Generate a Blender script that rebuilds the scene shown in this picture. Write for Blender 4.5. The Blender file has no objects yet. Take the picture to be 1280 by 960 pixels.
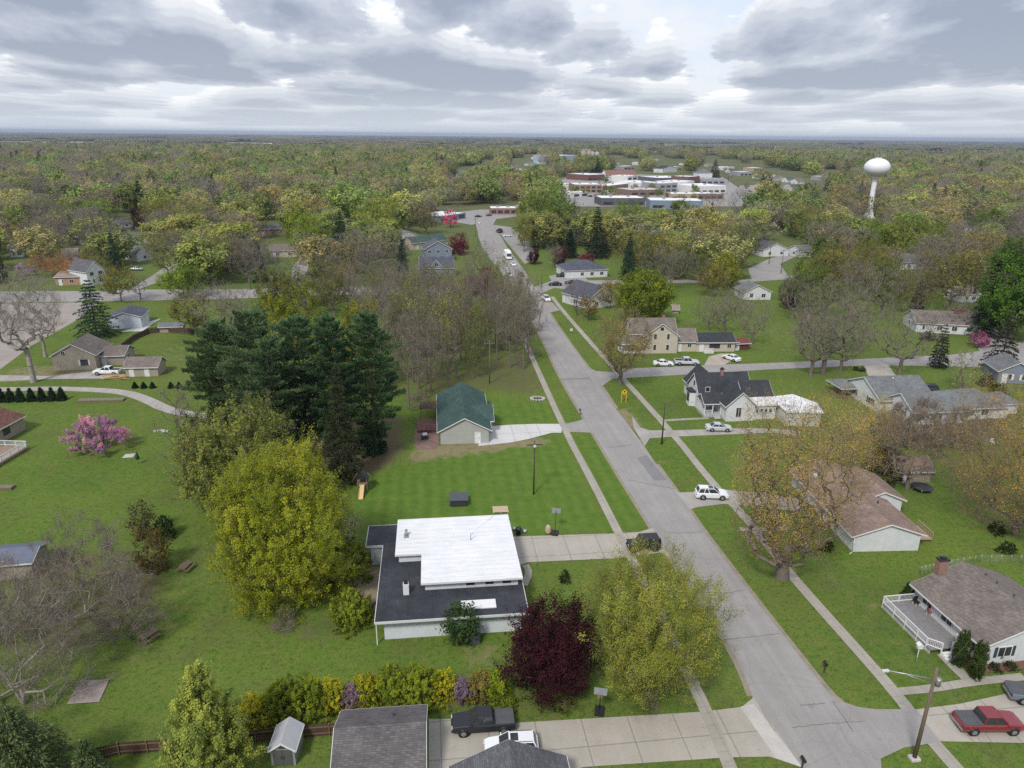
import bpy, bmesh, math, random
import numpy as np
from mathutils import Vector, Matrix
rad = math.radians
random.seed(7)
NR = np.random.default_rng(11)
scene = bpy.context.scene
COL = scene.collection
# ---------------------------------------------------------------- camera geometry (metres, camera 52 m above the lawn)
F_PX, CAM_H = 887.0, 52.0
PITCH = math.atan(310.5 / F_PX); ROLL = math.atan(12 / 1280)
FW = np.array([0, math.cos(PITCH), -math.sin(PITCH)])
DN = np.array([0, -math.sin(PITCH), -math.cos(PITCH)])
RT = np.array([1.0, 0, 0])
XC = math.cos(ROLL) * RT - math.sin(ROLL) * DN
DC = math.sin(ROLL) * RT + math.cos(ROLL) * DN
CP = np.array([0, 0, CAM_H])
def G(x, y, z=0.0):
    """surveyed photo position -> point on the horizontal plane at height z"""
    d = (x - 640) * XC + (y - 480) * DC + F_PX * FW
    t = (z - CAM_H) / d[2]
    p = CP + d * t
    return float(p[0]), float(p[1])
def proj(p):
    q = np.asarray(p, float) - CP
    w = q @ FW
    return 640 + F_PX * (q @ XC) / w, 480 + F_PX * (q @ DC) / w, w
def hgt(x, y, ytop):
    gx, gy = G(x, y); lo, hi = 0.0, 90.0
    for _ in range(40):
        m = (lo + hi) / 2
        if proj((gx, gy, m))[1] > ytop: lo = m
        else: hi = m
    return lo
def pxm(x, y):
    """metres per photo pixel at that ground point"""
    gx, gy = G(x, y); return proj((gx, gy, 0))[2] / F_PX
GR = rad(7)            # the street grid is turned 7 degrees
# ---------------------------------------------------------------- objects
def tag(o, label=None, cat=None, group=None, kind=None):
    if label: o['label'] = label
    if cat: o['category'] = cat
    if group: o['group'] = group
    if kind: o['kind'] = kind
    return o
def thing(name, label, cat, loc=(0, 0, 0), rz=0.0, group=None):
    o = bpy.data.objects.new(name, None); COL.objects.link(o)
    o.location = loc if len(loc) == 3 else (loc[0], loc[1], 0)
    o.rotation_euler = (0, 0, rz); o.empty_display_size = 0.3
    return tag(o, label, cat, group)
def fast_mesh(name, V, Fs, mats=(), midx=None, attr=None, smooth=False):
    """V (n,3); Fs (m,k) int array, or list of those arrays (k may differ)"""
    if not isinstance(Fs, list): Fs = [Fs]
    Fs = [np.asarray(f, np.int32) for f in Fs if len(f)]
    me = bpy.data.meshes.new(name)
    V = np.asarray(V, np.float32)
    me.vertices.add(len(V)); me.vertices.foreach_set('co', V.ravel())
    li = np.concatenate([f.ravel() for f in Fs]); tot = np.concatenate([np.full(len(f), f.shape[1], np.int32) for f in Fs])
    st = np.concatenate([[0], np.cumsum(tot)[:-1]]).astype(np.int32)
    me.loops.add(len(li)); me.loops.foreach_set('vertex_index', li)
    me.polygons.add(len(tot)); me.polygons.foreach_set('loop_start', st)
    if midx is not None: me.polygons.foreach_set('material_index', np.asarray(midx, np.int32))
    for m in mats: me.materials.append(m)
    if attr is not None:
        for k, a in attr.items():
            at = me.attributes.new(k, 'FLOAT', 'FACE' if len(a) == len(tot) else 'POINT'); at.data.foreach_set('value', np.asarray(a, np.float32))
    me.update(calc_edges=True)
    if smooth: me.polygons.foreach_set('use_smooth', np.ones(len(tot), bool))
    return me
class MB:
    def __init__(s): s.v = []; s.f = []; s.m = []; s.sm = []
    def add(s, vs, fs, mat=0, smooth=False):
        b = len(s.v); s.v += [tuple(map(float, v)) for v in vs]
        for f in fs: s.f.append([b + i for i in f]); s.m.append(mat); s.sm.append(smooth)
        return s
    def box(s, x0, x1, y0, y1, z0, z1, mat=0):
        return s.add([(x0,y0,z0),(x1,y0,z0),(x1,y1,z0),(x0,y1,z0),(x0,y0,z1),(x1,y0,z1),(x1,y1,z1),(x0,y1,z1)],
                     [(0,3,2,1),(4,5,6,7),(0,1,5,4),(1,2,6,5),(2,3,7,6),(3,0,4,7)], mat)
    def cbox(s, c, d, mat=0, rz=0.0):
        hx, hy, hz = d[0]/2, d[1]/2, d[2]/2; ca, sa = math.cos(rz), math.sin(rz); vs = []
        for z in (-hz, hz):
            for x, y in ((-hx,-hy),(hx,-hy),(hx,hy),(-hx,hy)): vs.append((c[0]+x*ca-y*sa, c[1]+x*sa+y*ca, c[2]+z))
        return s.add(vs, [(0,3,2,1),(4,5,6,7),(0,1,5,4),(1,2,6,5),(2,3,7,6),(3,0,4,7)], mat)
    def prism(s, poly, z0, z1, mat=0):
        n = len(poly); vs = [(p[0],p[1],z0) for p in poly] + [(p[0],p[1],z1) for p in poly]
        return s.add(vs, [tuple(range(n))[::-1], tuple(range(n, 2*n))] + [(i,(i+1)%n,n+(i+1)%n,n+i) for i in range(n)], mat)
    def hull_pts(s, a, b, mat=0):
        """two matching polygons a, b (3-D) joined"""
        n = len(a)
        return s.add(list(a)+list(b), [tuple(range(n))[::-1], tuple(range(n,2*n))] + [(i,(i+1)%n,n+(i+1)%n,n+i) for i in range(n)], mat)
    def bar(s, p, q, r0, r1=None, n=6, mat=0, smooth=True):
        r1 = r0 if r1 is None else r1
        p = Vector(p); q = Vector(q); d = (q-p).normalized()
        u = d.orthogonal().normalized(); w = d.cross(u); vs = []
        for c, r in ((p,r0),(q,r1)):
            for i in range(n):
                a = 2*math.pi*i/n; vs.append(c + (u*math.cos(a)+w*math.sin(a))*r)
        s.add(vs, [(i,(i+1)%n,n+(i+1)%n,n+i) for i in range(n)], mat, smooth)
        return s.add(vs, [tuple(range(n))[::-1], tuple(range(n,2*n))], mat)
    def lathe(s, prof, n=16, c=(0,0,0), mat=0, axis='z', smooth=True):
        vs = []; m = len(prof)
        for i in range(n):
            a = 2*math.pi*i/n
            for r, h in prof:
                if axis == 'z': vs.append((c[0]+r*math.cos(a), c[1]+r*math.sin(a), c[2]+h))
                else: vs.append((c[0]+r*math.cos(a), c[1]+h, c[2]+r*math.sin(a)))
        fs = []
        for i in range(n):
            j = (i+1) % n
            for k in range(m-1): fs.append((i*m+k, j*m+k, j*m+k+1, i*m+k+1))
        s.add(vs, fs, mat, smooth)
        return s
    def mesh(s, name, mats, bevel=0.0):
        me = bpy.data.meshes.new(name)
        me.from_pydata(s.v, [], s.f)
        for m in (mats if isinstance(mats, (list, tuple)) else [mats]): me.materials.append(m)
        me.polygons.foreach_set('material_index', s.m); me.polygons.foreach_set('use_smooth', s.sm)
        bm = bmesh.new(); bm.from_mesh(me)
        bmesh.ops.remove_doubles(bm, verts=bm.verts, dist=0.0004)
        if bevel: bmesh.ops.bevel(bm, geom=[e for e in bm.edges if len(e.link_faces)==2 and e.calc_face_angle(0) > 0.5], offset=bevel, segments=2, profile=.6, affect='EDGES')
        bmesh.ops.recalc_face_normals(bm, faces=bm.faces); bm.to_mesh(me); bm.free()
        return me
    def build(s, name, mats, parent=None, loc=None, rz=0.0, bevel=0.0):
        o = bpy.data.objects.new(name, s.mesh(name, mats, bevel)); COL.objects.link(o)
        if parent is not None: o.parent = parent
        if loc is not None: o.location = loc if len(loc) == 3 else (loc[0], loc[1], 0)
        o.rotation_euler[2] = rz
        return o
def copy_tree(o, parent=None):
    c = o.copy(); COL.objects.link(c); c.parent = parent
    for ch in o.children: copy_tree(ch, c)
    return c
# ---------------------------------------------------------------- materials
class NT:
    def __init__(s, mat):
        mat.use_nodes = True; s.t = mat.node_tree; s.t.nodes.clear()
    def n(s, typ, **kw):
        nd = s.t.nodes.new(typ)
        for k, v in kw.items():
            if k[0] == 'i' and k[1:].isdigit(): s.set(nd.inputs[int(k[1:])], v)
            elif k in nd.inputs.keys() and not hasattr(nd, k): s.set(nd.inputs[k], v)
            else: setattr(nd, k, v)
        return nd
    def set(s, sock, v):
        if hasattr(v, 'is_linked') or isinstance(v, bpy.types.NodeSocket): s.t.links.new(v, sock)
        else:
            try: sock.default_value = v
            except Exception: sock.default_value = (*v, 1) if len(v) == 3 else v
    def math(s, op, a, b=None, c=None, clamp=False):
        nd = s.t.nodes.new('ShaderNodeMath'); nd.operation = op; nd.use_clamp = clamp
        s.set(nd.inputs[0], a)
        if b is not None: s.set(nd.inputs[1], b)
        if c is not None: s.set(nd.inputs[2], c)
        return nd.outputs[0]
    def mix(s, fac, a, b, typ='MIX'):
        nd = s.t.nodes.new('ShaderNodeMix'); nd.data_type = 'RGBA'; nd.blend_type = typ
        s.set(nd.inputs[0], fac); s.set(nd.inputs[6], a if hasattr(a,'is_linked') else (*a[:3],1)); s.set(nd.inputs[7], b if hasattr(b,'is_linked') else (*b[:3],1))
        return nd.outputs[2]
    def ramp(s, fac, stops, interp='LINEAR'):
        nd = s.t.nodes.new('ShaderNodeValToRGB'); nd.color_ramp.interpolation = interp
        el = nd.color_ramp.elements
        while len(el) < len(stops): el.new(0.5)
        for e, (p, c) in zip(el, stops): e.position = p; e.color = (c, c, c, 1) if isinstance(c, (int, float)) else (*c[:3], 1)
        s.set(nd.inputs[0], fac); return nd.outputs[0]
    def noise(s, vec, scale, detail=4, rough=.55, dim='3D', dist=0.0):
        nd = s.t.nodes.new('ShaderNodeTexNoise'); nd.noise_dimensions = dim
        s.set(nd.inputs['Vector'], vec); nd.inputs['Scale'].default_value = scale; nd.inputs['Detail'].default_value = detail
        nd.inputs['Roughness'].default_value = rough; nd.inputs['Distortion'].default_value = dist
        return nd.outputs[0]
    def pos(s): return s.t.nodes.new('ShaderNodeNewGeometry').outputs['Position']
    def objc(s): return s.t.nodes.new('ShaderNodeTexCoord').outputs['Object']
    def out(s, sh): s.t.links.new(sh, s.t.nodes.new('ShaderNodeOutputMaterial').inputs['Surface'])
    def bsdf(s, color, rough=.8, metal=0.0, spec=.3, bump=None, bs=.3, bd=.05):
        b = s.t.nodes.new('ShaderNodeBsdfPrincipled')
        s.set(b.inputs['Base Color'], color if hasattr(color,'is_linked') else (*color[:3],1)); s.set(b.inputs['Roughness'], rough)
        b.inputs['Metallic'].default_value = metal; b.inputs['Specular IOR Level'].default_value = spec
        if bump is not None:
            bp = s.t.nodes.new('ShaderNodeBump'); bp.inputs['Strength'].default_value = bs; bp.inputs['Distance'].default_value = bd
            s.set(bp.inputs['Height'], bump); s.t.links.new(bp.outputs[0], b.inputs['Normal'])
        return b.outputs[0]
_mc = {}
def mat(key, color, rough=.75, metal=0.0, spec=.3, var=.18, scale=1.5):
    """plain material with soft weathering in its own colour"""
    if key in _mc: return _mc[key]
    m = bpy.data.materials.new(key); n = NT(m)
    c = n.objc()
    a = n.noise(c, scale, 6, .6); b = n.noise(c, scale*7, 3, .6)
    f = n.math('ADD', n.math('MULTIPLY', a, .65), n.math('MULTIPLY', b, .35))
    lo = tuple(x*(1-var) for x in color); hi = tuple(min(x*(1+var*.8), .92) for x in color)
    n.out(n.bsdf(n.mix(n.ramp(f, [(.33,0),(.67,1)]), lo, hi), rough, metal, spec))
    _mc[key] = m; return m
def paint(color):
    key = 'car_paint_%02d_%02d_%02d' % tuple(int(c*99) for c in color)
    if key in _mc: return _mc[key]
    m = bpy.data.materials.new(key); n = NT(m)
    c = n.objc(); f = n.noise(c, 3, 4, .6)
    b = n.bsdf(n.mix(n.math('MULTIPLY', f, .25), color, tuple(x*.7+.03 for x in color)), .28 if max(color) > .1 else .42, 0, .5 if max(color) > .1 else .25)
    b.node.inputs['Coat Weight'].default_value = .6 if max(color) > .1 else .12; b.node.inputs['Coat Roughness'].default_value = .08
    n.out(b); _mc[key] = m; return m
def shingle(key, color, k=1.0):
    if key in _mc: return _mc[key]
    m = bpy.data.materials.new(key); n = NT(m)
    c = n.objc(); sp = n.n('ShaderNodeSeparateXYZ', i0=c)
    cv = n.n('ShaderNodeCombineXYZ', i0=n.math('ADD', sp.outputs[0], sp.outputs[1]), i1=n.math('MULTIPLY', sp.outputs[2], 2.4))
    br = n.n('ShaderNodeTexBrick', i0=cv.outputs[0]); br.inputs['Scale'].default_value = 1.0
    br.inputs['Brick Width'].default_value = .42; br.inputs['Row Height'].default_value = .2; br.inputs['Mortar Size'].default_value = .015
    br.inputs['Color1'].default_value = (.74,.74,.74,1); br.inputs['Color2'].default_value = (1.12,1.1,1.09,1); br.inputs['Mortar'].default_value = (.5,.5,.5,1)
    ns = n.noise(c, .5, 6, .65); ng = n.noise(c, 14, 2, .6)
    col = n.mix(1.0, n.mix(n.ramp(ns, [(.3,0),(.7,1)]), tuple(x*.8 for x in color), tuple(x*1.2 for x in color)), br.outputs[0], 'MULTIPLY')
    col = n.mix(.35, col, n.ramp(ng, [(.3,.4),(.7,1.4)]), 'MULTIPLY')
    n.out(n.bsdf(col, .92, 0, .2, br.outputs['Fac'], .25, .02)); _mc[key] = m; return m
def siding(key, color, rows=.16, vertical=False):
    if key in _mc: return _mc[key]
    m = bpy.data.materials.new(key); n = NT(m)
    c = n.objc(); sp = n.n('ShaderNodeSeparateXYZ', i0=c)
    ax = n.math('ADD', sp.outputs[0], sp.outputs[1]) if vertical else sp.outputs[2]
    fr = n.math('FRACT', n.math('DIVIDE', ax, rows))
    ln = n.ramp(fr, [(0,.72),(.14,1),(1,.97)])
    ns = n.noise(c, .9, 5, .6); col = n.mix(n.ramp(ns, [(.3,0),(.7,1)]), tuple(x*.9 for x in color), tuple(min(x*1.05,.9) for x in color))
    sm = n.noise(n.n('ShaderNodeMapping', i0=c, i3=(2,2,.25)).outputs[0], 2.2, 4, .6)
    col = n.mix(n.ramp(sm, [(.5,0),(.8,.25)]), col, tuple(x*.62 for x in color))
    n.out(n.bsdf(n.mix(1, col, ln, 'MULTIPLY'), .6, 0, .3, fr, .25, .02)); _mc[key] = m; return m
def brickmat(key, color, mortar=(.35,.33,.3)):
    if key in _mc: return _mc[key]
    m = bpy.data.materials.new(key); n = NT(m)
    c = n.objc(); sp = n.n('ShaderNodeSeparateXYZ', i0=c)
    cv = n.n('ShaderNodeCombineXYZ', i0=n.math('ADD', sp.outputs[0], sp.outputs[1]), i1=sp.outputs[2])
    br = n.n('ShaderNodeTexBrick', i0=cv.outputs[0]); br.inputs['Scale'].default_value = 1
    br.inputs['Brick Width'].default_value = .3; br.inputs['Row Height'].default_value = .1; br.inputs['Mortar Size'].default_value = .012
    br.inputs['Color1'].default_value = (*[x*.75 for x in color],1); br.inputs['Color2'].default_value = (*[x*1.2 for x in color],1); br.inputs['Mortar'].default_value = (*mortar,1)
    n.out(n.bsdf(br.outputs[0], .85, 0, .2)); _mc[key] = m; return m
def glass():
    if 'window_glass' in _mc: return _mc['window_glass']
    m = bpy.data.materials.new('window_glass'); n = NT(m)
    f = n.noise(n.pos(), .35, 2, .5)
    n.out(n.bsdf(n.mix(f, (.012,.014,.017), (.06,.065,.07)), .06, 0, .6)); _mc['window_glass'] = m; return m
WHITE = mat('white_paint', (.66,.66,.65), .5, var=.06)
BLACKP = mat('black_plastic', (.02,.02,.022), .5)
DARKM = mat('dark_metal', (.06,.06,.065), .45, .6)
STEEL = mat('galvanised_steel', (.42,.43,.44), .45, .7)
WOOD = mat('weathered_wood', (.17,.125,.085), .85, scale=3)
CONC = mat('pale_concrete', (.44,.415,.38), .9, var=.15, scale=.4)
RUBBER = mat('tyre_rubber', (.018,.018,.018), .8)
GLASS = glass()
# ================================================================ trees
def leaf_mat(key, inst=False):
    m = bpy.data.materials.new(key); n = NT(m)
    if inst:
        at = n.n('ShaderNodeAttribute', attribute_type='INSTANCER', attribute_name='tint'); base = at.outputs['Color']
    else:
        base = n.n('ShaderNodeObjectInfo').outputs['Color']
    r = n.n('ShaderNodeAttribute', attribute_name='rnd').outputs['Fac']
    col = n.mix(1, base, n.ramp(r, [(0,(.5,.58,.6)),(.5,(1,1,1)),(1,(1.6,1.45,1.15))]), 'MULTIPLY')
    d = n.n('ShaderNodeBsdfDiffuse', i0=col); t = n.n('ShaderNodeBsdfTranslucent', i0=col)
    mx = n.n('ShaderNodeMixShader', i0=.42); n.t.links.new(d.outputs[0], mx.inputs[1]); n.t.links.new(t.outputs[0], mx.inputs[2])
    n.out(mx.outputs[0]); return m
def twig_mat(key, inst=False):
    m = bpy.data.materials.new(key); n = NT(m)
    r = n.n('ShaderNodeAttribute', attribute_name='rnd').outputs['Fac']
    oi = n.n('ShaderNodeObjectInfo').outputs['Random']
    a = n.mix(oi, (.17,.145,.125), (.26,.225,.19))
    n.out(n.bsdf(n.mix(1, a, n.ramp(r, [(0,(.6,.6,.6)),(1,(1.45,1.4,1.35))]), 'MULTIPLY'), .9, 0, .1)); return m
def bark_mat(key, c):
    m = bpy.data.materials.new(key); n = NT(m)
    p = n.objc(); f = n.noise(n.n('ShaderNodeMapping', i0=p, i3=(5,5,1.2)).outputs[0], 2.5, 5, .65)
    n.out(n.bsdf(n.mix(n.ramp(f, [(.3,0),(.7,1)]), tuple(x*.6 for x in c), tuple(x*1.35 for x in c)), .9, 0, .15, f, .5, .05)); return m
LEAF = leaf_mat('foliage'); TWIG = twig_mat('fine_twigs'); LEAF_I = leaf_mat('foliage_far', True)
BARK = bark_mat('bark_grey_brown', (.16,.135,.115)); BARK_L = bark_mat('bark_pale', (.3,.27,.23)); BARK_D = bark_mat('bark_dark', (.07,.055,.045))
def tubes(P0, P1, r0, r1, k):
    n = len(P0)
    d = P1-P0; L = np.linalg.norm(d, axis=1, keepdims=True); d = d/np.maximum(L, 1e-6)
    ref = np.where(np.abs(d[:, 2:3]) > .9, np.array([[1., 0, 0]]), np.array([[0, 0, 1.]]))
    u = np.cross(d, ref); u /= np.linalg.norm(u, axis=1, keepdims=True); w = np.cross(d, u)
    a = np.arange(k)*2*np.pi/k
    ring = u[:, None, :]*np.cos(a)[None, :, None] + w[:, None, :]*np.sin(a)[None, :, None]
    V = np.concatenate([P0[:, None]+ring*r0[:, None, None], P1[:, None]+ring*r1[:, None, None]], 1).reshape(-1, 3)
    b = np.arange(n)[:, None]*2*k; i = np.arange(k)[None]; j = (i+1) % k
    Fq = np.stack([b+i, b+j, b+k+j, b+k+i], -1).reshape(-1, 4)
    return V, Fq
def env(shape, t):
    """crown radius profile, t 0 (bottom) .. 1 (top)"""
    if shape == 'round': return np.sqrt(np.clip(1-(2*t-1)**2*.96, 0, 1))
    if shape == 'vase': return np.sqrt(np.clip(1-(1.55*t-.95)**2/1.0, 0, 1))
    if shape == 'oval': return np.sqrt(np.clip(1-np.abs(2*t-.85)**2.2/1.6, 0, 1))
    if shape == 'cone': return np.clip(1.02-t, 0, 1)**.68*np.clip(t*9, .3, 1)
    if shape == 'dome': return np.sqrt(np.clip(1-t**2, 0, 1))
    return np.ones_like(t)
def grow(rng, H, W, base, shape, nt, clumps, ncl=0, multi=1, lean=0.0):
    """returns tips (n,3), nodes, parents: branches that grow from the trunk to each tip"""
    zc0 = H*base
    K = ncl or max(10, nt//14)
    def sample(n, shell):
        t = rng.random(n*4); e = env(shape, t)
        keep = rng.random(n*4) < e**1.5 + .04; t = t[keep][:n]; e = env(shape, t)
        n = len(t); a = rng.random(n)*2*np.pi; r = rng.random(n)**(1/shell)
        ph = rng.random(3)*6.28
        lob = 1+.13*np.sin(2*a+ph[0]+3*t)+.1*np.sin(3*a+ph[1]-5*t)+.08*np.sin(5*a+ph[2]+9*t)
        R = W/2*e*r*lob*.92
        return np.stack([R*np.cos(a), R*np.sin(a), zc0+(H-zc0)*t], 1)
    cc = sample(K, 4.0)
    free = sample(int(nt*(1-clumps)), 2.6)
    idx = rng.integers(0, len(cc), nt-len(free))
    near = cc[idx]+rng.normal(0, 1, (nt-len(free), 3))*np.array([W, W, (H-zc0)])*.058
    tips = np.concatenate([free, near]); tips[:, 2] = np.maximum(tips[:, 2], zc0*.8)
    cl_id = np.concatenate([rng.integers(0, K, len(free)), idx])
    # trunk(s)
    nodes = [np.array([0., 0, 0])]; par = [-1]
    top = H*(.45 if shape in ('vase', 'round', 'dome') else .8)
    if multi == 1:
        k = 7
        for i in range(1, k):
            z = top*i/(k-1); nodes.append(np.array([rng.normal(0, .012*H)*i/k+lean*z, rng.normal(0, .012*H)*i/k, z])); par.append(len(nodes)-2)
    else:
        for mI in range(multi):
            a = mI*2*np.pi/multi+rng.random(); p = 0
            for i in range(1, 6):
                z = top*1.1*i/5; q = W*.2*(i/5)**1.2
                nodes.append(np.array([q*math.cos(a), q*math.sin(a), z])+rng.normal(0, .01*H, 3)*[1, 1, 0]); par.append(p); p = len(nodes)-1
    N = np.zeros((len(tips)*6+40, 3)); N[:len(nodes)] = nodes; cnt = len(nodes); par = list(par)
    order = np.argsort(np.linalg.norm(tips-np.array([0, 0, zc0*.9]), axis=1)); tipnode = np.zeros(len(tips), int)
    seg = max(H, W)*.085
    for ti in order:
        T = tips[ti]; D = T-N[:cnt]; d = np.linalg.norm(D, axis=1)
        cost = d+1.1*np.maximum(0, .25*d-D[:, 2])+.04*np.linalg.norm(N[:cnt]-N[0], axis=1)
        cost[0] += H
        p = int(np.argmin(cost)); dp = d[p]; m = min(5, max(1, int(dp/seg)))
        a = N[p].copy(); v = T-a
        for i in range(1, m+1):
            f = i/m; q = a+v*f; q[2] -= math.sin(f*math.pi)*.05*dp*(1 if rng.random() < .6 else -.5)
            if i < m: q += rng.normal(0, .022*dp/m, 3)
            N[cnt] = q; par.append(p); p = cnt; cnt += 1
        tipnode[ti] = p
    N = N[:cnt]; par = np.array(par)
    wgt = np.zeros(cnt); wgt[tipnode] += 1
    for i in range(cnt-1, 0, -1): wgt[par[i]] += wgt[i]
    return tips, cl_id, N, par, np.maximum(wgt, 1)
def wood_mesh(name, N, par, wgt, trunk_r, rmin, bark, rtip=None):
    i = np.arange(1, len(N)); p = par[1:]
    r = trunk_r*(wgt/wgt.max())**.57; r = np.maximum(r, rmin)
    rp = np.minimum(r[p], r[i]*1.5); rp[p == 0] = r[i][p == 0]*1.35
    big = r[i] > trunk_r*.3
    V1, F1 = tubes(N[p][big], N[i][big], rp[big], r[i][big], 7)
    V2, F2 = tubes(N[p][~big], N[i][~big], rp[~big], r[i][~big], 3)
    return fast_mesh(name, np.concatenate([V1, V2]), np.concatenate([F1, F2+len(V1)]), [bark], smooth=True)
def crown_mesh(name, rng, tips, cl_id, W, H, leaf_n, leaf_s, spread, twig_n, twig_l, twig_w, centre_z, leafmat=None, clv=.5, upward=.3, dirs=None):
    Vs = []; Fs4 = []; Fs3 = []; r4 = []; r3 = []; b = 0
    nt = len(tips); crnd = rng.random(int(cl_id.max())+1)
    if leaf_n:
        ti = rng.integers(0, nt, leaf_n)
        sd = tips-np.array([0, 0, centre_z]); sd /= np.maximum(np.linalg.norm(sd, axis=1, keepdims=True), 1e-4); sd = sd*.75+rng.normal(0, .25, sd.shape); sd[:, 2] += .55; sd /= np.linalg.norm(sd, axis=1, keepdims=True)
        fr = rng.random(leaf_n)[:, None]*1.25-.45
        c = tips[ti]+sd[ti]*fr*spread*2.6+rng.normal(0, spread*.5, (leaf_n, 3))
        nrm = c-np.array([0, 0, centre_z+(H-centre_z)*.3]); nrm /= np.maximum(np.linalg.norm(nrm, axis=1, keepdims=True), 1e-4); nrm = nrm*1.0+rng.normal(0, .5, (leaf_n, 3)); nrm[:, 2] += .25; nrm /= np.linalg.norm(nrm, axis=1, keepdims=True)
        u = np.cross(nrm, rng.normal(0, 1, (leaf_n, 3))); u /= np.linalg.norm(u, axis=1, keepdims=True); w = np.cross(nrm, u)
        s = leaf_s*(.55+.9*rng.random(leaf_n))[:, None]
        q = np.stack([c+u*s*.6, c+w*s*.42, c-u*s*.6, c-w*s*.42], 1).reshape(-1, 3)
        Vs.append(q); Fs4.append(np.arange(leaf_n*4).reshape(-1, 4)); b = leaf_n*4
        r4.append(np.clip(clv*crnd[cl_id[ti]]+(1-clv)*rng.random(leaf_n), 0, 1))
    if twig_n:
        ti = rng.integers(0, nt, twig_n)
        c = tips[ti]+rng.normal(0, spread*.5, (twig_n, 3))
        d = (c-np.array([0, 0, centre_z])); d /= np.maximum(np.linalg.norm(d, axis=1, keepdims=True), 1e-4)
        d = d*.7+rng.normal(0, .55, (twig_n, 3)); d[:, 2] += upward; d /= np.linalg.norm(d, axis=1, keepdims=True)
        u = np.cross(d, rng.normal(0, 1, (twig_n, 3))); u /= np.linalg.norm(u, axis=1, keepdims=True)
        L = twig_l*(.4+.9*rng.random(twig_n))[:, None]
        a0 = c-d*L*.35
        q = np.stack([a0-u*twig_w, a0+u*twig_w, a0+d*L], 1).reshape(-1, 3)
        Vs.append(q); Fs3.append(b+np.arange(twig_n*3).reshape(-1, 3)); r3.append(rng.random(twig_n))
    V = np.concatenate(Vs); F = Fs4+Fs3; r = np.concatenate(r4+r3)
    mi = np.concatenate([np.zeros(leaf_n), np.ones(twig_n)])
    return fast_mesh(name, V, F, [leafmat or LEAF, TWIG], mi, {'rnd': r})
# species: shape, crown base, tips, clumps, leaves per m2 of crown silhouette, leaf size, leaf spread, twigs per m2, twig length, half-width, trunk/H, tint, bark
SP = {
 'bare':   dict(shape='vase', base=.25, nt=520, cl=.35, lf=0,  ls=.2, spd=.4, tw=27, tl=1.6, tww=.014, tr=.022, col=(.1,.1,.05), bark=0),
 'pole':   dict(shape='oval', base=.38, nt=240, cl=.35, lf=6,  ls=.2, spd=.5, tw=30, tl=1.7, tww=.013, tr=.017, col=(.17,.18,.05), bark=0),
 'brush':  dict(shape='dome', base=.03, nt=300, cl=.3, lf=5,  ls=.14, spd=.4, tw=55, tl=1.6, tww=.014, tr=.012, col=(.13,.11,.05), bark=0, multi=5),
 'olive':  dict(shape='round', base=.2, nt=520, cl=.6, lf=85, ls=.24, spd=.45, tw=12, tl=1.2, tww=.014, tr=.018, col=(.19,.185,.05), bark=0),
 'green':  dict(shape='round', base=.14, nt=520, cl=.62, lf=130, ls=.27, spd=.5, tw=2, tl=1.0, tww=.012, tr=.019, col=(.15,.2,.035), bark=0),
 'lime':   dict(shape='oval', base=.06, nt=700, cl=.6, lf=240, ls=.2, spd=.3, tw=4, tl=1.0, tww=.012, tr=.017, col=(.22,.24,.028), bark=0),
 'orange': dict(shape='vase', base=.2, nt=640, cl=.5, lf=150, ls=.14, spd=.5, tw=30, tl=1.2, tww=.011, tr=.024, col=(.27,.19,.06), bark=0),
 'purple': dict(shape='oval', base=.06, nt=720, cl=.6, lf=300, ls=.19, spd=.42, tw=8, tl=.8, tww=.012, tr=.02, col=(.055,.017,.024), bark=2),
 'pink':   dict(shape='dome', base=.18, nt=300, cl=.6, lf=330, ls=.15, spd=.32, tw=8, tl=.6, tww=.01, tr=.02, col=(.45,.17,.31), bark=2),
 'white':  dict(shape='round', base=.12, nt=300, cl=.6, lf=110, ls=.16, spd=.28, tw=12, tl=.7, tww=.01, tr=.02, col=(.5,.52,.42), bark=0),
 'spruce': dict(shape='cone', base=.03, col=(.035,.065,.035), bark=2),
 'pine':   dict(shape='pine', base=.12, col=(.045,.09,.045), bark=2),
 'arbor':  dict(shape='cone', base=.01, nt=420, cl=.6, lf=300, ls=.2, spd=.16, tw=0, tl=.4, tww=.01, tr=.015, col=(.17,.2,.04), bark=2),
 'shrub':  dict(shape='dome', base=.0, nt=420, cl=.3, lf=800, ls=.13, spd=.2, tw=5, tl=.5, tww=.01, tr=.01, col=(.15,.2,.02), bark=2, multi=4),
}
BARKS = [BARK, BARK_L, BARK_D]
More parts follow.
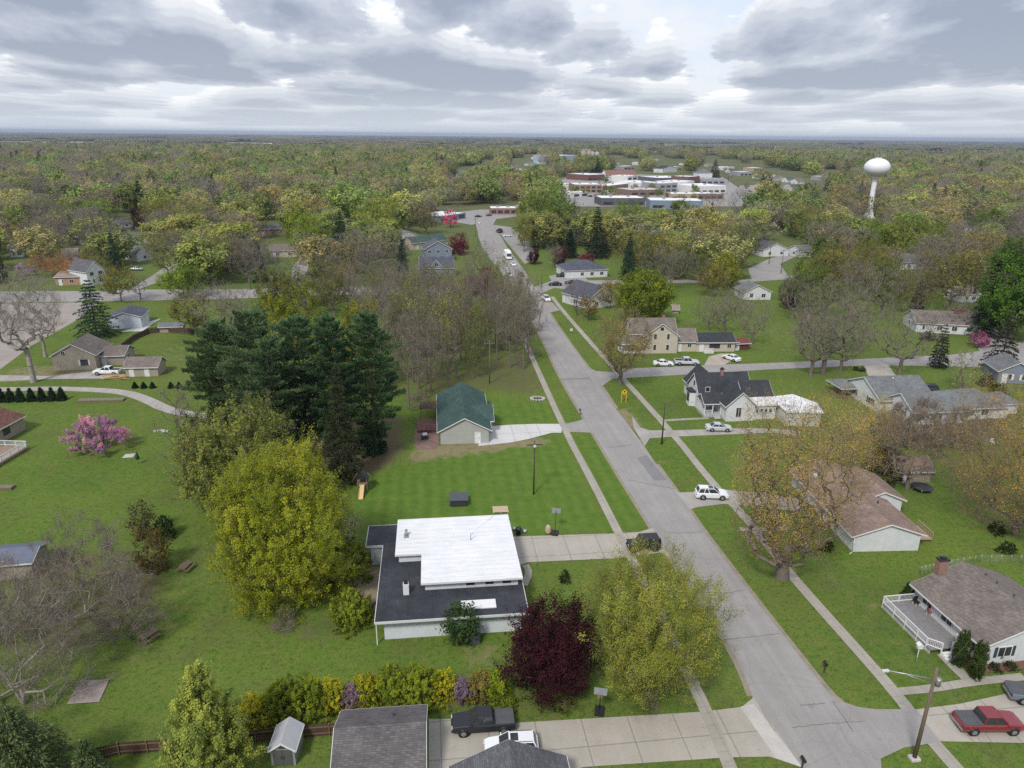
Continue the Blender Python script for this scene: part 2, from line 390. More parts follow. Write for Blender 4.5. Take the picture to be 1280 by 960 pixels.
def conifer(seed, H, W, kind, dens=1.0, k_leaf=1.0, leafmat=None, names=('trunk', 'crown')):
    """whorls of drooping (spruce) or level plumed (pine) branches, needle sprays along each"""
    rng = np.random.default_rng(seed); base = .03 if kind == 'spruce' else .14
    P0 = []; P1 = []; r0 = []; r1 = []; C = []; D = []; RN = []
    nw = int((26 if kind == 'spruce' else 17)*dens); P0.append([0, 0, 0]); P1.append([0, 0, H*.97]); r0.append(H*.016); r1.append(.02)
    for i in range(nw):
        t = (i+.3*rng.random())/nw; z = H*(base+(1-base)*t)
        Lm = W/2*((1.02-t)**.85 if kind == 'spruce' else min(1, .55+1.3*t)*math.sqrt(max(0, 1-t**2.6)))
        nb = rng.integers(6, 9) if kind == 'spruce' else rng.integers(5, 8)
        a0 = rng.random()*6.28
        for j in range(nb):
            a = a0+j*6.28/nb+rng.normal(0, .2); L = Lm*(.72+.42*rng.random() if kind == 'spruce' else .38+.74*rng.random())
            sl = -.28+.5*t if kind == 'spruce' else .1+.4*t+rng.normal(0, .1)
            rn = rng.random()
            d = np.array([math.cos(a), math.sin(a), sl]); d /= np.linalg.norm(d)
            tip = np.array([0, 0, z])+d*L
            P0.append([0, 0, z]); P1.append(tip); r0.append(.012*L+.015); r1.append(.008)
            m = max(3, int(L*(17 if kind == 'spruce' else 24)*k_leaf))
            f = (rng.random(m)**.7) if kind == 'spruce' else (.35+.65*rng.random(m)**.8)
            side = np.array([-math.sin(a), math.cos(a), 0]); wv = L*.26*(1.15-f)+.12
            off = side[None]*(rng.normal(0, 1, m)*wv*.8)[:, None]
            c = np.array([0, 0, z])+d[None]*(L*f)[:, None]+off
            c[:, 2] += rng.normal(0, .1 if kind == 'spruce' else .17, m)+(-.12*L*f*f if kind == 'spruce' else .05*L)
            dd = d[None]*.8+off/np.maximum(wv, .1)[:, None]*.5+rng.normal(0, .25, (m, 3)); dd[:, 2] += (-.25 if kind == 'spruce' else .55)
            C.append(c); D.append(dd/np.linalg.norm(dd, axis=1, keepdims=True)); RN.append(np.clip(.5*rn+.5*rng.random(m), 0, 1))
    C = np.concatenate(C); D = np.concatenate(D); R = np.concatenate(RN); n = len(C)
    ll = (.42 if kind == 'spruce' else .62)*(.6+.7*rng.random(n))[:, None]/math.sqrt(max(k_leaf, .25)); ww = ll*(.24 if kind == 'spruce' else .3)
    u = np.cross(D, rng.normal(0, 1, (n, 3))); u /= np.linalg.norm(u, axis=1, keepdims=True)
    V = np.stack([C-D*ll*.4, C+u*ww, C+D*ll*.6, C-u*ww], 1).reshape(-1, 3)
    cm = fast_mesh(names[1], V, np.arange(4*n).reshape(-1, 4), [leafmat or LEAF, TWIG], None, {'rnd': R})
    tv, tf = tubes(np.array(P0, float), np.array(P1, float), np.array(r0), np.array(r1), 5)
    return fast_mesh(names[0], tv, tf, [BARK_D], smooth=True), cm
def tree_meshes(sp, seed, H, W, q=1.0, leaf_scale=1.0, leafmat=None, over=None):
    s = dict(SP[sp]); s.update(over or {})
    if s['shape'] in ('pine',) or sp == 'spruce':
        return conifer(seed, H, W, 'pine' if s['shape'] == 'pine' else 'spruce', dens=s.get('dens', 1), k_leaf=q, leafmat=leafmat)
    rng = np.random.default_rng(seed)
    area = W*H*(1-s['base'])*.8
    nt = int(s['nt']*min(1.5, .45+area/220)*(.5+.5*min(q, 1.4)))
    tips, cid, N, par, wg = grow(rng, H, W, s['base'], s['shape'], nt, s['cl'], s.get('ncl', 0), s.get('multi', 1))
    tm = wood_mesh('trunk', N, par, wg, s['tr']*H, .018*leaf_scale, BARKS[s['bark']])
    sc = leaf_scale
    cm = crown_mesh('crown', rng, tips, cid, W, H, int(s['lf']*area*q/sc**2), s['ls']*sc, s['spd']*(.6+.4*min(2, H/12)), int(s['tw']*area*q/sc**1.3), s['tl']*(.6+.4*min(1.6, H/12)), s['tww']*sc, H*max(s['base'], .12), leafmat, s.get('clv', .74), s.get('up', .3))
    return tm, cm
_tp = {}
def proto_tree(sp, var, H, W):
    """shared meshes for mid-distance trees, one set per kind, size class and variant"""
    big = 2 if H > 14 else (1 if H > 7.5 else 0)
    asp = 1 if W/H > .95 else 0
    key = (sp, var, big, asp)
    if key not in _tp:
        h = (5.5, 11.0, 18.0)[big]; w = h*(1.15 if asp else .72)
        if sp in ('spruce', 'pine', 'arbor'): w = h*(.42 if not asp else .8)
        _tp[key] = (h, w, *tree_meshes(sp, 100+len(_tp)*13, h, w, (1.0, .75, .5)[big], (1.0, 1.2, 1.45)[big]))
    return _tp[key]
def jit(c, a=.14):
    v = 1+random.uniform(-a, a); return (c[0]*v*(1+random.uniform(-a, a)*.7), c[1]*v, c[2]*v*(1+random.uniform(-a, a)), 1)
NAME = {'spruce': 'spruce_tree', 'pine': 'pine_tree', 'arbor': 'conifer_tree', 'shrub': 'shrub', 'brush': 'bare_shrub', 'bare': 'bare_tree', 'pink': 'flowering_tree', 'white': 'flowering_tree', 'purple': 'red_leaved_tree'}
CAT = {'spruce': 'conifer', 'pine': 'conifer', 'arbor': 'conifer', 'shrub': 'shrub', 'brush': 'shrub'}
TREES = []      # (x, y, radius) already planted
def plant(sp, x, y, H, W, label, group=None, col=None, hero=False, seed=None, q=1.0, leaf_scale=1.0, over=None, name=None, single=False, cat=None):
    col = col or SP[sp]['col']; nm = name or NAME.get(sp, 'leafing_tree'); TREES.append((x, y, W/2))
    rz = random.uniform(0, 6.28)
    if hero:
        tm, cm = tree_meshes(sp, seed or random.randrange(9999), H, W, q, leaf_scale, None, over); sx = sz = 1.0; rz = 0
    else:
        h, w, tm, cm = proto_tree(sp, random.randrange(2), H, W); sz = H/h; sx = W/w
    root = thing(nm, label, cat or CAT.get(sp, 'tree'), (x, y, 0), rz, group)
    root.scale = (sx, sx, sz)
    for k, me in (('trunk' if sp not in ('shrub', 'brush') else 'stems', tm), ('crown' if sp not in ('shrub', 'brush') else 'foliage', cm)):
        o = bpy.data.objects.new(k, me); COL.objects.link(o); o.parent = root; o.color = jit(col) if not hero else (*col, 1)
    return root
def tpx(sp, bx, by, ty, wpx, label, group=None, **kw):
    """tree read off the photograph: foot, top and crown width in its pixels"""
    x, y = G(bx, by); H = max(1.0, hgt(bx, by, ty)); W = max(.8, wpx*proj((x, y, H*.6))[2]/F_PX)
    return plant(sp, x, y, H, W, label, group, **kw)
# ================================================================ ground, roads, paving
def inpoly(x, y, poly):
    x = np.asarray(x, float); y = np.asarray(y, float); r = np.zeros(x.shape, bool); j = len(poly)-1
    for i in range(len(poly)):
        xi, yi = poly[i]; xj, yj = poly[j]
        c = ((yi > y) != (yj > y)) & (x < (xj-xi)*(y-yi)/((yj-yi) if yj != yi else 1e-9)+xi)
        r ^= c; j = i
    return r
def W_(poly): return [G(*p) for p in poly]
# leaf litter under the woods, dry/worn grass, lush grass (photo outline of each patch on the ground, strength)
LITTER = [([(505,505),(540,470),(600,455),(655,440),(690,485),(668,497),(610,488),(545,500)], .5), ([(430,420),(560,380),(660,385),(672,432),(640,470),(500,500),(420,500)], .38),
          ([(250,560),(330,585),(440,600),(480,585),(505,560),(500,520),(300,520)], .9), ([(440,600),(480,585),(500,560),(470,560)], 1.0),
          ([(0,700),(60,680),(210,690),(215,740),(150,800),(60,830),(0,830)], .55), ([(300,780),(420,770),(470,782),(440,800),(300,800)], .55),
          ([(600,870),(630,850),(770,870),(740,893),(640,893)], .35), ([(1180,520),(1280,500),(1280,690),(1190,640),(1150,560)], .45), ([(1070,520),(1230,515),(1240,545),(1100,560)], .8),
          ([(1000,600),(1045,690),(1030,700),(985,625)], .6), ([(300,905),(420,870),(600,850),(620,875),(540,890),(420,895),(330,925)], .7)]
DRY = [([(520,556),(640,548),(690,546),(690,556),(600,568),(500,580)], .8), ([(440,705),(475,705),(470,760),(440,740)], 1.0), ([(570,810),(630,795),(625,835),(580,840)], .6),
       ([(160,500),(190,498),(190,512),(165,512)], .5), ([(765,508),(790,512),(805,535),(785,540),(770,525)], .9), ([(0,460),(60,455),(130,458),(130,470),(0,480)], .6),
       ([(1075,735),(1110,760),(1105,775),(1080,750)], .8), ([(190,440),(260,415),(265,450),(210,460)], .35), ([(770,400),(990,395),(1000,450),(900,430),(780,440)], .3),
       ([(120,780),(250,700),(280,720),(200,860),(110,860)], .3), ([(820,575),(835,572),(850,600),(840,610)], .8), ([(75,548),(100,540),(95,556),(82,562)], .6), ([(900,660),(960,690),(930,700)], .5), ([(700,400),(735,440),(745,460),(730,455)],.3)]
MOW = [[(442,600),(640,550),(700,548),(762,664),(652,668),(455,655)], [(716,548),(745,545),(812,660),(776,664)], [(612,500),(690,505),(702,528),(612,530)]]
def axis(fine0, fine1, st, far0, far1):
    a = list(np.arange(fine0, fine1+.01, st))
    d = st; v = a[-1]
    while v < far1: d *= 1.18; v += d; a.append(v)
    d = st; v = a[0]; b = []
    while v > far0: d *= 1.18; v -= d; b.append(v)
    return np.array(b[::-1]+a)
gx = axis(-165, 165, 1.3, -26000, 26000); gy = axis(34, 330, 1.3, -600, 26000)
XX, YY = np.meshgrid(gx, gy); xs = XX.ravel(); ys = YY.ravel()
at = {k: np.zeros(len(xs), np.float32) for k in ('litter', 'dry', 'mow')}
for lst, k in ((LITTER, 'litter'), (DRY, 'dry'), ([(p, 1.0) for p in MOW], 'mow')):
    for p, s in lst: at[k] = np.maximum(at[k], inpoly(xs, ys, W_(p))*s)
def blur(a, n):
    a = a.reshape(XX.shape).copy()
    for _ in range(n):
        b = np.pad(a, 1, mode='edge'); a = (b[:-2, 1:-1]+b[2:, 1:-1]+b[1:-1, :-2]+b[1:-1, 2:]+2*a)/6
    return a.ravel()
at['litter'] = blur(at['litter'], 5); at['dry'] = blur(at['dry'], 3); at['mow'] = blur(at['mow'], 1)
nxg, nyg = len(gx), len(gy)
ii = (np.arange(nyg-1)[:, None]*nxg+np.arange(nxg-1)[None]).ravel()
gm = bpy.data.materials.new('lawn_and_land'); n = NT(gm)
P = n.pos(); sp = n.n('ShaderNodeSeparateXYZ', i0=P)
def attr(k): return n.n('ShaderNodeAttribute', attribute_name=k).outputs['Fac']
n1 = n.noise(P, .055, 6, .6); n2 = n.noise(P, .6, 5, .65); n3 = n.noise(P, 4.5, 4, .7); n4 = n.noise(P, .016, 4, .55)
g = n.mix(n.ramp(n1, [(.35,0),(.65,1)]), (.07,.137,.018), (.118,.182,.028))
g = n.mix(n.ramp(n2, [(.36,0),(.7,.75)]), g, (.15,.17,.038))
g = n.mix(n.ramp(n4, [(.45,0),(.75,.5)]), g, (.13,.13,.045))
g = n.mix(n.ramp(n.noise(P, .13, 6, .7), [(.5,0),(.72,.65)]), g, (.105,.1,.042))
g = n.mix(n.ramp(n.noise(P, 1.5, 5, .7), [(.33,.75),(.5,0)]), g, (.04,.085,.014))
g = n.mix(n.ramp(n.noise(P, .9, 6, .75), [(.56,0),(.72,.7)]), g, (.16,.165,.05))
g = n.mix(n.ramp(n3, [(.3,.7),(.52,0)]), g, (.024,.05,.01))
u = n.math('ADD', n.math('MULTIPLY', sp.outputs[0], .9925), n.math('MULTIPLY', sp.outputs[1], .1219))
v = n.math('ADD', n.math('MULTIPLY', sp.outputs[0], -.1219), n.math('MULTIPLY', sp.outputs[1], .9925))
def stripes(c, w): return n.math('SINE', n.math('MULTIPLY', n.math('ADD', c, n.math('MULTIPLY', n2, .5)), 6.2832/w))
st = n.math('ADD', n.math('MULTIPLY', stripes(u, 2.1), .6), n.math('MULTIPLY', stripes(v, 2.3), .08))
mo = n.math('MULTIPLY', attr('mow'), 1.0)
g = n.mix(mo, g, n.mix(n.ramp(n.math('ADD', n.math('MULTIPLY', n.math('MULTIPLY', st, n1), .24), n2), [(.25,0),(.8,1)]), (.06,.122,.016), (.122,.178,.032)))
dr = n.ramp(n.math('ADD', n.math('MULTIPLY', attr('dry'), 1.0), n.math('MULTIPLY', n.math('SUBTRACT', n2, .5), 1.3)), [(.35,0),(.75,1)])
g = n.mix(dr, g, n.mix(n3, (.16,.135,.065), (.27,.22,.14)))
g = n.mix(n.ramp(n.noise(P, 3.2, 1, .5), [(.7,0),(.76,.5)]), g, (.2,.19,.03))
li = n.ramp(n.math('ADD', attr('litter'), n.math('MULTIPLY', n.math('SUBTRACT', n2, .5), 1.1)), [(.25,0),(.7,1)])
g = n.mix(n.math('MULTIPLY', li, .9), g, n.mix(n3, (.075,.055,.036), (.16,.115,.078)))
# land beyond the town: scrub, leaf litter, pale fields
dist = n.n('ShaderNodeVectorMath', operation='LENGTH', i0=P).outputs['Value']
far = n.ramp(n.math('DIVIDE', dist, 1000), [(.26,0),(.5,1)])
fl = n.mix(n.ramp(n.noise(P, .012, 5, .6), [(.35,0),(.65,1)]), (.085,.105,.035), (.13,.115,.07))
fl = n.mix(n.ramp(n.noise(P, .0011, 3, .5), [(.52,0),(.6,.8)]), fl, (.12,.125,.06))
g = n.mix(n.math('MULTIPLY', far, .8), g, fl)
n.out(n.bsdf(g, .95, 0, .1, n3, .6, .08))
go = bpy.data.objects.new('ground', fast_mesh('ground', np.stack([xs, ys, np.zeros_like(xs)], 1), np.stack([ii, ii+1, ii+nxg+1, ii+nxg], 1), [gm], attr=at))
COL.objects.link(go); tag(go, kind='structure')
from mathutils.geometry import tessellate_polygon
def sheet(name, poly, z, m, world=False, kind='structure'):
    pts = poly if world else W_(poly)
    v = [Vector((*p, z)) for p in pts]
    me = bpy.data.meshes.new(name); me.from_pydata(v, [], [list(t) for t in tessellate_polygon([v])]); me.materials.append(m)
    o = bpy.data.objects.new(name, me); COL.objects.link(o); tag(o, kind=kind)
    return o
def smooth_line(pts, k=2):
    for _ in range(k):
        q = [pts[0]]
        for a, b in zip(pts[:-1], pts[1:]): q += [(a[0]*.75+b[0]*.25, a[1]*.75+b[1]*.25), (a[0]*.25+b[0]*.75, a[1]*.25+b[1]*.75)]
        pts = q+[pts[-1]]
    return pts
def ribbon(name, line, w, z, m, k=2):
    p = smooth_line(line, k); L = []; R_ = []
    for i, a in enumerate(p):
        b = p[min(i+1, len(p)-1)]; c = p[max(i-1, 0)]; d = Vector((b[0]-c[0], b[1]-c[1])).normalized()
        L.append((a[0]-d.y*w/2, a[1]+d.x*w/2)); R_.append((a[0]+d.y*w/2, a[1]-d.x*w/2))
    nn = len(p); V = [(*q, z) for q in L]+[(*q, z) for q in R_]
    me = bpy.data.meshes.new(name); me.from_pydata(V, [], [(i, nn+i, nn+i+1, i+1) for i in range(nn-1)]); me.materials.append(m)
    o = bpy.data.objects.new(name, me); COL.objects.link(o); return tag(o, kind='structure')
def pavement(key, a, b, joint=0.0, crack=.5, stain=.4):
    m = bpy.data.materials.new(key); n = NT(m); P = n.pos(); sp = n.n('ShaderNodeSeparateXYZ', i0=P)
    c = n.mix(n.ramp(n.noise(P, .22, 6, .6), [(.3,0),(.7,1)]), a, b)
    c = n.mix(n.ramp(n.noise(P, 9, 3, .7), [(.3,.28),(.6,0)]), c, tuple(x*.6 for x in a))
    # wheel-worn streaks along the street
    u = n.math('ADD', n.math('MULTIPLY', sp.outputs[0], .9925), n.math('MULTIPLY', sp.outputs[1], .1219)); v = n.math('ADD', n.math('MULTIPLY', sp.outputs[0], -.1219), n.math('MULTIPLY', sp.outputs[1], .9925))
    sv = n.n('ShaderNodeCombineXYZ', i0=n.math('MULTIPLY', u, 1.1), i1=n.math('MULTIPLY', v, .04)).outputs[0]
    c = n.mix(n.ramp(n.noise(sv, 1, 3, .5), [(.42,stain),(.62,0)]), c, tuple(x*.78 for x in a))
    vo = n.n('ShaderNodeTexVoronoi', feature='DISTANCE_TO_EDGE', i2=.16)
    wv = n.n('ShaderNodeVectorMath', operation='ADD', i0=P); n.t.links.new(n.n('ShaderNodeVectorMath', operation='SCALE', i0=n.n('ShaderNodeTexNoise', i2=.5).outputs[1], i3=5).outputs[0], wv.inputs[1]); n.t.links.new(wv.outputs[0], vo.inputs['Vector'])
    c = n.mix(n.ramp(vo.outputs['Distance'], [(0,crack),(.018,0)]), c, (.11,.105,.1))
    c = n.mix(n.ramp(n.noise(P, .7, 5, .65), [(.6,0),(.75,.38)]), c, tuple(x*.45 for x in a))
    if joint:
        for ax in (u, v):
            fr = n.math('ABSOLUTE', n.math('SUBTRACT', n.math('FRACT', n.math('DIVIDE', ax, joint)), .5))
            c = n.mix(n.ramp(fr, [(.482,0),(.492,.6)]), c, tuple(x*.45 for x in a))
    n.out(n.bsdf(c, .9, 0, .2)); return m
ASPH = pavement('worn_asphalt', (.27,.253,.24), (.33,.312,.296), 0, .13, .3)
ASPH2 = pavement('patched_asphalt', (.2,.195,.195), (.235,.225,.225), 0, .2, .2)
DRIVE = pavement('driveway_concrete', (.35,.32,.27), (.43,.395,.34), 4.4, .05, .2)
NEWC = pavement('new_concrete', (.5,.49,.47), (.58,.57,.55), 5, .05, .05)
WALK = pavement('sidewalk_concrete', (.3,.275,.23), (.39,.36,.31), 1.5, .2, .2)
GRAVEL = pavement('gravel', (.3,.275,.25), (.42,.395,.365), 0, 0, .3)
DIRT = mat('bare_dirt', (.26,.21,.15), .95, var=.3, scale=.7)
roadL = [(595,281),(598,296),(603,310),(618,330),(633,350),(655,384),(680,427),(700,472),(732,525),(765,580),(815,660),(867,740),(902,790),(928,838),(940,870),(944,882),(1003,960),(1075,1060)]
roadR = [(616,281),(625,294),(634,309),(656,339),(670,362),(690,397),(725,447),(735,459),(752,483),(770,511),(802,553),(820,580),(840,607),(880,665),(910,705),(960,770),(995,815),(1037,868),(1050,878),(1100,940),(1102,961),(1180,1060)]
sheet('road', W_(roadL)+W_(roadR)[::-1], .03, ASPH, True)
# dusty verge strips beside the asphalt
VERGE = mat('dusty_verge', (.25,.215,.165), .95, var=.25, scale=.9)
for e, s in ((roadL[4:15], -1), (roadR[4:10], 1), (roadR[11:19], 1)):
    l = W_(e); ribbon('road_verge', [(x+s*.15, y) for x, y in l], .75, .015, VERGE, 1)
sheet('side_street', [(735,459),(745,464),(768,465),(780,461),(872,457),(960,454),(1072,449),(1185,444),(1232,438),(1262,430),(1300,425),(1300,458),(1272,460),(1185,458),(1110,457),(1080,457),(960,462),(865,468),(785,472.5),(765,474),(752,483),(744,472)], .04, ASPH)
sheet('cross_street', [(-60,365),(52,364),(110,364),(170,362),(275,362),(420,359),(592,357.5),(652,368),(668,392),(592,369),(420,369),(275,374),(170,376),(110,377),(52,378),(-60,379)], .04, ASPH)
sheet('cross_street', [(664,360),(690,351),(810,350),(925,350),(985,345),(1040,338),(1042,342),(985,349),(925,353.5),(810,354),(700,357),(676,367)], .04, ASPH)
sheet('side_street', [(190,345),(228,318),(246,305),(258,309),(238,322),(205,350),(170,363),(160,363)], .05, ASPH)
sheet('side_street', [(361,362),(366,335),(374,322),(388,322),(384,338),(374,364)], .05, ASPH)
sheet('road', [(595,281.5),(592,272),(600,266),(640,258),(665,250),(700,246),(745,243),(760,236),(785,224),(792,224),(772,238),(760,247),(700,252),(660,257),(625,265),(616,281.5)], .05, ASPH)
sheet('parking_lot', [(545,268),(600,262),(640,262),(650,270),(612,275),(590,281),(560,276)], .02, ASPH)
sheet('parking_lot', [(616,281),(640,284),(660,300),(672,322),(656,330),(636,306)], .02, ASPH)
sheet('parking_lot', [(686,345),(720,338),(735,350),(712,362),(694,360)], .02, ASPH)
sheet('parking_lot', [(-40,380),(40,379),(100,378),(122,380),(100,398),(75,412),(40,432),(0,462),(-60,470)], .02, pavement('pale_lot', (.27,.235,.205), (.36,.315,.28), 0, .2, .1))
sheet('parking_lot', [(690,258),(930,258),(925,236),(905,222),(720,215),(690,232)], .02, ASPH)
sheet('parking_lot', [(925,232),(948,231),(955,246),(920,252)], .05, ASPH)
sheet('side_street', [(935,336),(958,325),(985,316),(1000,318),(975,330),(985,345),(940,350)], .03, ASPH)
sheet('road_patch', [(796,573),(808,569),(834,600),(818,601)], .04, ASPH2)
sheet('road_patch', [(700,474),(737,472),(738,473.5),(701,475.5)], .042, ASPH2)
TAR = mat('tar_seal', (.16,.152,.148), .8)
for l, w in (([(786,600),(800,603),(815,606),(843,611)],.12),([(830,665),(850,667),(880,665)],.1),([(1041,878),(1052,893),(1066,915)],.14),([(1000,882),(1015,881),(1032,879)],.1),([(905,800),(935,797),(975,792)],.09),([(760,560),(790,556)],.1),([(870,740),(905,742),(930,738)],.09),([(990,910),(1030,905),(1080,902)],.1),([(955,700),(930,670)],.01)): ribbon('road_crack', [(x+math.sin(i*2.3)*.04, y+math.cos(i*3.1)*.05) for i, (x, y) in enumerate(smooth_line(W_(l), 2))], w*.75, .052, TAR, 0)
# driveways and walks
sheet('driveway', [(612,533),(640,531),(670,530),(702,530),(702,541),(690,541),(660,549),(640,553),(598,558),(598,554),(611,553)], .035, NEWC)
sheet('driveway', [(705,530),(720,527),(732,523),(750,545),(738,541),(712,540)], .034, ASPH)
sheet('driveway', [(640,671),(766,667),(800,665),(816,660),(840,700),(826,691),(800,694),(770,698),(660,703),(640,710)], .034, DRIVE)
sheet('driveway', [(536,899),(570,899),(640,904),(777,896),(877,890),(927,884),(942,872),(1003,960),(962,946),(910,947),(730,959),(690,970),(536,1010)], .034, DRIVE)
sheet('driveway', [(942,880),(1003,960),(970,948),(925,884)], .045, CONC)
sheet('driveway', [(1030,864),(1050,876),(1072,884),(1095,887),(1145,887),(1174,928),(1130,935),(1098,950),(1060,930)], .05, ASPH)
sheet('driveway', [(1145,887),(1200,880),(1260,867),(1330,858),(1330,931),(1280,929),(1180,927),(1165,925)], .034, DRIVE)
sheet('driveway', [(790,520),(800,534),(812,538),(840,538),(940,535),(1000,538),(1000,545),(960,541),(840,546),(812,548),(806,558),(792,535)], .026, GRAVEL)
sheet('driveway', [(838,606),(848,616),(870,615),(905,612),(960,618),(1010,625),(1000,640),(950,633),(905,630),(872,634),(862,637)], .028, GRAVEL)
sheet('driveway', [(886,446),(900,442),(918,442),(916,450),(905,456),(880,457)], .03, pavement('worn_drive', (.34,.29,.24), (.42,.37,.31), 0, .2, .2))
sheet('driveway', [(1080,457),(1110,456),(1120,470),(1085,470)], .03, DRIVE)
sheet('driveway', [(672,366),(690,378),(700,388),(687,391),(680,377)], .045, pavement('worn_lot', (.26,.23,.21), (.33,.3,.27), 0, .2, .2))
sheet('driveway', [(0,469),(60,470),(120,464),(155,466),(157,473),(60,474),(0,477)], .03, GRAVEL)
sheet('driveway', [(166,410),(186,402),(201,398),(178,414),(150,415)], .03, NEWC)
sheet('driveway', [(1215,422),(1245,412),(1265,425),(1250,440),(1225,440)], .03, ASPH)
ribbon('gravel_path', W_([(-40,487),(0,487),(62,485.5),(125,487.5),(160,491),(185,500),(210,513),(250,520),(300,521)]), 2.6, .03, GRAVEL)
ribbon('sidewalk', W_([(923,985),(885,893),(849,820),(818,752),(801,722),(787,693),(772,664),(742,605),(707,540),(662,440),(650,412)]), 1.25, .04, WALK, 1)
ribbon('sidewalk', W_([(1232,1000),(1193,958),(1160,920),(1120,867),(1067,807),(1022,757),(990,720),(962,685),(930,645),(892,606),(842,543),(782,477),(737,427),(703,388),(690,371)]), 1.35, .046, WALK, 1)
ribbon('sidewalk', W_([(1122,865),(1165,861),(1212,853),(1280,846)]), 1.0, .05, WALK, 1)
ribbon('sidewalk', W_([(1178,818),(1195,836),(1214,853)]), 1.3, .055, WALK, 1)
ribbon('sidewalk', W_([(828,526),(860,524),(886,523)]), .9, .04, WALK, 1)
ribbon('sidewalk', W_([(657,706),(662,716),(655,732)]), .9, .04, WALK, 1)
ribbon('sidewalk', W_([(925,662),(960,662),(985,660)]), 1.0, .05, WALK, 1)
sheet('patio', [(519,536),(523,528),(547,528),(549,556),(545,561),(522,562),(518,556)], .03, brickmat('brick_paving', (.2,.12,.1)))
sheet('patio', [(440,712),(474,708),(470,765),(443,742)], .012, DIRT)
sheet('concrete_slab', [(100,851),(137,850),(124,878),(84,881)], .08, mat('stained_slab', (.28,.235,.215), .9, var=.3, scale=.8))
sheet('concrete_slab', [(157,568),(170,567),(166,572),(152,573)], .06, CONC)
# far fields seen past the woods
FIELD_T = mat('tan_field', (.5,.45,.4), .95, var=.1, scale=.01); FIELD_G = mat('green_field', (.12,.2,.05), .95, var=.15, scale=.01)
FIELDS = [[(-60,176.4),(130,177.4),(130,184),(-60,183.4)], [(270,178.2),(352,178.8),(352,185),(270,184.4)], [(600,183),(690,183.8),(690,189),(600,188.4)], [(820,181),(930,182),(930,185.8),(820,185.2)], [(610,179.6),(700,180.4),(700,183),(610,182.6)], [(540,179.8),(600,180.2),(600,183.6),(540,183.2)]]
for i, p in enumerate(FIELDS): sheet('field', p, .3, FIELD_G if i in (2,) else FIELD_T)
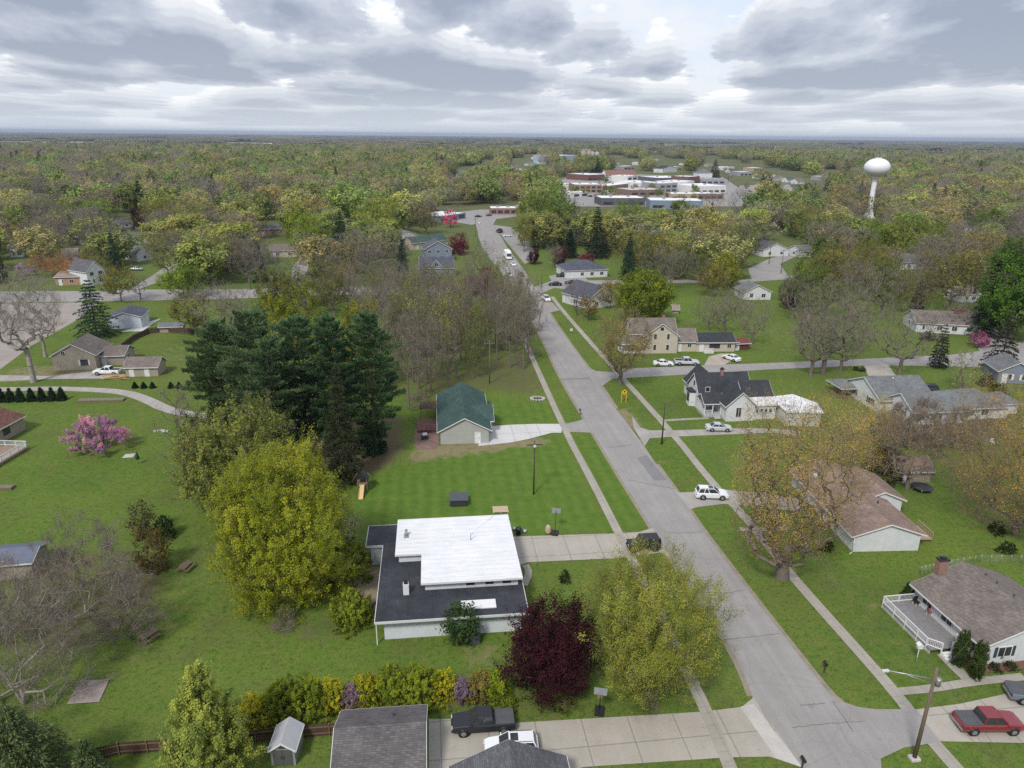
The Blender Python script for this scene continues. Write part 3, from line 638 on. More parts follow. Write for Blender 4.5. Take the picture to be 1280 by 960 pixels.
# ================================================================ buildings
class House:
    """a building in its own frame: x along the front, y away from the street, walls + roof + trim + openings as parts"""
    def __init__(s, name, label, cat, loc, rz=GR, wall=None, roof=None, trim=None, group=None):
        s.root = thing(name, label, cat, loc, rz, group)
        s.w = MB(); s.r = MB(); s.t = MB(); s.wm = wall or WHITE; s.rm = roof; s.tm = trim or WHITE
        s.extra = []
    def part(s, name, mb, m, parent=None, **kw): return mb.build(name, m, parent or s.root, **kw)
    def wing(s, x0, x1, y0, y1, eave, ridge, ax='x', over=.45, z0=-.15, walls=True, th=.16, gable_over=.3, roofmb=None, hip=False):
        r = roofmb or s.r
        if ax == 'x': T = lambda a, b, z: (a, b, z); a0, a1, b0, b1 = x0, x1, y0, y1
        else: T = lambda a, b, z: (b, a, z); a0, a1, b0, b1 = y0, y1, x0, x1
        bm = (b0+b1)/2; sl = (ridge-eave)/(bm-b0)
        if walls:
            if hip:
                s.w.box(x0, x1, y0, y1, z0, eave)
            else:
                sec = [(b0, z0), (b1, z0), (b1, eave), (bm, ridge-.02), (b0, eave)]
                s.w.hull_pts([T(a0, b, z) for b, z in sec], [T(a1, b, z) for b, z in sec])
        e0 = b0-over; e1 = b1+over; ze = eave-sl*over
        if hip:
            h = (bm-b0)+over
            top = [T(a0-over, e0, ze), T(a1+over, e0, ze), T(a1+over, e1, ze), T(a0-over, e1, ze)]
            L0, L1 = (a0-over+h, a1+over-h) if (a1-a0) > (b1-b0) else ((a0+a1)/2, (a0+a1)/2)
            P, Q = T(L0, bm, ridge), T(L1, bm, ridge)
            low = [(p[0], p[1], p[2]-th) for p in top]
            r.add(top+[P, Q]+low, [(0,1,5,4), (2,3,4,5), (1,2,5), (3,0,4), (6,7,1,0), (7,8,2,1), (8,9,3,2), (9,6,0,3), (9,8,7,6)])
            for i in range(4):
                p, q = Vector(low[i]), Vector(low[(i+1) % 4])
                d = (q-p).normalized(); o = Vector((d.y, -d.x, 0))*.02
                s.t.hull_pts([p+o+Vector((0,0,.02)), q+o+Vector((0,0,.02)), q+o+Vector((0,0,th)), p+o+Vector((0,0,th))], [p-o*.2+Vector((0,0,.02)), q-o*.2+Vector((0,0,.02)), q-o*.2+Vector((0,0,th)), p-o*.2+Vector((0,0,th))])
            return s
        g0, g1 = a0-gable_over, a1+gable_over
        for sd, e in ((-1, e0), (1, e1)):
            sec = [(e, ze), (bm, ridge), (bm, ridge+th), (e, ze+th)]
            r.hull_pts([T(g0, b, z) for b, z in sec], [T(g1, b, z) for b, z in sec])
            # white rake boards and eave fascia, set just proud
            for g, o in ((g0, -1), (g1, 1)):
                sec2 = [(e, ze-.06), (bm, ridge-.06), (bm, ridge+th-.04), (e, ze+th-.04)]
                s.t.hull_pts([T(g+o*.004, b, z) for b, z in sec2], [T(g+o*.05, b, z) for b, z in sec2])
            s.t.hull_pts([T(g0, e+sd*.004, ze-.05), T(g1, e+sd*.004, ze-.05), T(g1, e+sd*.004, ze+th-.04), T(g0, e+sd*.004, ze+th-.04)],
                         [T(g0, e+sd*.06, ze-.05), T(g1, e+sd*.06, ze-.05), T(g1, e+sd*.06, ze+th-.04), T(g0, e+sd*.06, ze+th-.04)])
        return s
    def face(s, f, u, off):
        """wall-plane frame: point on wall face f ('S','N','W','E') at coordinate u"""
        return {'S': (u, off, 0), 'N': (u, off, math.pi), 'W': (off, u, -math.pi/2), 'E': (off, u, math.pi/2)}[f]
    def window(s, f, off, u, z, w, h, shut=None, frame=None, mull=1, nm='window'):
        x, y, rz = s.face(f, u, off)
        m = MB(); t = .09
        m.box(-w/2-t, w/2+t, -.06, -.003, -t, 0).box(-w/2-t, w/2+t, -.06, -.003, h, h+t).box(-w/2-t, -w/2, -.06, -.003, 0, h).box(w/2, w/2+t, -.06, -.003, 0, h)
        for i in range(1, mull+1):
            c = -w/2+w*i/(mull+1); m.box(c-.03, c+.03, -.05, -.003, 0, h)
        o = m.build(nm, frame or s.tm, s.root, (x, y, z), rz)
        MB().box(-w/2, w/2, -.035, -.002, 0, h).build('pane', GLASS, o)
        if shut:
            for k in (-1, 1):
                c = k*(w/2+t+.2); b = MB().box(c-.18, c+.18, -.05, -.004, -.05, h+.05); b.build('shutter', shut, o)
        return o
    def door(s, f, off, u, w=.95, h=2.05, col=None, z=0, nm='door'):
        x, y, rz = s.face(f, u, off)
        m = MB().box(-w/2-.1, -w/2, -.07, -.003, 0, h+.1).box(w/2, w/2+.1, -.07, -.003, 0, h+.1).box(-w/2, w/2, -.07, -.003, h, h+.1)
        o = m.build(nm, s.tm, s.root, (x, y, z), rz)
        MB().box(-w/2, w/2, -.045, -.002, 0, h).build('door_panel', col or WHITE, o)
        MB().cbox((w/2-.12, -.07, 1.0), (.05, .06, .12)).build('handle', DARKM, o)
        return o
    def garage(s, f, off, u, w=2.8, h=2.2, col=None):
        x, y, rz = s.face(f, u, off); m = MB()
        for i in range(4): m.box(-w/2, w/2, -.05-.01*(i % 2), -.002, h*i/4+.01, h*(i+1)/4-.01)
        return m.build('garage_door', col or WHITE, s.root, (x, y, 0), rz)
    def chimney(s, x, y, z0, z1, w, m, cap=True, d=None):
        d = d or w
        r = s.flush()['roof']
        c = MB().box(x-w/2, x+w/2, y-d/2, y+d/2, z0, z1).build('chimney', m, r)
        if cap:
            MB().box(x-w/2-.08, x+w/2+.08, y-d/2-.08, y+d/2+.08, z1, z1+.12).box(x-w*.25, x+w*.25, y-d*.25, y+d*.25, z1+.12, z1+.35).build('chimney_cap', DARKM, c)
        return c
    def vent(s, x, y, z, h=.35, r=.07, m=None):
        MB().bar((x, y, z-.3), (x, y, z+h), r, n=8).build('vent_pipe', m or DARKM, s.flush()['roof'])
    _fl = None
    def flush(s):
        if s._fl is None:
            s._fl = {}
            if s.w.f: s._fl['wall'] = s.w.build('wall', s.wm, s.root)
            if s.r.f: s._fl['roof'] = s.r.build('roof', s.rm, s.root)
            if s.t.f: s._fl['trim'] = s.t.build('trim', s.tm, s.root)
        return s._fl
SH_DK = shingle('charcoal_shingle', (.05,.053,.062)); SH_GY = shingle('grey_shingle', (.17,.18,.185)); SH_BR = shingle('brown_shingle', (.27,.195,.16)); SH_TP = shingle('taupe_shingle', (.2,.17,.15))
SH_GN = shingle('green_shingle', (.055,.1,.09)); SH_MG = shingle('mid_grey_shingle', (.12,.12,.13)); SH_RD = shingle('red_brown_shingle', (.15,.075,.06)); SH_BL = shingle('blue_grey_shingle', (.09,.1,.13)); SH_TN = shingle('tan_shingle', (.3,.25,.2))
SD_W = siding('white_siding', (.64,.65,.66)); SD_G = siding('grey_siding', (.4,.41,.38), vertical=True, rows=.3); SD_B = siding('beige_siding', (.52,.46,.37)); SD_T = siding('tan_siding', (.36,.31,.25)); SD_BL = siding('blue_grey_siding', (.2,.235,.3)); SD_LB = siding('pale_blue_siding', (.55,.6,.66), vertical=True, rows=.3)
BR_R = brickmat('red_brick', (.24,.09,.06)); BR_O = brickmat('orange_brick', (.36,.19,.1)); BR_T = brickmat('tan_brick', (.42,.32,.22))
MEMB_W = mat('white_roof_membrane', (.72,.72,.73), .6, var=.07, scale=.35); MEMB_G = mat('grey_roof_membrane', (.3,.3,.31), .8, var=.15, scale=.3)
def felt():
    m = bpy.data.materials.new('black_roof_felt'); n = NT(m); c = n.objc(); sp = n.n('ShaderNodeSeparateXYZ', i0=c)
    fr = n.math('ABSOLUTE', n.math('SUBTRACT', n.math('FRACT', n.math('DIVIDE', sp.outputs[0], 2.7)), .5))
    a = n.mix(n.ramp(n.noise(c, .5, 6, .65), [(.35,0),(.7,1)]), (.026,.028,.035), (.052,.054,.064))
    a = n.mix(n.ramp(n.noise(c, .9, 4, .6), [(.62,0),(.8,.5)]), a, (.13,.13,.14))
    a = n.mix(n.ramp(fr, [(.488,0),(.495,.7)]), a, (.016,.017,.02))
    n.out(n.bsdf(a, .75, 0, .3)); return m
FELT = felt()
GREEN_SH = mat('green_shutter', (.03,.075,.06), .5); BLACK_SH = mat('black_shutter', (.025,.025,.028), .5)

# ---- flat-roofed white house in the foreground
def seams():
    m = bpy.data.materials.new('white_seamed_roof'); n = NT(m); c = n.objc(); sp = n.n('ShaderNodeSeparateXYZ', i0=c)
    fr = n.math('ABSOLUTE', n.math('SUBTRACT', n.math('FRACT', n.math('DIVIDE', sp.outputs[1], .95)), .5))
    a = n.mix(n.ramp(n.noise(c, .4, 6, .65), [(.35,0),(.7,1)]), (.66,.66,.67), (.74,.74,.75))
    a = n.mix(n.ramp(fr, [(.46,0),(.49,.6)]), a, (.38,.38,.39))
    a = n.mix(n.ramp(n.noise(n.n('ShaderNodeMapping', i0=c, i3=(.25,1.4,1)).outputs[0], 1.6, 5, .7), [(.48,0),(.72,.6)]), a, (.5,.49,.47)); a = n.mix(n.ramp(n.noise(c, 2.2, 4, .7), [(.66,0),(.8,.4)]), a, (.45,.43,.4))
    n.out(n.bsdf(a, .55, 0, .3, fr, .2, .02)); return m
WR = seams()
h = House('flat_roofed_house', 'white flat-roofed house with white upper roof and black lower roof by the driveway', 'house', (-13.7, 63.7), rad(6.5), mat('white_painted_wall', (.6,.63,.67), .7, var=.1, scale=.8))
w = h.w
w.box(.1, 15.1, .1, 9.9, -.1, 2.75); w.box(.1, 15.3, 9.9, 18.0, -.1, 2.75); w.box(-2.4, .1, 14.6, 18.8, -.1, 2.72)
h.flush()
wl = h._fl['wall']
lower = MB().prism([(-.75,-.8),(15.75,-.8),(15.75,10.4),(1.2,10.4),(1.2,19.2),(-2.9,19.2),(-2.9,14.3),(-.75,14.3)], 2.78, 3.0).build('lower_roof', FELT, h.root); h._fl['roof'] = lower
tr = MB()
for a, b in (((-.75,-.8),(15.75,-.8)), ((15.75,-.8),(15.75,10.4)), ((-.75,14.3),(-.75,-.8)), ((-2.9,19.2),(-2.9,14.3)), ((-2.9,14.3),(-.75,14.3)), ((1.2,19.2),(-2.9,19.2))):
    d = (Vector(b)-Vector(a)).normalized(); nx, ny = d.y, -d.x
    tr.hull_pts([(a[0]+nx*.004, a[1]+ny*.004, 2.74), (b[0]+nx*.004, b[1]+ny*.004, 2.74), (b[0]+nx*.004, b[1]+ny*.004, 3.03), (a[0]+nx*.004, a[1]+ny*.004, 3.03)],
                 [(a[0]+nx*.07, a[1]+ny*.07, 2.74), (b[0]+nx*.07, b[1]+ny*.07, 2.74), (b[0]+nx*.07, b[1]+ny*.07, 3.03), (a[0]+nx*.07, a[1]+ny*.07, 3.03)])
tr.build('fascia', mat('grey_white_fascia', (.6,.6,.6), .5, var=.08), h.root)
clere = MB().prism([(4.55,4.4),(15.2,4.4),(15.2,17.7),(1.45,17.7),(1.45,10.35),(4.55,10.35)], 2.99, 4.02).build('clerestory', h.wm, h.root)
up = MB().prism([(4.1,3.85),(15.7,3.85),(15.5,18.3),(.95,18.3),(.95,9.95),(4.1,9.95)], 4.02, 4.3).build('upper_roof', WR, h.root, bevel=.03)
for u in (9.7, 11.9, 13.9): h.window('S', 4.4, u, 3.3, 1.0, .5, mull=0, nm='clerestory_window')
h.window('S', .1, 1.9, 2.15, 1.8, .42, mull=1); h.window('S', .1, 6.2, 2.2, 1.9, .4, mull=1); h.window('S', .1, 13.2, 2.15, 2.8, .42, mull=2)
h.window('E', 15.1, 3.2, 1.0, 1.6, 1.3, mull=1); h.door('E', 15.1, 7.2); h.window('W', -2.4, 16.6, 1.1, 1.2, .9)
c = MB().box(2.1, 2.75, 3.65, 4.25, 2.98, 4.35).build('chimney', mat('white_painted_brick', (.68,.68,.68), .8, scale=4), lower)
MB().box(2.2, 2.65, 3.75, 4.15, 4.35, 4.55).box(2.32, 2.53, 3.85, 4.05, 4.55, 4.85).build('chimney_cap', DARKM, c)
MB().box(8.5, 12.35, .35, 1.85, 3.0, 3.14).build('skylight', mat('skylight_white', (.7,.69,.68), .4, var=.1), h.root, bevel=.03)
v = MB().bar((2.2,14.2,4.29),(2.2,14.2,5.0),.13,n=10).bar((2.2,14.2,5.0),(2.2,14.2,5.15),.2,.2,n=10).box(1.9,2.5,13.6,14.8,4.3,4.36); v.build('roof_vent', STEEL, up)
MB().bar((10.2,12.4,4.29),(10.2,12.4,5.25),.05,n=6).bar((10.2,12.4,5.2),(10.6,12.4,5.25),.04,n=6).build('antenna_mast', STEEL, up)
MB().bar((10.2,12.4,5.1),(13.6,18.2,4.3),.012,n=4).build('guy_wire', STEEL, up)
MB().box(-.7,-.6,-.72,-.62,-.1,2.74).build('porch_post', WHITE, h.root)
MB().box(7.0, 7.4, -.02, .09, 1.9, 2.0).build('wall_lamp', DARKM, h.root)

# ---- grey house with green roof
h = House('ranch_house', 'grey-sided house with a dark green shingle roof and brick side patio', 'house', (-12.6,115.6), rad(6.2), SD_G, SH_GN)
h.wing(0, 8.6, 0, 19, 2.65, 4.9, 'y', .55); h.wing(4.5, 9.6, 4.5, 11, 2.65, 4.3, 'x', .5)
h.door('S', 0, 6.6, .9, 2.05, mat('white_door', (.7,.7,.7), .4)); h.window('W', 0, 5, 1, 1.5, 1.2); h.window('W', 0, 9, .1, 2.2, 2.0); h.window('W', 0, 15, 1, 1.5, 1.2)
h.garage('E', 9.6, 7.7, 4.8, 2.2); h.window('E', 8.6, 15, 1, 1.4, 1.2)
for y, z in ((15.5,4.6),(12.5,4.5),(10.8,4.3)): h.vent(3.6, y, z, .25, .12)
pg = MB()
for x in (-3.6, -.5):
    for y in (11.5, 15.5): pg.box(x-.07, x+.07, y-.07, y+.07, 0, 2.4)
for i in range(12): pg.box(-3.9, -.1, 11.3+i*.38, 11.38+i*.38, 2.4, 2.55)
pg.build('pergola', WOOD, h.root)
dk = mat('red_brown_deck', (.17,.085,.065), .8, scale=3); d = MB().box(-4.2, -.05, 5.5, 11.2, .05, .55)
d.build('deck', dk, h.root)
rl = MB()
for i in range(9): rl.box(-4.2, -4.12, 5.5+i*.7, 5.58+i*.7, .55, 1.45)
for i in range(6): rl.box(-4.2+i*.8, -4.12+i*.8, 5.5, 5.58, .55, 1.45)
rl.box(-4.22, -4.1, 5.5, 11.2, 1.45, 1.53).box(-4.2, -.1, 5.48, 5.6, 1.45, 1.53).build('deck_railing', WOOD, h.root)

# ---- white house with steep charcoal gables
h = House('gabled_house', 'white house with steep charcoal gables and front porch beside the gravel drive', 'house', (41.5,127.7), rad(6), SD_W, SH_DK)
h.wing(0, 5.6, 0, 8, 3.4, 5.9, 'y', .45); h.wing(-3.2, 7.5, 6.5, 13, 3.6, 6.7, 'x', .45); h.wing(-2.6, 3, 11.5, 17, 3.2, 6.2, 'y', .4)
h.wing(5.6, 11.5, 5.5, 11, 3.2, 5.3, 'x', .45); h.wing(-3.4, .2, 2.6, 6.6, 2.9, 4.2, 'x', .3, walls=False)
h.w.box(5.65, 10.2, .6, 5.5, -.1, 2.8)
h.window('S', 0, 2.4, .9, 1.0, 1.9, frame=WHITE); h.window('S', .6, 6.4, 1.4, .45, .8, mull=0)
for u in (7.3, 8.2, 9.1): h.window('S', .6, u, 1.4, .5, .8, mull=0)
h.window('W', -3.2, 9.7, .9, 1.3, 1.7); h.window('W', -3.2, 9.7, 4.1, .9, 1.1, mull=0); h.window('S', 6.5, -1.6, 3.9, .8, .9, mull=0)
h.chimney(2.2, 9.4, 5.6, 7.6, .6, BR_R)
MB().box(5.4, 10.5, .35, 5.6, 2.81, 2.95).build('lean_to_roof', mat('worn_white_roof', (.62,.6,.58), .8, var=.25), h.root)
po = MB().box(-3.5, -.02, 2.4, 6.45, .0, .55)
for i in range(5): po.box(-1.6-.0, -.4, 2.4-.28*(i+1), 2.4-.28*i, 0, .55-.11*(i+1))
po.build('porch_floor', mat('grey_porch', (.4,.4,.4), .7), h.root)
pr = MB()
for x, y in ((-3.4,2.5),(-3.4,6.3),(-1.8,2.5),(-.15,2.5)): MB().box(x-.08, x+.08, y-.08, y+.08, .55, 2.85).build('porch_post', WHITE, h.root)
for i in range(14): pr.box(-3.43, -3.37, 2.6+i*.27, 2.66+i*.27, .55, 1.4)
for i in range(6): pr.box(-3.3+i*.26, -3.25+i*.26, 2.47, 2.53, .55, 1.4)
pr.box(-3.45, -3.35, 2.5, 6.3, 1.4, 1.48).box(-3.35, -1.8, 2.45, 2.55, 1.41, 1.47); pr.build('porch_railing', WHITE, h.root)
by = MB().prism([(-3.22,8.5),(-4.3,8.9),(-4.3,10.6),(-3.22,11)], 0, 3.0).build('bay', SD_W, h.root)
MB().prism([(-3.1,8.3),(-4.5,8.75),(-4.5,10.75),(-3.1,11.2)], 3.0, 3.3).build('bay_roof', SH_DK, by)
MB().box(-4.33,-4.29,9.1,10.4,.8,2.6).build('bay_window', GLASS, by)
g = House('flat_garage', 'white flat-roofed garage joined to the right of the charcoal-gabled house', 'garage', (52.6,126.0), rad(6), SD_W)
g.w.prism([(0,0),(6.2,-1),(7.5,4),(5.2,8.6),(0,7.6)], -.1, 2.7); g.flush()
MB().prism([(-.3,-.3),(6.5,-1.3),(7.9,4),(5.4,9),(-.2,7.9)], 2.72, 2.95).build('roof', MEMB_W, g.root); g.garage('S', -.25, 2.2, 2.6, 2.1); g.window('S', -.1, 5.5, 1.1, .9, .9)

# ---- beige farmhouse on the side street corner
h = House('farmhouse', 'beige two-storey farmhouse with grey gable roof on the side street corner', 'house', (33.5,173.0), rad(3), SD_B, SH_TP)
h.wing(-3.2, 8.6, 2.5, 9.5, 4.7, 7.7, 'x', .4); h.wing(0, 8.4, 0, 6, 4.7, 7.75, 'y', .4); h.wing(8.4, 13.8, 1.5, 8.5, 2.8, 5.2, 'x', .4); h.wing(-6, 0, .2, 5, 2.5, 3.6, 'x', .3, walls=False)
for u in (2.6, 5.9):
    for z in (.9, 3.7): h.window('S', 0, u, z, .7, 1.4, mull=0)
h.window('S', 0, 4.2, 6.1, .6, .6, mull=0, frame=BLACK_SH); h.door('S', 1.5, 9.4, col=WHITE); h.window('S', 1.5, 12, 1.2, .9, .9)
pp = MB()
for x in (-5.8, -3.4, -.3): pp.box(x-.1, x+.1, .1, .3, 0, 2.5)
pp.box(-6, 0, .1, 5, 0, .35).build('porch', WHITE, h.root)
h.chimney(6.5, 8.2, 5.3, 8.3, .6, BR_R)
h.flush()
a = House('house_annex', 'low beige annex with a black roof joined to the right of the farmhouse', 'house', (47.7,175.0), rad(3), SD_B, SH_DK)
a.wing(-.5, 9.5, 0, 7, 2.6, 4.0, 'x', .4); a.window('S', 0, 4.2, 1, 2.6, 1.0, mull=3, frame=BLACK_SH); a.door('S', 0, .8, col=WHITE); a.window('S', 0, 8, 1, 1, 1); a.flush()
bd = MB().box(1.2,3.6,-1.6,-.05,0,.5)
for i in range(7): bd.box(1.2+i*.39,1.27+i*.39,-1.6,-1.53,.5,1.3)
bd.box(1.2,3.6,-1.62,-1.5,1.3,1.38).build('deck', mat('white_deck', (.6,.6,.6), .6), a.root)

# ---- grey-roofed ranch on the right
h = House('ranch_house', 'white ranch house with grey roof, black shutters and angled wings by the side street', 'house', (74.6,125.0), rad(7), SD_W, SH_GY)
h.wing(0, 11.5, 8, 20, 2.9, 5.6, 'x', .5); h.wing(2.5, 14, 1.5, 9.5, 2.8, 5.0, 'x', .5); h.wing(12, 24, 3, 12, 2.7, 4.9, 'x', .5, hip=True); h.wing(22, 28, 5, 10, 2.5, 4.0, 'x', .4, hip=True); h.wing(-3, .3, 16.5, 22, 2.5, 3.6, 'x', .4, walls=False, hip=True)
for u in (11, 17): h.window('W', 0, u, .95, 1.6, 1.2, shut=BLACK_SH)
h.window('W', 2.5, 5, 1.1, 2.4, .9, shut=BLACK_SH, mull=2)
for u in (4.5, 8, 16, 19): h.window('S', 1.5 if u < 12 else 3, u, .9, 1.5, 1.2)
h.door('S', 1.5, 11.5, col=BLACKP); h.vent(5.5, 13.0, 5.3, .45, .15, STEEL)
pp = MB()
for y in (16.7, 21.8): pp.box(-2.9, -2.75, y-.08, y+.08, 0, 2.5)
pp.box(-3, 0, 16.5, 22, 0, .3).build('porch', WOOD, h.root); h.flush()
cp = MB().box(12.5, 16, 12.6, 16, .9, 1.1).box(12.6,12.7,12.7,12.8,-.1,.9).box(15.8,15.9,12.7,12.8,-.1,.9); cp.build('patio_cover', WHITE, h.root)

# ---- brown-roofed ranch behind the big street maple
h = House('ranch_house', 'white ranch house with a light brown roof behind the big budding street tree', 'house', (45.6,82.1), rad(3), SD_W, SH_BR)
h.wing(0, 9, 0, 19.5, 2.55, 4.1, 'y', .6); h.wing(6, 12, 9.5, 17.5, 2.5, 3.75, 'y', .5)
h.window('W', 0, 5, 1, 1.6, 1.2); h.window('W', 0, 10, 1, 1.6, 1.2); h.door('W', 0, 13); h.window('E', 9, 4, 1, 1.2, 1.1)
for x, y, z in ((5.6, 9, 3.7), (5.3, 12, 3.8), (6.4, 6.5, 3.6)): h.vent(x, y, z+.15, .25, .12)
MB().bar((-.1,-.15,0),(-.1,-.15,2.5),.06,n=6).bar((-.1,-.15,.1),(-.6,-.5,.0),.06,n=6).build('downspout', WHITE, h.root)
MB().box(1.5,2.3,15.2,16.4,3.2,3.5).build('skylight', WHITE, h._fl['roof'] if h._fl else h.flush()['roof'])
db = MB().box(9.05, 12.2, 2.0, 5.5, .3, .5)
for i in range(8): db.box(12.1, 12.18, 2.0+i*.48, 2.08+i*.48, .5, 1.35)
db.box(12.08,12.2,2.0,5.5,1.35,1.43); db.build('deck', mat('tan_deck', (.33,.24,.17), .8), h.root)

# ---- taupe-roofed ranch bottom right
h = House('ranch_house', 'white ranch house with taupe shingle roof, brick chimney and railed front deck', 'house', (49.3,60.6), rad(8.5), SD_W, SH_TP)
h.wing(0, 11.5, 0, 10.6, 2.7, 4.9, 'y', .6, gable_over=.35)
h.window('S', 0, 2.5, .95, 1.5, 1.15, shut=GREEN_SH); h.window('S', 0, 6.8, .95, 1.5, 1.15, shut=GREEN_SH); h.window('W', 0, 1.3, .85, 1.6, 1.3, shut=GREEN_SH, mull=2)
h.window('W', 0, 5.3, 1.3, 1.6, 1.0); h.window('W', 0, 8.4, 1.3, 1.4, 1.0); h.door('W', 0, 3.3, col=WHITE, z=.5)
h.chimney(2.9, 10.75, 0, 5.7, 1.1, BR_R, d=.75)
for y in (8.6, 7.0, 4.6, 2.0): h.vent(6.9, y, 4.65, .22, .1)
MB().box(2.2,2.5,-.1,-.003,1.2-.5,1.45-.5).build('electric_meter', STEEL, h.root)
grd = mat('grey_deck_boards', (.2,.19,.19), .75, var=.2, scale=2)
MB().box(-4.1, -.02, 2.3, 10.4, .45, .6).build('deck', grd, h.root)
rl = MB()
def rail(p, q):
    L = math.hypot(q[0]-p[0], q[1]-p[1]); nn = max(2, int(L/.16)); d = ((q[0]-p[0])/L, (q[1]-p[1])/L)
    for i in range(nn+1):
        x, y = p[0]+d[0]*L*i/nn, p[1]+d[1]*L*i/nn; k = .055 if i % 12 == 0 or i == nn else .018
        rl.box(x-k, x+k, y-k, y+k, .6 if k < .05 else 0, 1.55)
    for z in (.72, 1.5):
        nx, ny = -d[1]*.045, d[0]*.045
        rl.hull_pts([(p[0]+nx,p[1]+ny,z),(q[0]+nx,q[1]+ny,z),(q[0]+nx,q[1]+ny,z+.08),(p[0]+nx,p[1]+ny,z+.08)], [(p[0]-nx,p[1]-ny,z),(q[0]-nx,q[1]-ny,z),(q[0]-nx,q[1]-ny,z+.08),(p[0]-nx,p[1]-ny,z+.08)])
rail((-4.05,10.35),(-4.05,3.0)); rail((-4.05,10.35),(-.1,10.35)); rail((-4.05,3.0),(-3.0,2.0)); rail((-1.8,2.0),(-.4,2.0)); rail((-.4,2.0),(-.4,3.2))
rl.build('deck_railing', WHITE, h.root)
sk = MB().box(-4.08,-4.0,2.35,10.38,.0,.44).box(-4.05,-.05,10.3,10.38,0,.44); sk.build('deck_skirt', mat('lattice_grey', (.42,.42,.42), .8), h.root)
stp = MB()
for i in range(3): stp.box(-3.0,-1.7,1.95-.3*(i+1),1.95-.3*i,0,.45-.14*i)
stp.build('steps', WHITE, h.root)
bedm = mat('red_mulch', (.15,.08,.055), .95, var=.3, scale=4)
def placed(root, x, y):
    r = root.rotation_euler[2]; return root.location.x+x*math.cos(r)-y*math.sin(r), root.location.y+x*math.sin(r)+y*math.cos(r)
BR = h.root
for poly in ([(-1.7,-.1),(-.02,-.1),(-.02,3.0),(-1.7,2.0)], [(-1.2,-1.15),(9,-1.15),(9,-.03),(-1.2,-.03)]):
    sheet('flower_bed', [placed(BR, *p) for p in poly], .1, bedm, True)

# ---- garden shed, brown-roofed garage and house roof along the bottom edge
PLG = mat('grey_plastic_panel', (.24,.24,.235), .6, var=.08)
h = House('garden_shed', 'small grey plastic garden shed with double doors by the board fence', 'shed', G(355,957), rad(2), PLG, mat('pale_grey_plastic_roof', (.36,.365,.37), .6, var=.08))
h.wing(-1.05, 1.05, 0, 2.7, 1.75, 2.5, 'y', .14, gable_over=.12)
for u in (-.42, .42):
    o = MB().box(u-.4,u+.4,-.05,-.004,.05,1.75).build('door', mat('dark_grey_plastic', (.09,.09,.09), .5), h.root); MB().cbox((u*.3,-.07,.95),(.04,.04,.3)).build('handle', DARKM, o)
MB().cbox((0,-.03,2.05),(.5,.04,.22)).build('gable_window', GLASS, h.root); h.flush()
h = House('garage', 'large garage with weathered brown-grey shingle roof beside the concrete driveway', 'garage', (-14.6,43.6), rad(6), SD_T, shingle('weathered_shingle', (.135,.125,.125)))
h.wing(.4, 7.6, 0.2, 7.3, 2.4, 4.1, 'x', .35); h.garage('E', 7.6, 3.6, 4.8, 2.1); h.vent(5, 5.6, 3.4, .2, .1); h.window('W', .4, 3, 1.1, .9, .9); h.flush()
h = House('house', 'house with dark blue-grey gable roof at the bottom edge by the driveway', 'house', (-3.6,34.7), rad(7), SD_W, SH_MG)
h.wing(.4, 9.3, 0, 10, 2.8, 4.9, 'y', .5); h.window('N', 10, 5, 1, 1.5, 1.2); h.door('E', 9.3, 6); h.flush()

# ---- tan house, shed and neighbours on the left
h = House('cottage', 'tan house with brown-grey roof beside the dirt drive on the left', 'house', (-105.4,155.0), rad(8), SD_T, SH_TP)
h.wing(0, 9.2, 0, 9, 3.6, 6.1, 'y', .45); h.wing(9.2, 14.5, 2.5, 9, 2.5, 3.9, 'x', .4)
h.window('S', 0, 6.7, 1.1, 1.5, 1.2, shut=WHITE, mull=1, frame=BLACK_SH); h.window('S', 0, 2.5, 3.4, .8, 1.0); h.door('S', 2.5, 10, col=WHITE); h.window('E', 14.5, 5, 1, 1.1, 1.1)
for y in (3, 4.6, 6.2): h.vent(3.4, y, 5.6, .2, .1)
h.flush()
h = House('tool_shed', 'small tan shed with brown roof right of the white pickup', 'shed', (-86.8,151.0), rad(5), SD_T, SH_TP)
h.wing(0, 7, 0, 5, 2.3, 3.8, 'x', .35); h.door('S', 0, 1.3, .9, 1.9); h.door('S', 0, 4.6, .9, 1.9); h.flush()
h = House('garage', 'pale blue metal garage with navy roof on the corner lot', 'garage', (-112.5,191.5), rad(14), SD_LB, SH_BL)
h.wing(0, 8.5, 0, 9, 3.2, 4.6, 'y', .4); h.garage('E', 8.5, 2.5, 3, 2.5); h.garage('E', 8.5, 6.5, 3, 2.5); h.flush()
h = House('ranch_house', 'tan brick house with red-brown roof and white railed deck at the left edge', 'house', (-104.5,106.5), rad(-3), SD_T, SH_RD)
h.wing(0, 14, 0, 15, 2.7, 4.9, 'y', .5); h.window('E', 14, 4, 1, 1.4, 1.1, frame=BLACK_SH); h.window('E', 14, 10.5, 1, 1.4, 1.1, frame=BLACK_SH); h.flush()
dd = MB().box(14.05, 20.6, -3.5, 6.6, .1, .5).build('deck', mat('deck_brown', (.25,.18,.14), .8), h.root)
rl = MB(); rail((20.5,-3.4),(20.5,6.5)); rail((14.2,-3.4),(20.5,-3.4)); rail((20.5,6.5),(15.5,6.5)); rl.build('deck_railing', WHITE, h.root)
MB().cbox((15.4,1.2,1.0),(.9,.6,1.0)).build('deck_grill', DARKM, h.root)
h = House('long_shed', 'long low shed with blue-grey metal roof behind the bare brush', 'shed', (-76.5,71.5), rad(10), SD_T, mat('blue_grey_metal_roof', (.13,.145,.19), .5, .2, var=.12))
h.wing(0, 18, 0, 4.4, 2.2, 3.0, 'x', .3); h.flush()
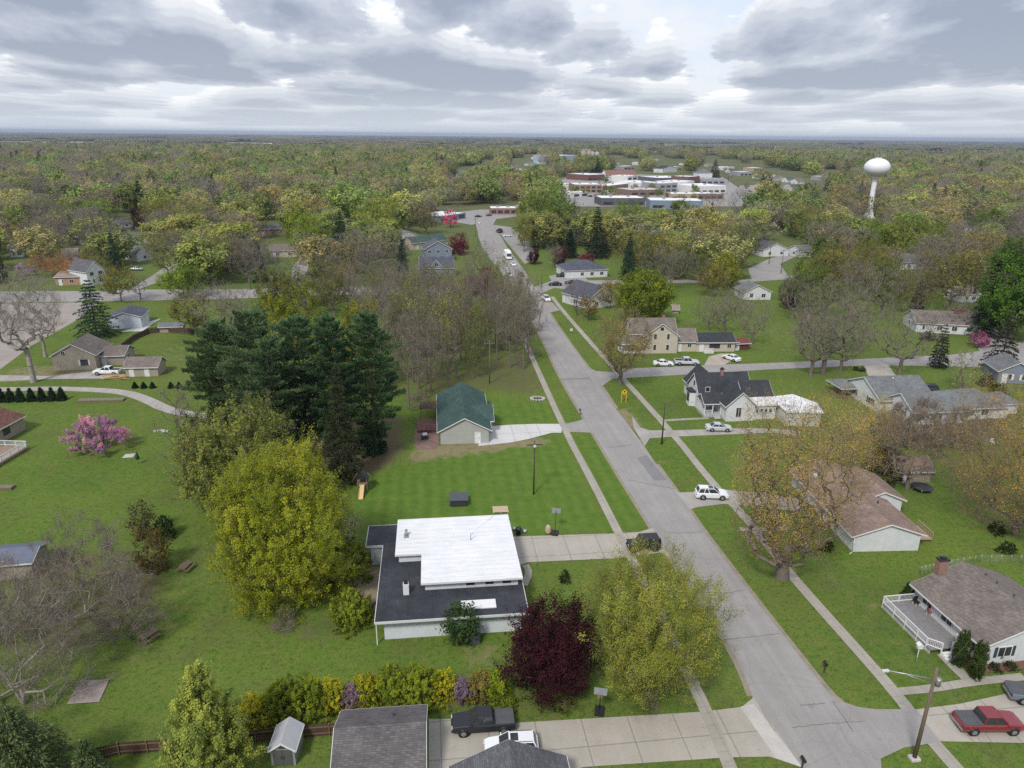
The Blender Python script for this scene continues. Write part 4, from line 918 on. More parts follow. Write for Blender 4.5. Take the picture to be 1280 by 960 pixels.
h = House('house', 'white house with slate-grey roof at the left edge by the pale lot', 'house', (-172,196), rad(6), SD_W, SH_BL)
h.wing(0, 17, 0, 12, 3, 5.6, 'x', .5); h.window('S', 0, 13, 1, 1.6, 1.2); h.window('S', 0, 9, 1, 1.6, 1.2); h.flush()
HOUSE_PX = []
def simple(name, label, A, B, D, eave, ridge, ax, wall, roof, wins=2, hip=False, cat='house', ytop=None, door=True, rz=None, stories=1, shut=None):
    HOUSE_PX.append((A, B)) if A[1] < 350 else None
    x, y = G(*A); x2, y2 = G(*B); L = math.hypot(x2-x, y2-y); r = math.atan2(y2-y, x2-x) if rz is None else rad(rz)
    h = House(name, label, cat, (x, y), r, wall, roof)
    h.wing(0, L, 0, D, eave, ridge, ax, .4, hip=hip)
    for st_ in range(stories):
        for i in range(wins):
            u = L*(i+.6)/(wins+.2); h.window('S', 0, u, .9+2.7*st_, min(1.3, L/wins*.5), 1.2, shut=shut)
    if door: h.door('S', 0, L*.12+.4)
    h.window('W', 0, D*.5, .9, 1.2, 1.2); h.window('E', D*0+L, D*.5, .9, 1.2, 1.2)
    h.flush(); return h
S = simple
S('cottage', 'small white house with grey roof and bare trees in front, behind the farmhouse lawn', (929,375), (965,376), 8, 2.8, 5, 'y', SD_W, SH_GY, 2, rz=5).wing
S('ranch_house', 'long white ranch with brown roof and double garage doors beside the pink tree', (1144,415), (1240,420), 11, 2.8, 5.2, 'x', SD_W, SH_TP, 5)
S('cottage', 'blue-grey gabled house at the right edge below the side street', (1246,478), (1292,481), 8, 2.8, 4.9, 'y', SD_BL, SH_GY, 2, shut=WHITE)
S('farmhouse', 'tall white farmhouse with steep grey gable across the west street', (111,358), (134,354), 11, 5.2, 8.5, 'y', SD_W, SH_MG, 2, stories=2)
S('low_building', 'low orange-brown building with pale flat-looking roof beside the tall white farmhouse', (70,357), (111,356), 12, 3, 4, 'x', BR_O, SH_TN, 3, cat='building')
S('cottage', 'white house with pale grey porch roof among the dark red trees', (140,286), (166,284), 10, 3, 5, 'x', SD_W, SH_GY, 2, hip=True)
S('garage', 'long white garage with dark grey roof along the diagonal street', (157,306), (192,303), 9, 3.4, 5, 'x', SD_W, SH_MG, 3, cat='garage')
S('cottage', 'pale gabled house half hidden behind the branching olive tree', (172,327), (192,324), 9, 3, 6, 'y', SD_W, SH_GY, 1)
S('ranch_house', 'orange brick house with low dark brown roof between budding trees', (324,295), (358,293), 12, 3.2, 4.8, 'x', BR_O, SH_MG, 3)
h = House('gabled_house', 'blue-grey house with dark roof and white-trimmed dormer near the main road', 'house', G(525,346), rad(6), SD_BL, SH_BL)
h.wing(0, 13, 0, 9, 3.6, 7, 'x', .5); h.wing(4.5, 8.5, -.2, 5, 4.2, 6.6, 'y', .35); h.window('S', -.2, 6.5, 4, 1.5, 1.4); h.window('S', 0, 2, 1, 1.5, 1.4); h.window('S', 0, 10.5, 1, 1.8, 1.4); h.flush()
S('gabled_house', 'grey house with white-banded front gable behind the dormered house', (531,327), (565,326), 11, 5.2, 8.6, 'y', SD_BL, SH_MG, 3, stories=2)
S('cottage', 'cream house with teal-green roof behind the grey gabled house', (516,313), (560,308), 10, 3.4, 5.6, 'x', SD_B, SH_GN, 2)
S('cottage', 'white house with dark windows left of the teal-roofed house', (496,306), (521,304), 10, 4.5, 6.5, 'y', SD_W, SH_GY, 2)
S('cottage', 'white bungalow with dark grey hip roof and dark cars in front', (708,348), (759,346), 13, 3.2, 6, 'x', SD_W, SH_BL, 4, hip=True)
S('gabled_house', 'grey-roofed house with white gable end beside the round green tree', (736,387), (770,381), 13, 3.4, 6.8, 'y', SD_W, SH_BL, 2)
S('cottage', 'white house with grey roof beyond the green lawn and poles', (953,321), (985,320), 11, 3.2, 6, 'y', SD_W, SH_MG, 2)
S('cottage', 'small white house with pale grey roof partly behind olive trees', (1000,322), (1019,321), 9, 2.8, 5, 'x', SD_W, SH_GY, 1)
S('cottage', 'white house with grey roof below the water tower trees', (1115,338), (1156,336), 11, 3.2, 6, 'x', SD_W, SH_GY, 3)
S('cottage', 'small white-walled house in the dark trees near the right edge', (1200,378), (1222,378), 9, 3, 4.6, 'x', SD_W, SH_TP, 2)
S('playhouse', 'tiny tan playhouse on the back lawn behind the farmhouse', (841,392), (848,392), 2, 1.6, 2.6, 'x', SD_T, SH_TN, 0, cat='playhouse', door=False)
S('tool_shed', 'low dark red shed on the lawn right of the annex', (917,438), (936,437), 3, 1.9, 2.6, 'x', mat('dark_red_board', (.13,.04,.04), .8), mat('dark_red_roof', (.14,.05,.05), .8), 0, cat='shed', door=True)
S('tool_shed', 'tan shed with rusty brown roof behind the light brown ranch house', (1124,604), (1162,603), 4.5, 2.2, 3.6, 'x', SD_T, SH_BR, 0, cat='shed')
S('outbuilding', 'narrow grey-roofed shed along the board fence by the corner lot', (200,416), (229,415), 3, 1.7, 2.4, 'x', SD_T, SH_GY, 0, cat='shed', door=False)
S('cottage', 'white house half hidden by olive trees at the far left', (12,322), (30,321), 10, 3, 5, 'x', SD_W, SH_GY, 2)
S('cottage', 'white house among the bare left woods', (80,328), (98,327), 9, 3, 5, 'x', SD_W, SH_TN, 1)
S('cottage', 'pale house glimpsed in the bare woods far left', (44,268), (64,267), 12, 3.5, 6, 'x', SD_W, SH_GY, 2)
S('cottage', 'tan ranch behind the pale birches', (338,322), (372,321), 10, 3, 5, 'x', SD_B, SH_TP, 2)
S('cottage', 'small teal-roofed house beside the dark spruces', (397,318), (420,317), 9, 3, 5, 'x', SD_W, SH_GN, 1)
S('gabled_house', 'white gabled house in the trees beyond the flat-roofed shop', (573,224), (590,223), 14, 5, 10, 'y', SD_W, SH_GY, 1)
S('gabled_house', 'white gabled house left of the water tower', (1016,262), (1034,261), 12, 5, 9, 'y', SD_W, SH_GY, 1)
S('gabled_house', 'grey-roofed white house in the trees left of the water tower', (974,258), (992,257), 12, 5, 9, 'x', SD_W, SH_GY, 1)
S('gabled_house', 'dark-roofed house in the trees beyond downtown', (828,216), (846,215), 16, 6, 10, 'y', SD_W, SH_DK, 1)
S('house', 'large pale house with grey hip roof beyond the downtown roofs', (873,224), (890,224), 18, 8, 13, 'x', SD_W, SH_GY, 2, hip=True)
for i, (px, py, w) in enumerate([(972,226,9),(984,228,10),(996,230,9),(978,237,11),(990,239,9),(1004,240,10),(1000,250,10),(1012,236,8),(966,246,10),(660,207,9),(606,214,9),(641,212,9),(885,208,8),(912,216,10),(560,238,12),(505,262,14),(300,262,12),(270,275,12),(1062,250,11),(1200,290,14),(430,288,14),(352,262,12)]):
    S('cottage', 'small pale house half hidden among the far trees of the town', (px, py), (px+w, py-.3), 9, 3.2, 6, 'x' if i % 3 else 'y', SD_W if i % 4 else SD_B, (SH_GY, SH_MG, SH_TP)[i % 3], 2, door=False).root['group'] = 'small far houses among the town trees'
# ---- downtown blocks
def block(name, label, A, B, ytop, D, wall, roof=MEMB_W, cat='shop building', wins=4, rows=1, rz=None, hmin=3.2, unit=True):
    x, y = G(*A); x2, y2 = G(*B); L = math.hypot(x2-x, y2-y); r = math.atan2(y2-y, x2-x) if rz is None else rad(rz)
    z = max(hmin, .86*hgt((A[0]+B[0])/2, (A[1]+B[1])/2, ytop)); root = thing(name, label, cat, (x, y), r)
    w = MB().box(0, L, 0, D, -.3, z-.35); w.box(0, L, 0, .35, z-.35, z+.06).box(0, L, D-.35, D, z-.35, z+.06).box(0, .35, .36, D-.36, z-.35, z+.06).box(L-.35, L, .36, D-.36, z-.35, z+.06)
    w.build('wall', wall, root); MB().box(.36, L-.36, .36, D-.36, z-.34, z-.1).build('roof', roof, root)
    for k in range(rows):
        for i in range(wins):
            u = L*(i+.5)/wins; ww = L/wins*.32; z0 = 1.0+k*(z-1)/rows
            o = MB().box(u-ww-.12, u+ww+.12, -.12, -.01, z0-.15, z0+1.75).build('window', DARKM, root); MB().box(u-ww, u+ww, -.16, -.125, z0, z0+1.6).build('pane', GLASS, o)
    if unit:
        for k in range(2): MB().cbox((L*(.3+.4*k), D*.5, z+.4), (2.2, 1.6, 1.1)).build('roof_unit', STEEL, root)
    return root
WB = mat('white_masonry', (.66,.65,.63), .8, var=.1, scale=.3); GB = mat('grey_masonry', (.3,.31,.33), .8, var=.12, scale=.3); DB = mat('dark_grey_masonry', (.1,.105,.115), .8, var=.15, scale=.3); BB = mat('blue_grey_metal_wall', (.2,.25,.31), .6, var=.1, scale=.3)
DR = mat('dark_red_brick_far', (.16,.085,.07), .85, scale=.4); OB = mat('orange_brown_brick_far', (.3,.21,.15), .85, scale=.4); TB = mat('tan_brick_far', (.4,.31,.22), .85, scale=.4); BRN = mat('brown_masonry_far', (.2,.14,.115), .85, scale=.4)
block('shop_building', 'dark grey flat building at the front of downtown with white roof', (751,257), (806,257), 246, 26, DB, wins=3)
block('shop_building', 'long blue-grey metal building with white roof right of the dark front block', (812,261), (878,262), 249, 26, BB, wins=3)
block('shop_building', 'low white-roofed shop at the left end of downtown', (699,238), (739,237), 231, 40, WB)
block('brick_building', 'two-storey red-brown brick block on the downtown corner', (718,241), (752,241), 229, 30, OB, rows=2, wins=5)
block('brick_building', 'dark red brick block with pale roof behind the corner block', (735,226), (759,225), 217, 40, DR)
block('brick_building', 'row of orange-brown brick shopfronts along the downtown street', (759,238), (776,230), 228, 18, OB, wins=6, rz=58)
block('shop_building', 'tan-roofed brown shop across the downtown street', (788,245), (830,244), 236, 30, BRN, mat('tan_roof_far', (.5,.45,.4), .8, scale=.3))
block('shop_building', 'white flat-roofed block in the middle of downtown', (800,236), (826,235), 227, 40, WB)
block('shop_building', 'grey two-storey downtown block with dark windows', (824,241), (846,240), 227, 26, GB, rows=2, wins=3)
block('shop_building', 'white two-storey downtown block with red brick side', (846,239), (867,237), 225, 26, WB, rows=2, wins=3)
block('brick_building', 'tan brick downtown building with pale arch windows', (838,250), (872,250), 241, 20, TB, wins=3)
block('shop_building', 'broad white-roofed downtown store', (869,242), (907,241), 231, 40, WB, wins=5)
block('shop_building', 'brown walled store with white roof in front of the broad store', (872,249), (904,249), 241, 22, BRN)
block('brick_building', 'tall red brick block behind the white two-storey block', (860,231), (874,230), 219, 24, DR, wins=3)
block('shop_building', 'grey roofed downtown block on the right side', (876,230), (906,230), 223, 34, GB, MEMB_G)
block('shop_building', 'long white-roofed block with dark eaves behind downtown', (823,229), (860,228), 221, 40, DB)
block('shop_building', 'white corner shop facing the downtown street', (784,230), (796,229), 218, 22, WB, rows=2, wins=2)
block('shop_building', 'low flat shop with blue side wall near the pink tree', (551,278), (582,273), 267, 20, BB, wins=3)
block('brick_building', 'red brick flat-roofed building at the bend of the main road', (613,268), (646,268), 259, 16, BR_R, wins=4)
block('shop_building', 'low white building in front of the left downtown shop', (716,247), (735,246), 239, 16, WB, wins=2)
block('factory_building', 'blue metal factory sheds left of the silos', (697,206), (723,205), 192.5, 60, mat('pale_blue_metal', (.35,.43,.52), .6, scale=.1), mat('pale_metal_roof', (.6,.63,.66), .6, scale=.1), 'factory', wins=2, unit=False)
block('warehouse', 'long pale warehouse far beyond the town on the left', (90,181), (104,181.2), 179.2, 60, WB, cat='warehouse', wins=2, unit=False)
block('warehouse', 'white warehouse roofs far off beyond the right woods', (1160,199), (1186,199), 195, 60, WB, cat='warehouse', wins=2, unit=False)
block('warehouse', 'white store with flat roof in the trees beyond downtown', (800,207), (816,207), 203, 40, WB, cat='warehouse', wins=2, unit=False)
block('warehouse', 'low white roof beyond the downtown trees', (857,207), (871,207), 204.5, 30, WB, cat='warehouse', wins=2, unit=False)
block('warehouse', 'low pale building near the silos', (672,200), (682,200), 196.5, 50, WB, cat='warehouse', wins=2, unit=False)
for i, (px, py, w, up) in enumerate([(648,216,12,3),(668,222,14,4),(640,228,13,4),(762,208,12,3),(780,212,13,3),(838,213,14,3),(905,213,13,3),(925,220,15,4),(942,214,11,3),(955,224,14,4),(1030,226,12,4),(1046,233,12,4),(812,203,12,2.5),(700,212,14,4)]):
    HOUSE_PX.append(((px, py), (px+w, py))); block('shop_building', 'small pale flat-roofed building scattered among the trees around downtown', (px, py), (px+w, py-.3), py-up-2, 22, (WB, GB, TB)[i % 3], wins=3, unit=False)['group'] = 'small flat-roofed buildings around downtown'
h = House('hall', 'large white hall with a rust-brown metal roof in downtown', 'hall', G(758,226), rad(6), WB, mat('rust_brown_metal_roof', (.2,.095,.07), .6, var=.12, scale=.2))
h.wing(0, 38, 0, 30, 7, 12, 'x', .8); [h.window('S', 0, 6+7*i, 2, 2, 2) for i in range(5)]; h.flush()
x, y = G(729,208)
si = thing('grain_silo', 'group of tall brown-grey concrete silos beyond downtown', 'silo', (x, y), 0)
sm = mat('silo_concrete', (.3,.25,.21), .85, var=.2, scale=.08); hs = hgt(729,208,188.5)
for i in range(2):
    MB().lathe([(0,0),(4.6,0),(4.6,hs),(0,hs)], 20, (i*9.4,0,0)).build('cylinder', sm, si)
MB().box(-3,12,-3,3,hs,hs+3).build('head_house', sm, si)
si = thing('grain_silo', 'grey silo tower with a white front annex right of the brown silos', 'silo', G(741,207), 0); hs = hgt(741,207,190.5)
for i in range(2): MB().lathe([(0,0),(4.2,0),(4.2,hs),(0,hs+2)], 20, (i*9-2,0,0)).build('cylinder', mat('silo_grey', (.34,.33,.33), .8, scale=.08), si)
MB().box(-6,2,-12,-6,0,hs*.6).build('annex', WB, si)
# ---- water tower
x, y = G(1085.5,272.5); wt = thing('water_tower', 'white water tower with a bulb tank on a tall pedestal above the trees', 'water tower', (x, y), 0)
WTM = mat('white_tank_paint', (.74,.75,.77), .45, var=.05, scale=.15)
MB().lathe([(4.2,0),(3.2,1.5),(2.2,5),(1.75,10),(1.6,25),(1.75,26.6),(2.9,28.3)], 28).build('pedestal', WTM, wt)
pf = [(2.9,28.3)]
for i in range(15):
    a = -1.15+i*(math.pi/2+1.15)/14; pf.append((8.3*math.cos(a), 33.8+6.0*math.sin(a)*(1 if a > 0 else 1.05)))
pf.append((0, 39.8)); MB().lathe(pf, 36).build('tank', WTM, wt)
rl = MB()
for i in range(12):
    a = i*math.pi/6; rl.bar((1.8*math.cos(a),1.8*math.sin(a),39.5),(1.8*math.cos(a),1.8*math.sin(a),40.6),.05,n=4)
    rl.bar((1.8*math.cos(a),1.8*math.sin(a),40.1),(1.8*math.cos(a+math.pi/6),1.8*math.sin(a+math.pi/6),40.1),.05,n=4)
rl.build('top_railing', WTM, wt)
for dx, hh in ((-2.6,43),(-.4,42.5),(1.5,44),(2.8,42.5)): MB().bar((dx,0,38),(dx,0,hh),.12,n=5).cbox((dx,0,hh-.6),(.5,.4,1.4)).build('antenna', STEEL, wt)
MB().box(-.35,.35,-1.75,-1.68,.2,2.4).build('door', DARKM, wt)
# far masts
m = thing('radio_mast', 'thin far radio mast on the horizon', 'mast', G(751,180.5)); MB().bar((0,0,0),(0,0,75),.9,.5,n=4).build('mast', STEEL, m)
x, y = G(964,203); m = thing('crane_mast', 'tall yellow mast standing above the far trees', 'mast', (x, y)); MB().bar((0,0,0),(6,0,hgt(964,203,182)),.7,.5,n=5).build('boom', mat('yellow_mast', (.55,.38,.12), .6), m)
# ================================================================ vehicles
VK = {   # L, W, wheel r, wheelbase, body stations (x, z_top, half-width scale), cabin (x rear base, x rear top, x front top, x front base, belt z, roof z), ground clearance
 'sedan': dict(L=4.8, W=1.84, wr=.33, wb=2.8, st=[(-2.4,.86,.86),(-2.25,.98,.95),(-1.5,1.02,1),(0,.98,1),(1.05,.98,1),(1.9,.88,.97),(2.3,.76,.88),(2.4,.62,.8)], cab=(-1.75,-.95,.3,1.2,.97,1.46), gc=.2),
 'suv':   dict(L=4.85, W=1.94, wr=.38, wb=2.9, st=[(-2.42,1.0,.9),(-2.3,1.12,.97),(-1,1.12,1),(.6,1.12,1),(1.2,1.1,1),(2.0,1.0,.97),(2.35,.88,.9),(2.42,.7,.84)], cab=(-2.32,-2.0,.25,1.15,1.1,1.78), gc=.25),
 'jeep':  dict(L=4.75, W=1.88, wr=.42, wb=3.0, st=[(-2.15,1.18,.98),(-2.1,1.2,1),(0,1.2,1),(.7,1.2,.98),(.8,1.17,.86),(2.0,1.12,.78),(2.1,1.08,.76),(2.12,.75,.76)], cab=(-2.12,-2.06,.42,.72,1.2,1.88), gc=.42),
 'pickup':dict(L=5.85, W=2.02, wr=.4, wb=3.7, st=[(-2.92,1.1,.94),(-2.85,1.16,.98),(-1.0,1.17,1),(.6,1.16,1),(1.35,1.22,1),(2.4,1.15,.97),(2.82,1.05,.9),(2.92,.8,.86)], cab=(-1.05,-.85,.6,1.4,1.16,1.9), gc=.38),
}
HUB = mat('wheel_alloy', (.35,.35,.36), .35, .7); LAMPW = mat('headlamp_lens', (.6,.6,.6), .15); LAMPR = mat('tail_lamp_red', (.25,.015,.012), .2)
def vehicle(kind, label, px, py, head, color, group=None, name=None, cat=None, bed=None, roofc=None, sub=True):
    """head in degrees from +x (photo right) counter-clockwise"""
    k = VK[kind]; x, y = G(px, py)
    nm = name or {'sedan': 'parked_car', 'suv': 'parked_suv', 'jeep': 'off_road_car', 'pickup': 'pickup_truck'}[kind]
    R = thing(nm, label, cat or {'sedan': 'car', 'suv': 'SUV', 'jeep': 'off-road car', 'pickup': 'pickup truck'}[kind], (x, y, .05), rad(head), group)
    pm = paint(color); hw = k['W']/2; gc = k['gc']; wr = k['wr']; wb = k['wb']
    secs = []
    for xx, zt, s in k['st']:
        w = hw*s; secs.append([(xx,-w*.86,gc),(xx,-w*.98,gc+.12),(xx,-w,gc+.38),(xx,-w*.985,zt-.12),(xx,-w*.9,zt),(xx,w*.9,zt),(xx,w*.985,zt-.12),(xx,w,gc+.38),(xx,w*.98,gc+.12),(xx,w*.86,gc)])
    V = [p for s in secs for p in s]; m = 10; fs = []
    for i in range(len(secs)-1):
        for j in range(m): fs.append((i*m+j, i*m+(j+1) % m, (i+1)*m+(j+1) % m, (i+1)*m+j))
    fs += [tuple(range(m))[::-1], tuple((len(secs)-1)*m+j for j in range(m))]
    b = MB().add(V, fs); body = b.build('body', pm, R, bevel=.035)
    cr, tr, tf, cf, zb, zr = k['cab']; bw = hw*.9*(.98 if kind != 'jeep' else 1.02); tw = hw*(.74 if kind != 'jeep' else .86)
    zb -= .03
    # roof shell with pillars: top panel + corner pillars; glass between
    mb = MB(); t = .05
    mb.hull_pts([(tr,-tw,zr-t),(tf,-tw,zr-t),(tf,tw,zr-t),(tr,tw,zr-t)], [(tr+.06,-tw+.05,zr),(tf-.08,-tw+.05,zr),(tf-.08,tw-.05,zr),(tr+.06,tw-.05,zr)])
    def pil(xb, xt, s, wd):
        mb.hull_pts([(xb-wd,s*bw,zb),(xb+wd,s*bw,zb),(xb+wd,s*(bw-.07),zb),(xb-wd,s*(bw-.07),zb)], [(xt-wd,s*tw,zr-.03),(xt+wd,s*tw,zr-.03),(xt+wd,s*(tw-.06),zr-.03),(xt-wd,s*(tw-.06),zr-.03)])
    for s in (-1, 1):
        pil(cr+.06, tr+.06, s, .07); pil(cf-.06, tf-.04, s, .05); pil((cr+cf)/2+.1, (tr+tf)/2+.12, s, .05)
        if kind == 'suv': pil(cr+1.0, tr+.85, s, .05)
    mb.build('roof', paint(roofc) if roofc else pm, R, bevel=.012)
    g = MB().hull_pts([(cr+.03,-bw+.03,zb),(cf-.03,-bw+.03,zb),(cf-.03,bw-.03,zb),(cr+.03,bw-.03,zb)], [(tr+.03,-tw+.03,zr-.055),(tf-.03,-tw+.03,zr-.055),(tf-.03,tw-.03,zr-.055),(tr+.03,tw-.03,zr-.055)])
    g.build('windows', GLASS, R)
    for sx in (-1, 1):
        for sy in (-1, 1):
            cx, cy = sx*wb/2, sy*(hw-.1)
            MB().lathe([(wr+.09,-.1),(wr+.09,.105),(0,.105)] if sy > 0 else [(wr+.09,.1),(wr+.09,-.105),(0,-.105)], 16, (cx, cy, wr+.02), axis='y').build('wheel_arch', BLACKP, R)
            o = MB().lathe([(0,-.11),(wr*.8,-.125),(wr,-.08),(wr,.08),(wr*.8,.125),(0,.11)], 18, (0,0,0), axis='y').build('wheel', RUBBER, R, (cx, cy+sy*.02, wr))
            MB().lathe([(0,.03*sy+.11*sy),(wr*.35,.135*sy),(wr*.62,.125*sy),(wr*.66,.1*sy)], 12, axis='y').build('rim', HUB if kind != 'jeep' else DARKM, o)
    xf = k['st'][-1][0]; xr = k['st'][0][0]; fw = hw*k['st'][-2][2]; rw = hw*k['st'][0][2]
    zh = k['st'][-2][1]-.17
    for s in (-1, 1):
        if kind == 'jeep': MB().lathe([(0,-.03),(.1,-.03),(.1,.03),(0,.03)], 12, axis='y').build('headlight', LAMPW, R, (xf+.02, s*hw*.5, .95), rad(90))
        else: MB().cbox((xf-.06, s*fw*.74, zh), (.14, fw*.42, .13)).build('headlight', LAMPW, R)
        MB().cbox((xr+.02, s*rw*.82, k['st'][0][1]-.2), (.1, rw*.3, .2)).build('tail_light', LAMPR, R)
        MB().cbox((cf-.25, s*(bw+.12), zb+.12), (.12, .2, .15)).build('mirror', pm if kind != 'jeep' else BLACKP, R, bevel=.02)
    MB().cbox((xf-.02, 0, gc+.16), (.14, fw*1.75, .2)).build('front_bumper', BLACKP if kind in ('jeep',) else (pm if kind != 'pickup' else DARKM), R, bevel=.03)
    MB().cbox((xr+.02, 0, gc+.16), (.14, rw*1.85, .2)).build('rear_bumper', BLACKP if kind == 'jeep' else (pm if kind != 'pickup' else STEEL), R, bevel=.03)
    MB().cbox((xf+.0, 0, (zh+gc)/2+.12), (.07, fw*.95, .2)).build('grille', BLACKP, R)
    if kind == 'pickup':
        zt = 1.19
        if bed == 'open':
            MB().box(-2.78,-1.1,-hw*.82,hw*.82,zt-.025,zt+.0).build('bed', BLACKP, R)
            for s in (-1,1): MB().box(-2.86,-1.02,s*hw*.9-.05,s*hw*.9+.05,zt-.03,zt+.1).build('bed_rail', pm, R)
        else: MB().box(-2.84,-1.08,-hw*.9,hw*.9,zt-.03,zt+.05).build('bed_cover', mat('bed_cover_vinyl', (.085,.088,.095) if bed != 'light' else (.2,.2,.2), .6), R, bevel=.02)
    if kind == 'jeep':
        MB().lathe([(0,-.12),(.34,-.13),(.4,-.08),(.4,.08),(.34,.13),(0,.12)], 16, axis='y').build('spare_wheel', RUBBER, R, (xr-.16, 0, 1.0), rad(90))
        for s in (-1, 1): MB().hull_pts([(1.0,s*hw*.76,.98),(2.05,s*hw*.74,.98),(2.05,s*hw*1.02,.94),(.95,s*hw*1.02,.94)], [(1.0,s*hw*.76,1.03),(2.05,s*hw*.74,1.03),(2.05,s*hw*1.02,.99),(.95,s*hw*1.02,.99)]).build('fender', BLACKP, R)
    if kind == 'suv':
        for s in (-1,1): MB().bar((tr+.15,s*(tw-.1),zr+.04),(tf-.1,s*(tw-.1),zr+.04),.025,n=5).build('roof_rail', BLACKP, R)
        MB().box(-.6,.1,-tw*.6,tw*.6,zr-.01,zr+.012).build('sunroof', GLASS, R)
    return R
WHT = (.74,.75,.76); SIL = (.5,.51,.53); BLK = (.014,.015,.018); BLU = (.03,.05,.09); RED = (.2,.018,.025); GRY = (.1,.105,.115)
vehicle('jeep', 'black boxy off-road car on the white house driveway, nose to the house', 803, 686, 187, BLK)
vehicle('pickup', 'black crew-cab pickup with dark bed cover on the lower concrete driveway', 604, 910, 186, (.02,.022,.026))
vehicle('pickup', 'dark red crew-cab pickup with grey bed cover by the utility pole', 1233, 910, 1, RED, bed='light')
vehicle('pickup', 'blue-grey pickup cut off by the right edge on the driveway', 1298, 876, -10, (.12,.15,.19), bed='light')
vehicle('suv', 'white SUV with black trim behind the blue-grey roof at the bottom edge', 639, 941, 184, WHT)
vehicle('suv', 'white SUV with sunroof parked across the east sidewalk', 889, 622, -3, WHT)
vehicle('sedan', 'silver sedan on the gravel drive of the charcoal-gabled house', 898, 538, -2, SIL)
vehicle('sedan', 'white sedan parked on the side street edge by the farmhouse', 829, 457, -2, WHT)
vehicle('pickup', 'silver pickup with open black bed parked behind the white sedan by the farmhouse', 858, 456, -2, SIL, bed='open')
vehicle('sedan', 'white car angled on the double drive right of the farmhouse annex', 914, 450, 125, WHT)
vehicle('suv', 'white car parked beside the main road above the east sidewalk', 683, 376, 282, WHT)
vehicle('suv', 'dark SUV nearest the white bungalow with the hip roof', 703, 346, 185, (.03,.035,.03))
vehicle('sedan', 'black car left of the pair on the lot by the bungalow', 694, 357, 183, BLK)
vehicle('sedan', 'black car right of the pair on the lot by the bungalow', 714, 355, 183, BLK)
vehicle('sedan', 'dark red car driving up the main road', 651.5, 345, 99, (.14,.03,.04))
vehicle('sedan', 'white car following the white truck on the main road', 641.5, 332, 279, WHT)
vehicle('suv', 'pale tan car driving in the left lane of the main road', 636.5, 346, 280, (.5,.48,.4))
vehicle('sedan', 'white car at the far bend of the main road', 598.5, 279.5, 100, WHT)
vehicle('sedan', 'white car in the lot right of the far main road', 634.5, 296, 10, WHT)
vehicle('pickup', 'white pickup beside the tan house on the dirt drive', 135, 468, 182, WHT, bed='open')
vehicle('sedan', 'silver-blue car near the diagonal street, left', 171, 338, 5, (.25,.3,.35))
vehicle('suv', 'dark blue SUV behind the grey-roofed ranch house', 1157, 490, 170, (.03,.035,.05))
vehicle('sedan', 'red car in the dark trees near the right edge', 1199, 390, 10, (.2,.03,.03))
for i, (px, py, c, t) in enumerate([(598,271.5,BLK,'black car on the lot at the bend of the main road'),(611,270,GRY,'grey car on the lot near the red brick building'),(562,273.5,WHT,'white car on the lot by the pink tree'),(738,246,BLK,'black car on the corner lot in downtown'),(745,244.5,GRY,'grey car beside the black one in downtown'),(762,238.5,WHT,'white car parked along the downtown street'),(768,235,RED,'red car parked along the downtown street'),(773,232,WHT,'white car at the far end of the downtown row'),
     (931,238,WHT,'white car on the right downtown lot'),(938,240,GRY,'dark car on the right downtown lot'),(946,237,BLU,'blue car on the right downtown lot'),(804,226,SIL,'silver car on the back lot of downtown'),(810,225,BLK,'black car on the back lot of downtown')]):
    vehicle('sedan', t, px, py, 10+37*i, c)
# white box truck on the main road
x, y = G(634.5, 323); T = thing('box_truck', 'long white truck driving down the main road', 'truck', (x, y, .05), rad(279))
MB().box(-4.6,2.2,-1.25,1.25,.75,3.4).build('cargo_box', mat('white_truck_paint', (.75,.75,.76), .4, var=.05), T, bevel=.05)
MB().hull_pts([(2.3,-1.2,.5),(4.6,-1.2,.5),(4.6,1.2,.5),(2.3,1.2,.5)], [(2.3,-1.15,2.9),(3.7,-1.1,2.9),(3.7,1.1,2.9),(2.3,1.15,2.9)]).build('cab', mat('white_truck_paint', (.75,.75,.76)), T, bevel=.05)
MB().hull_pts([(4.42,-1.05,1.6),(4.42,1.05,1.6),(3.86,1.0,2.75),(3.86,-1.0,2.75)], [(4.46,-1.05,1.6),(4.46,1.05,1.6),(3.9,1.0,2.75),(3.9,-1.0,2.75)]).build('windshield', GLASS, T)
for sx in (-3.2, 3.3):
    for s in (-1,1): MB().lathe([(0,-.15),(.48,-.15),(.48,.15),(0,.15)], 16, axis='y').build('wheel', RUBBER, T, (sx, s*1.1, .48))
MB().box(-4.62,-4.6,-1.1,1.1,.9,3.2).build('rear_door', DARKM, T)
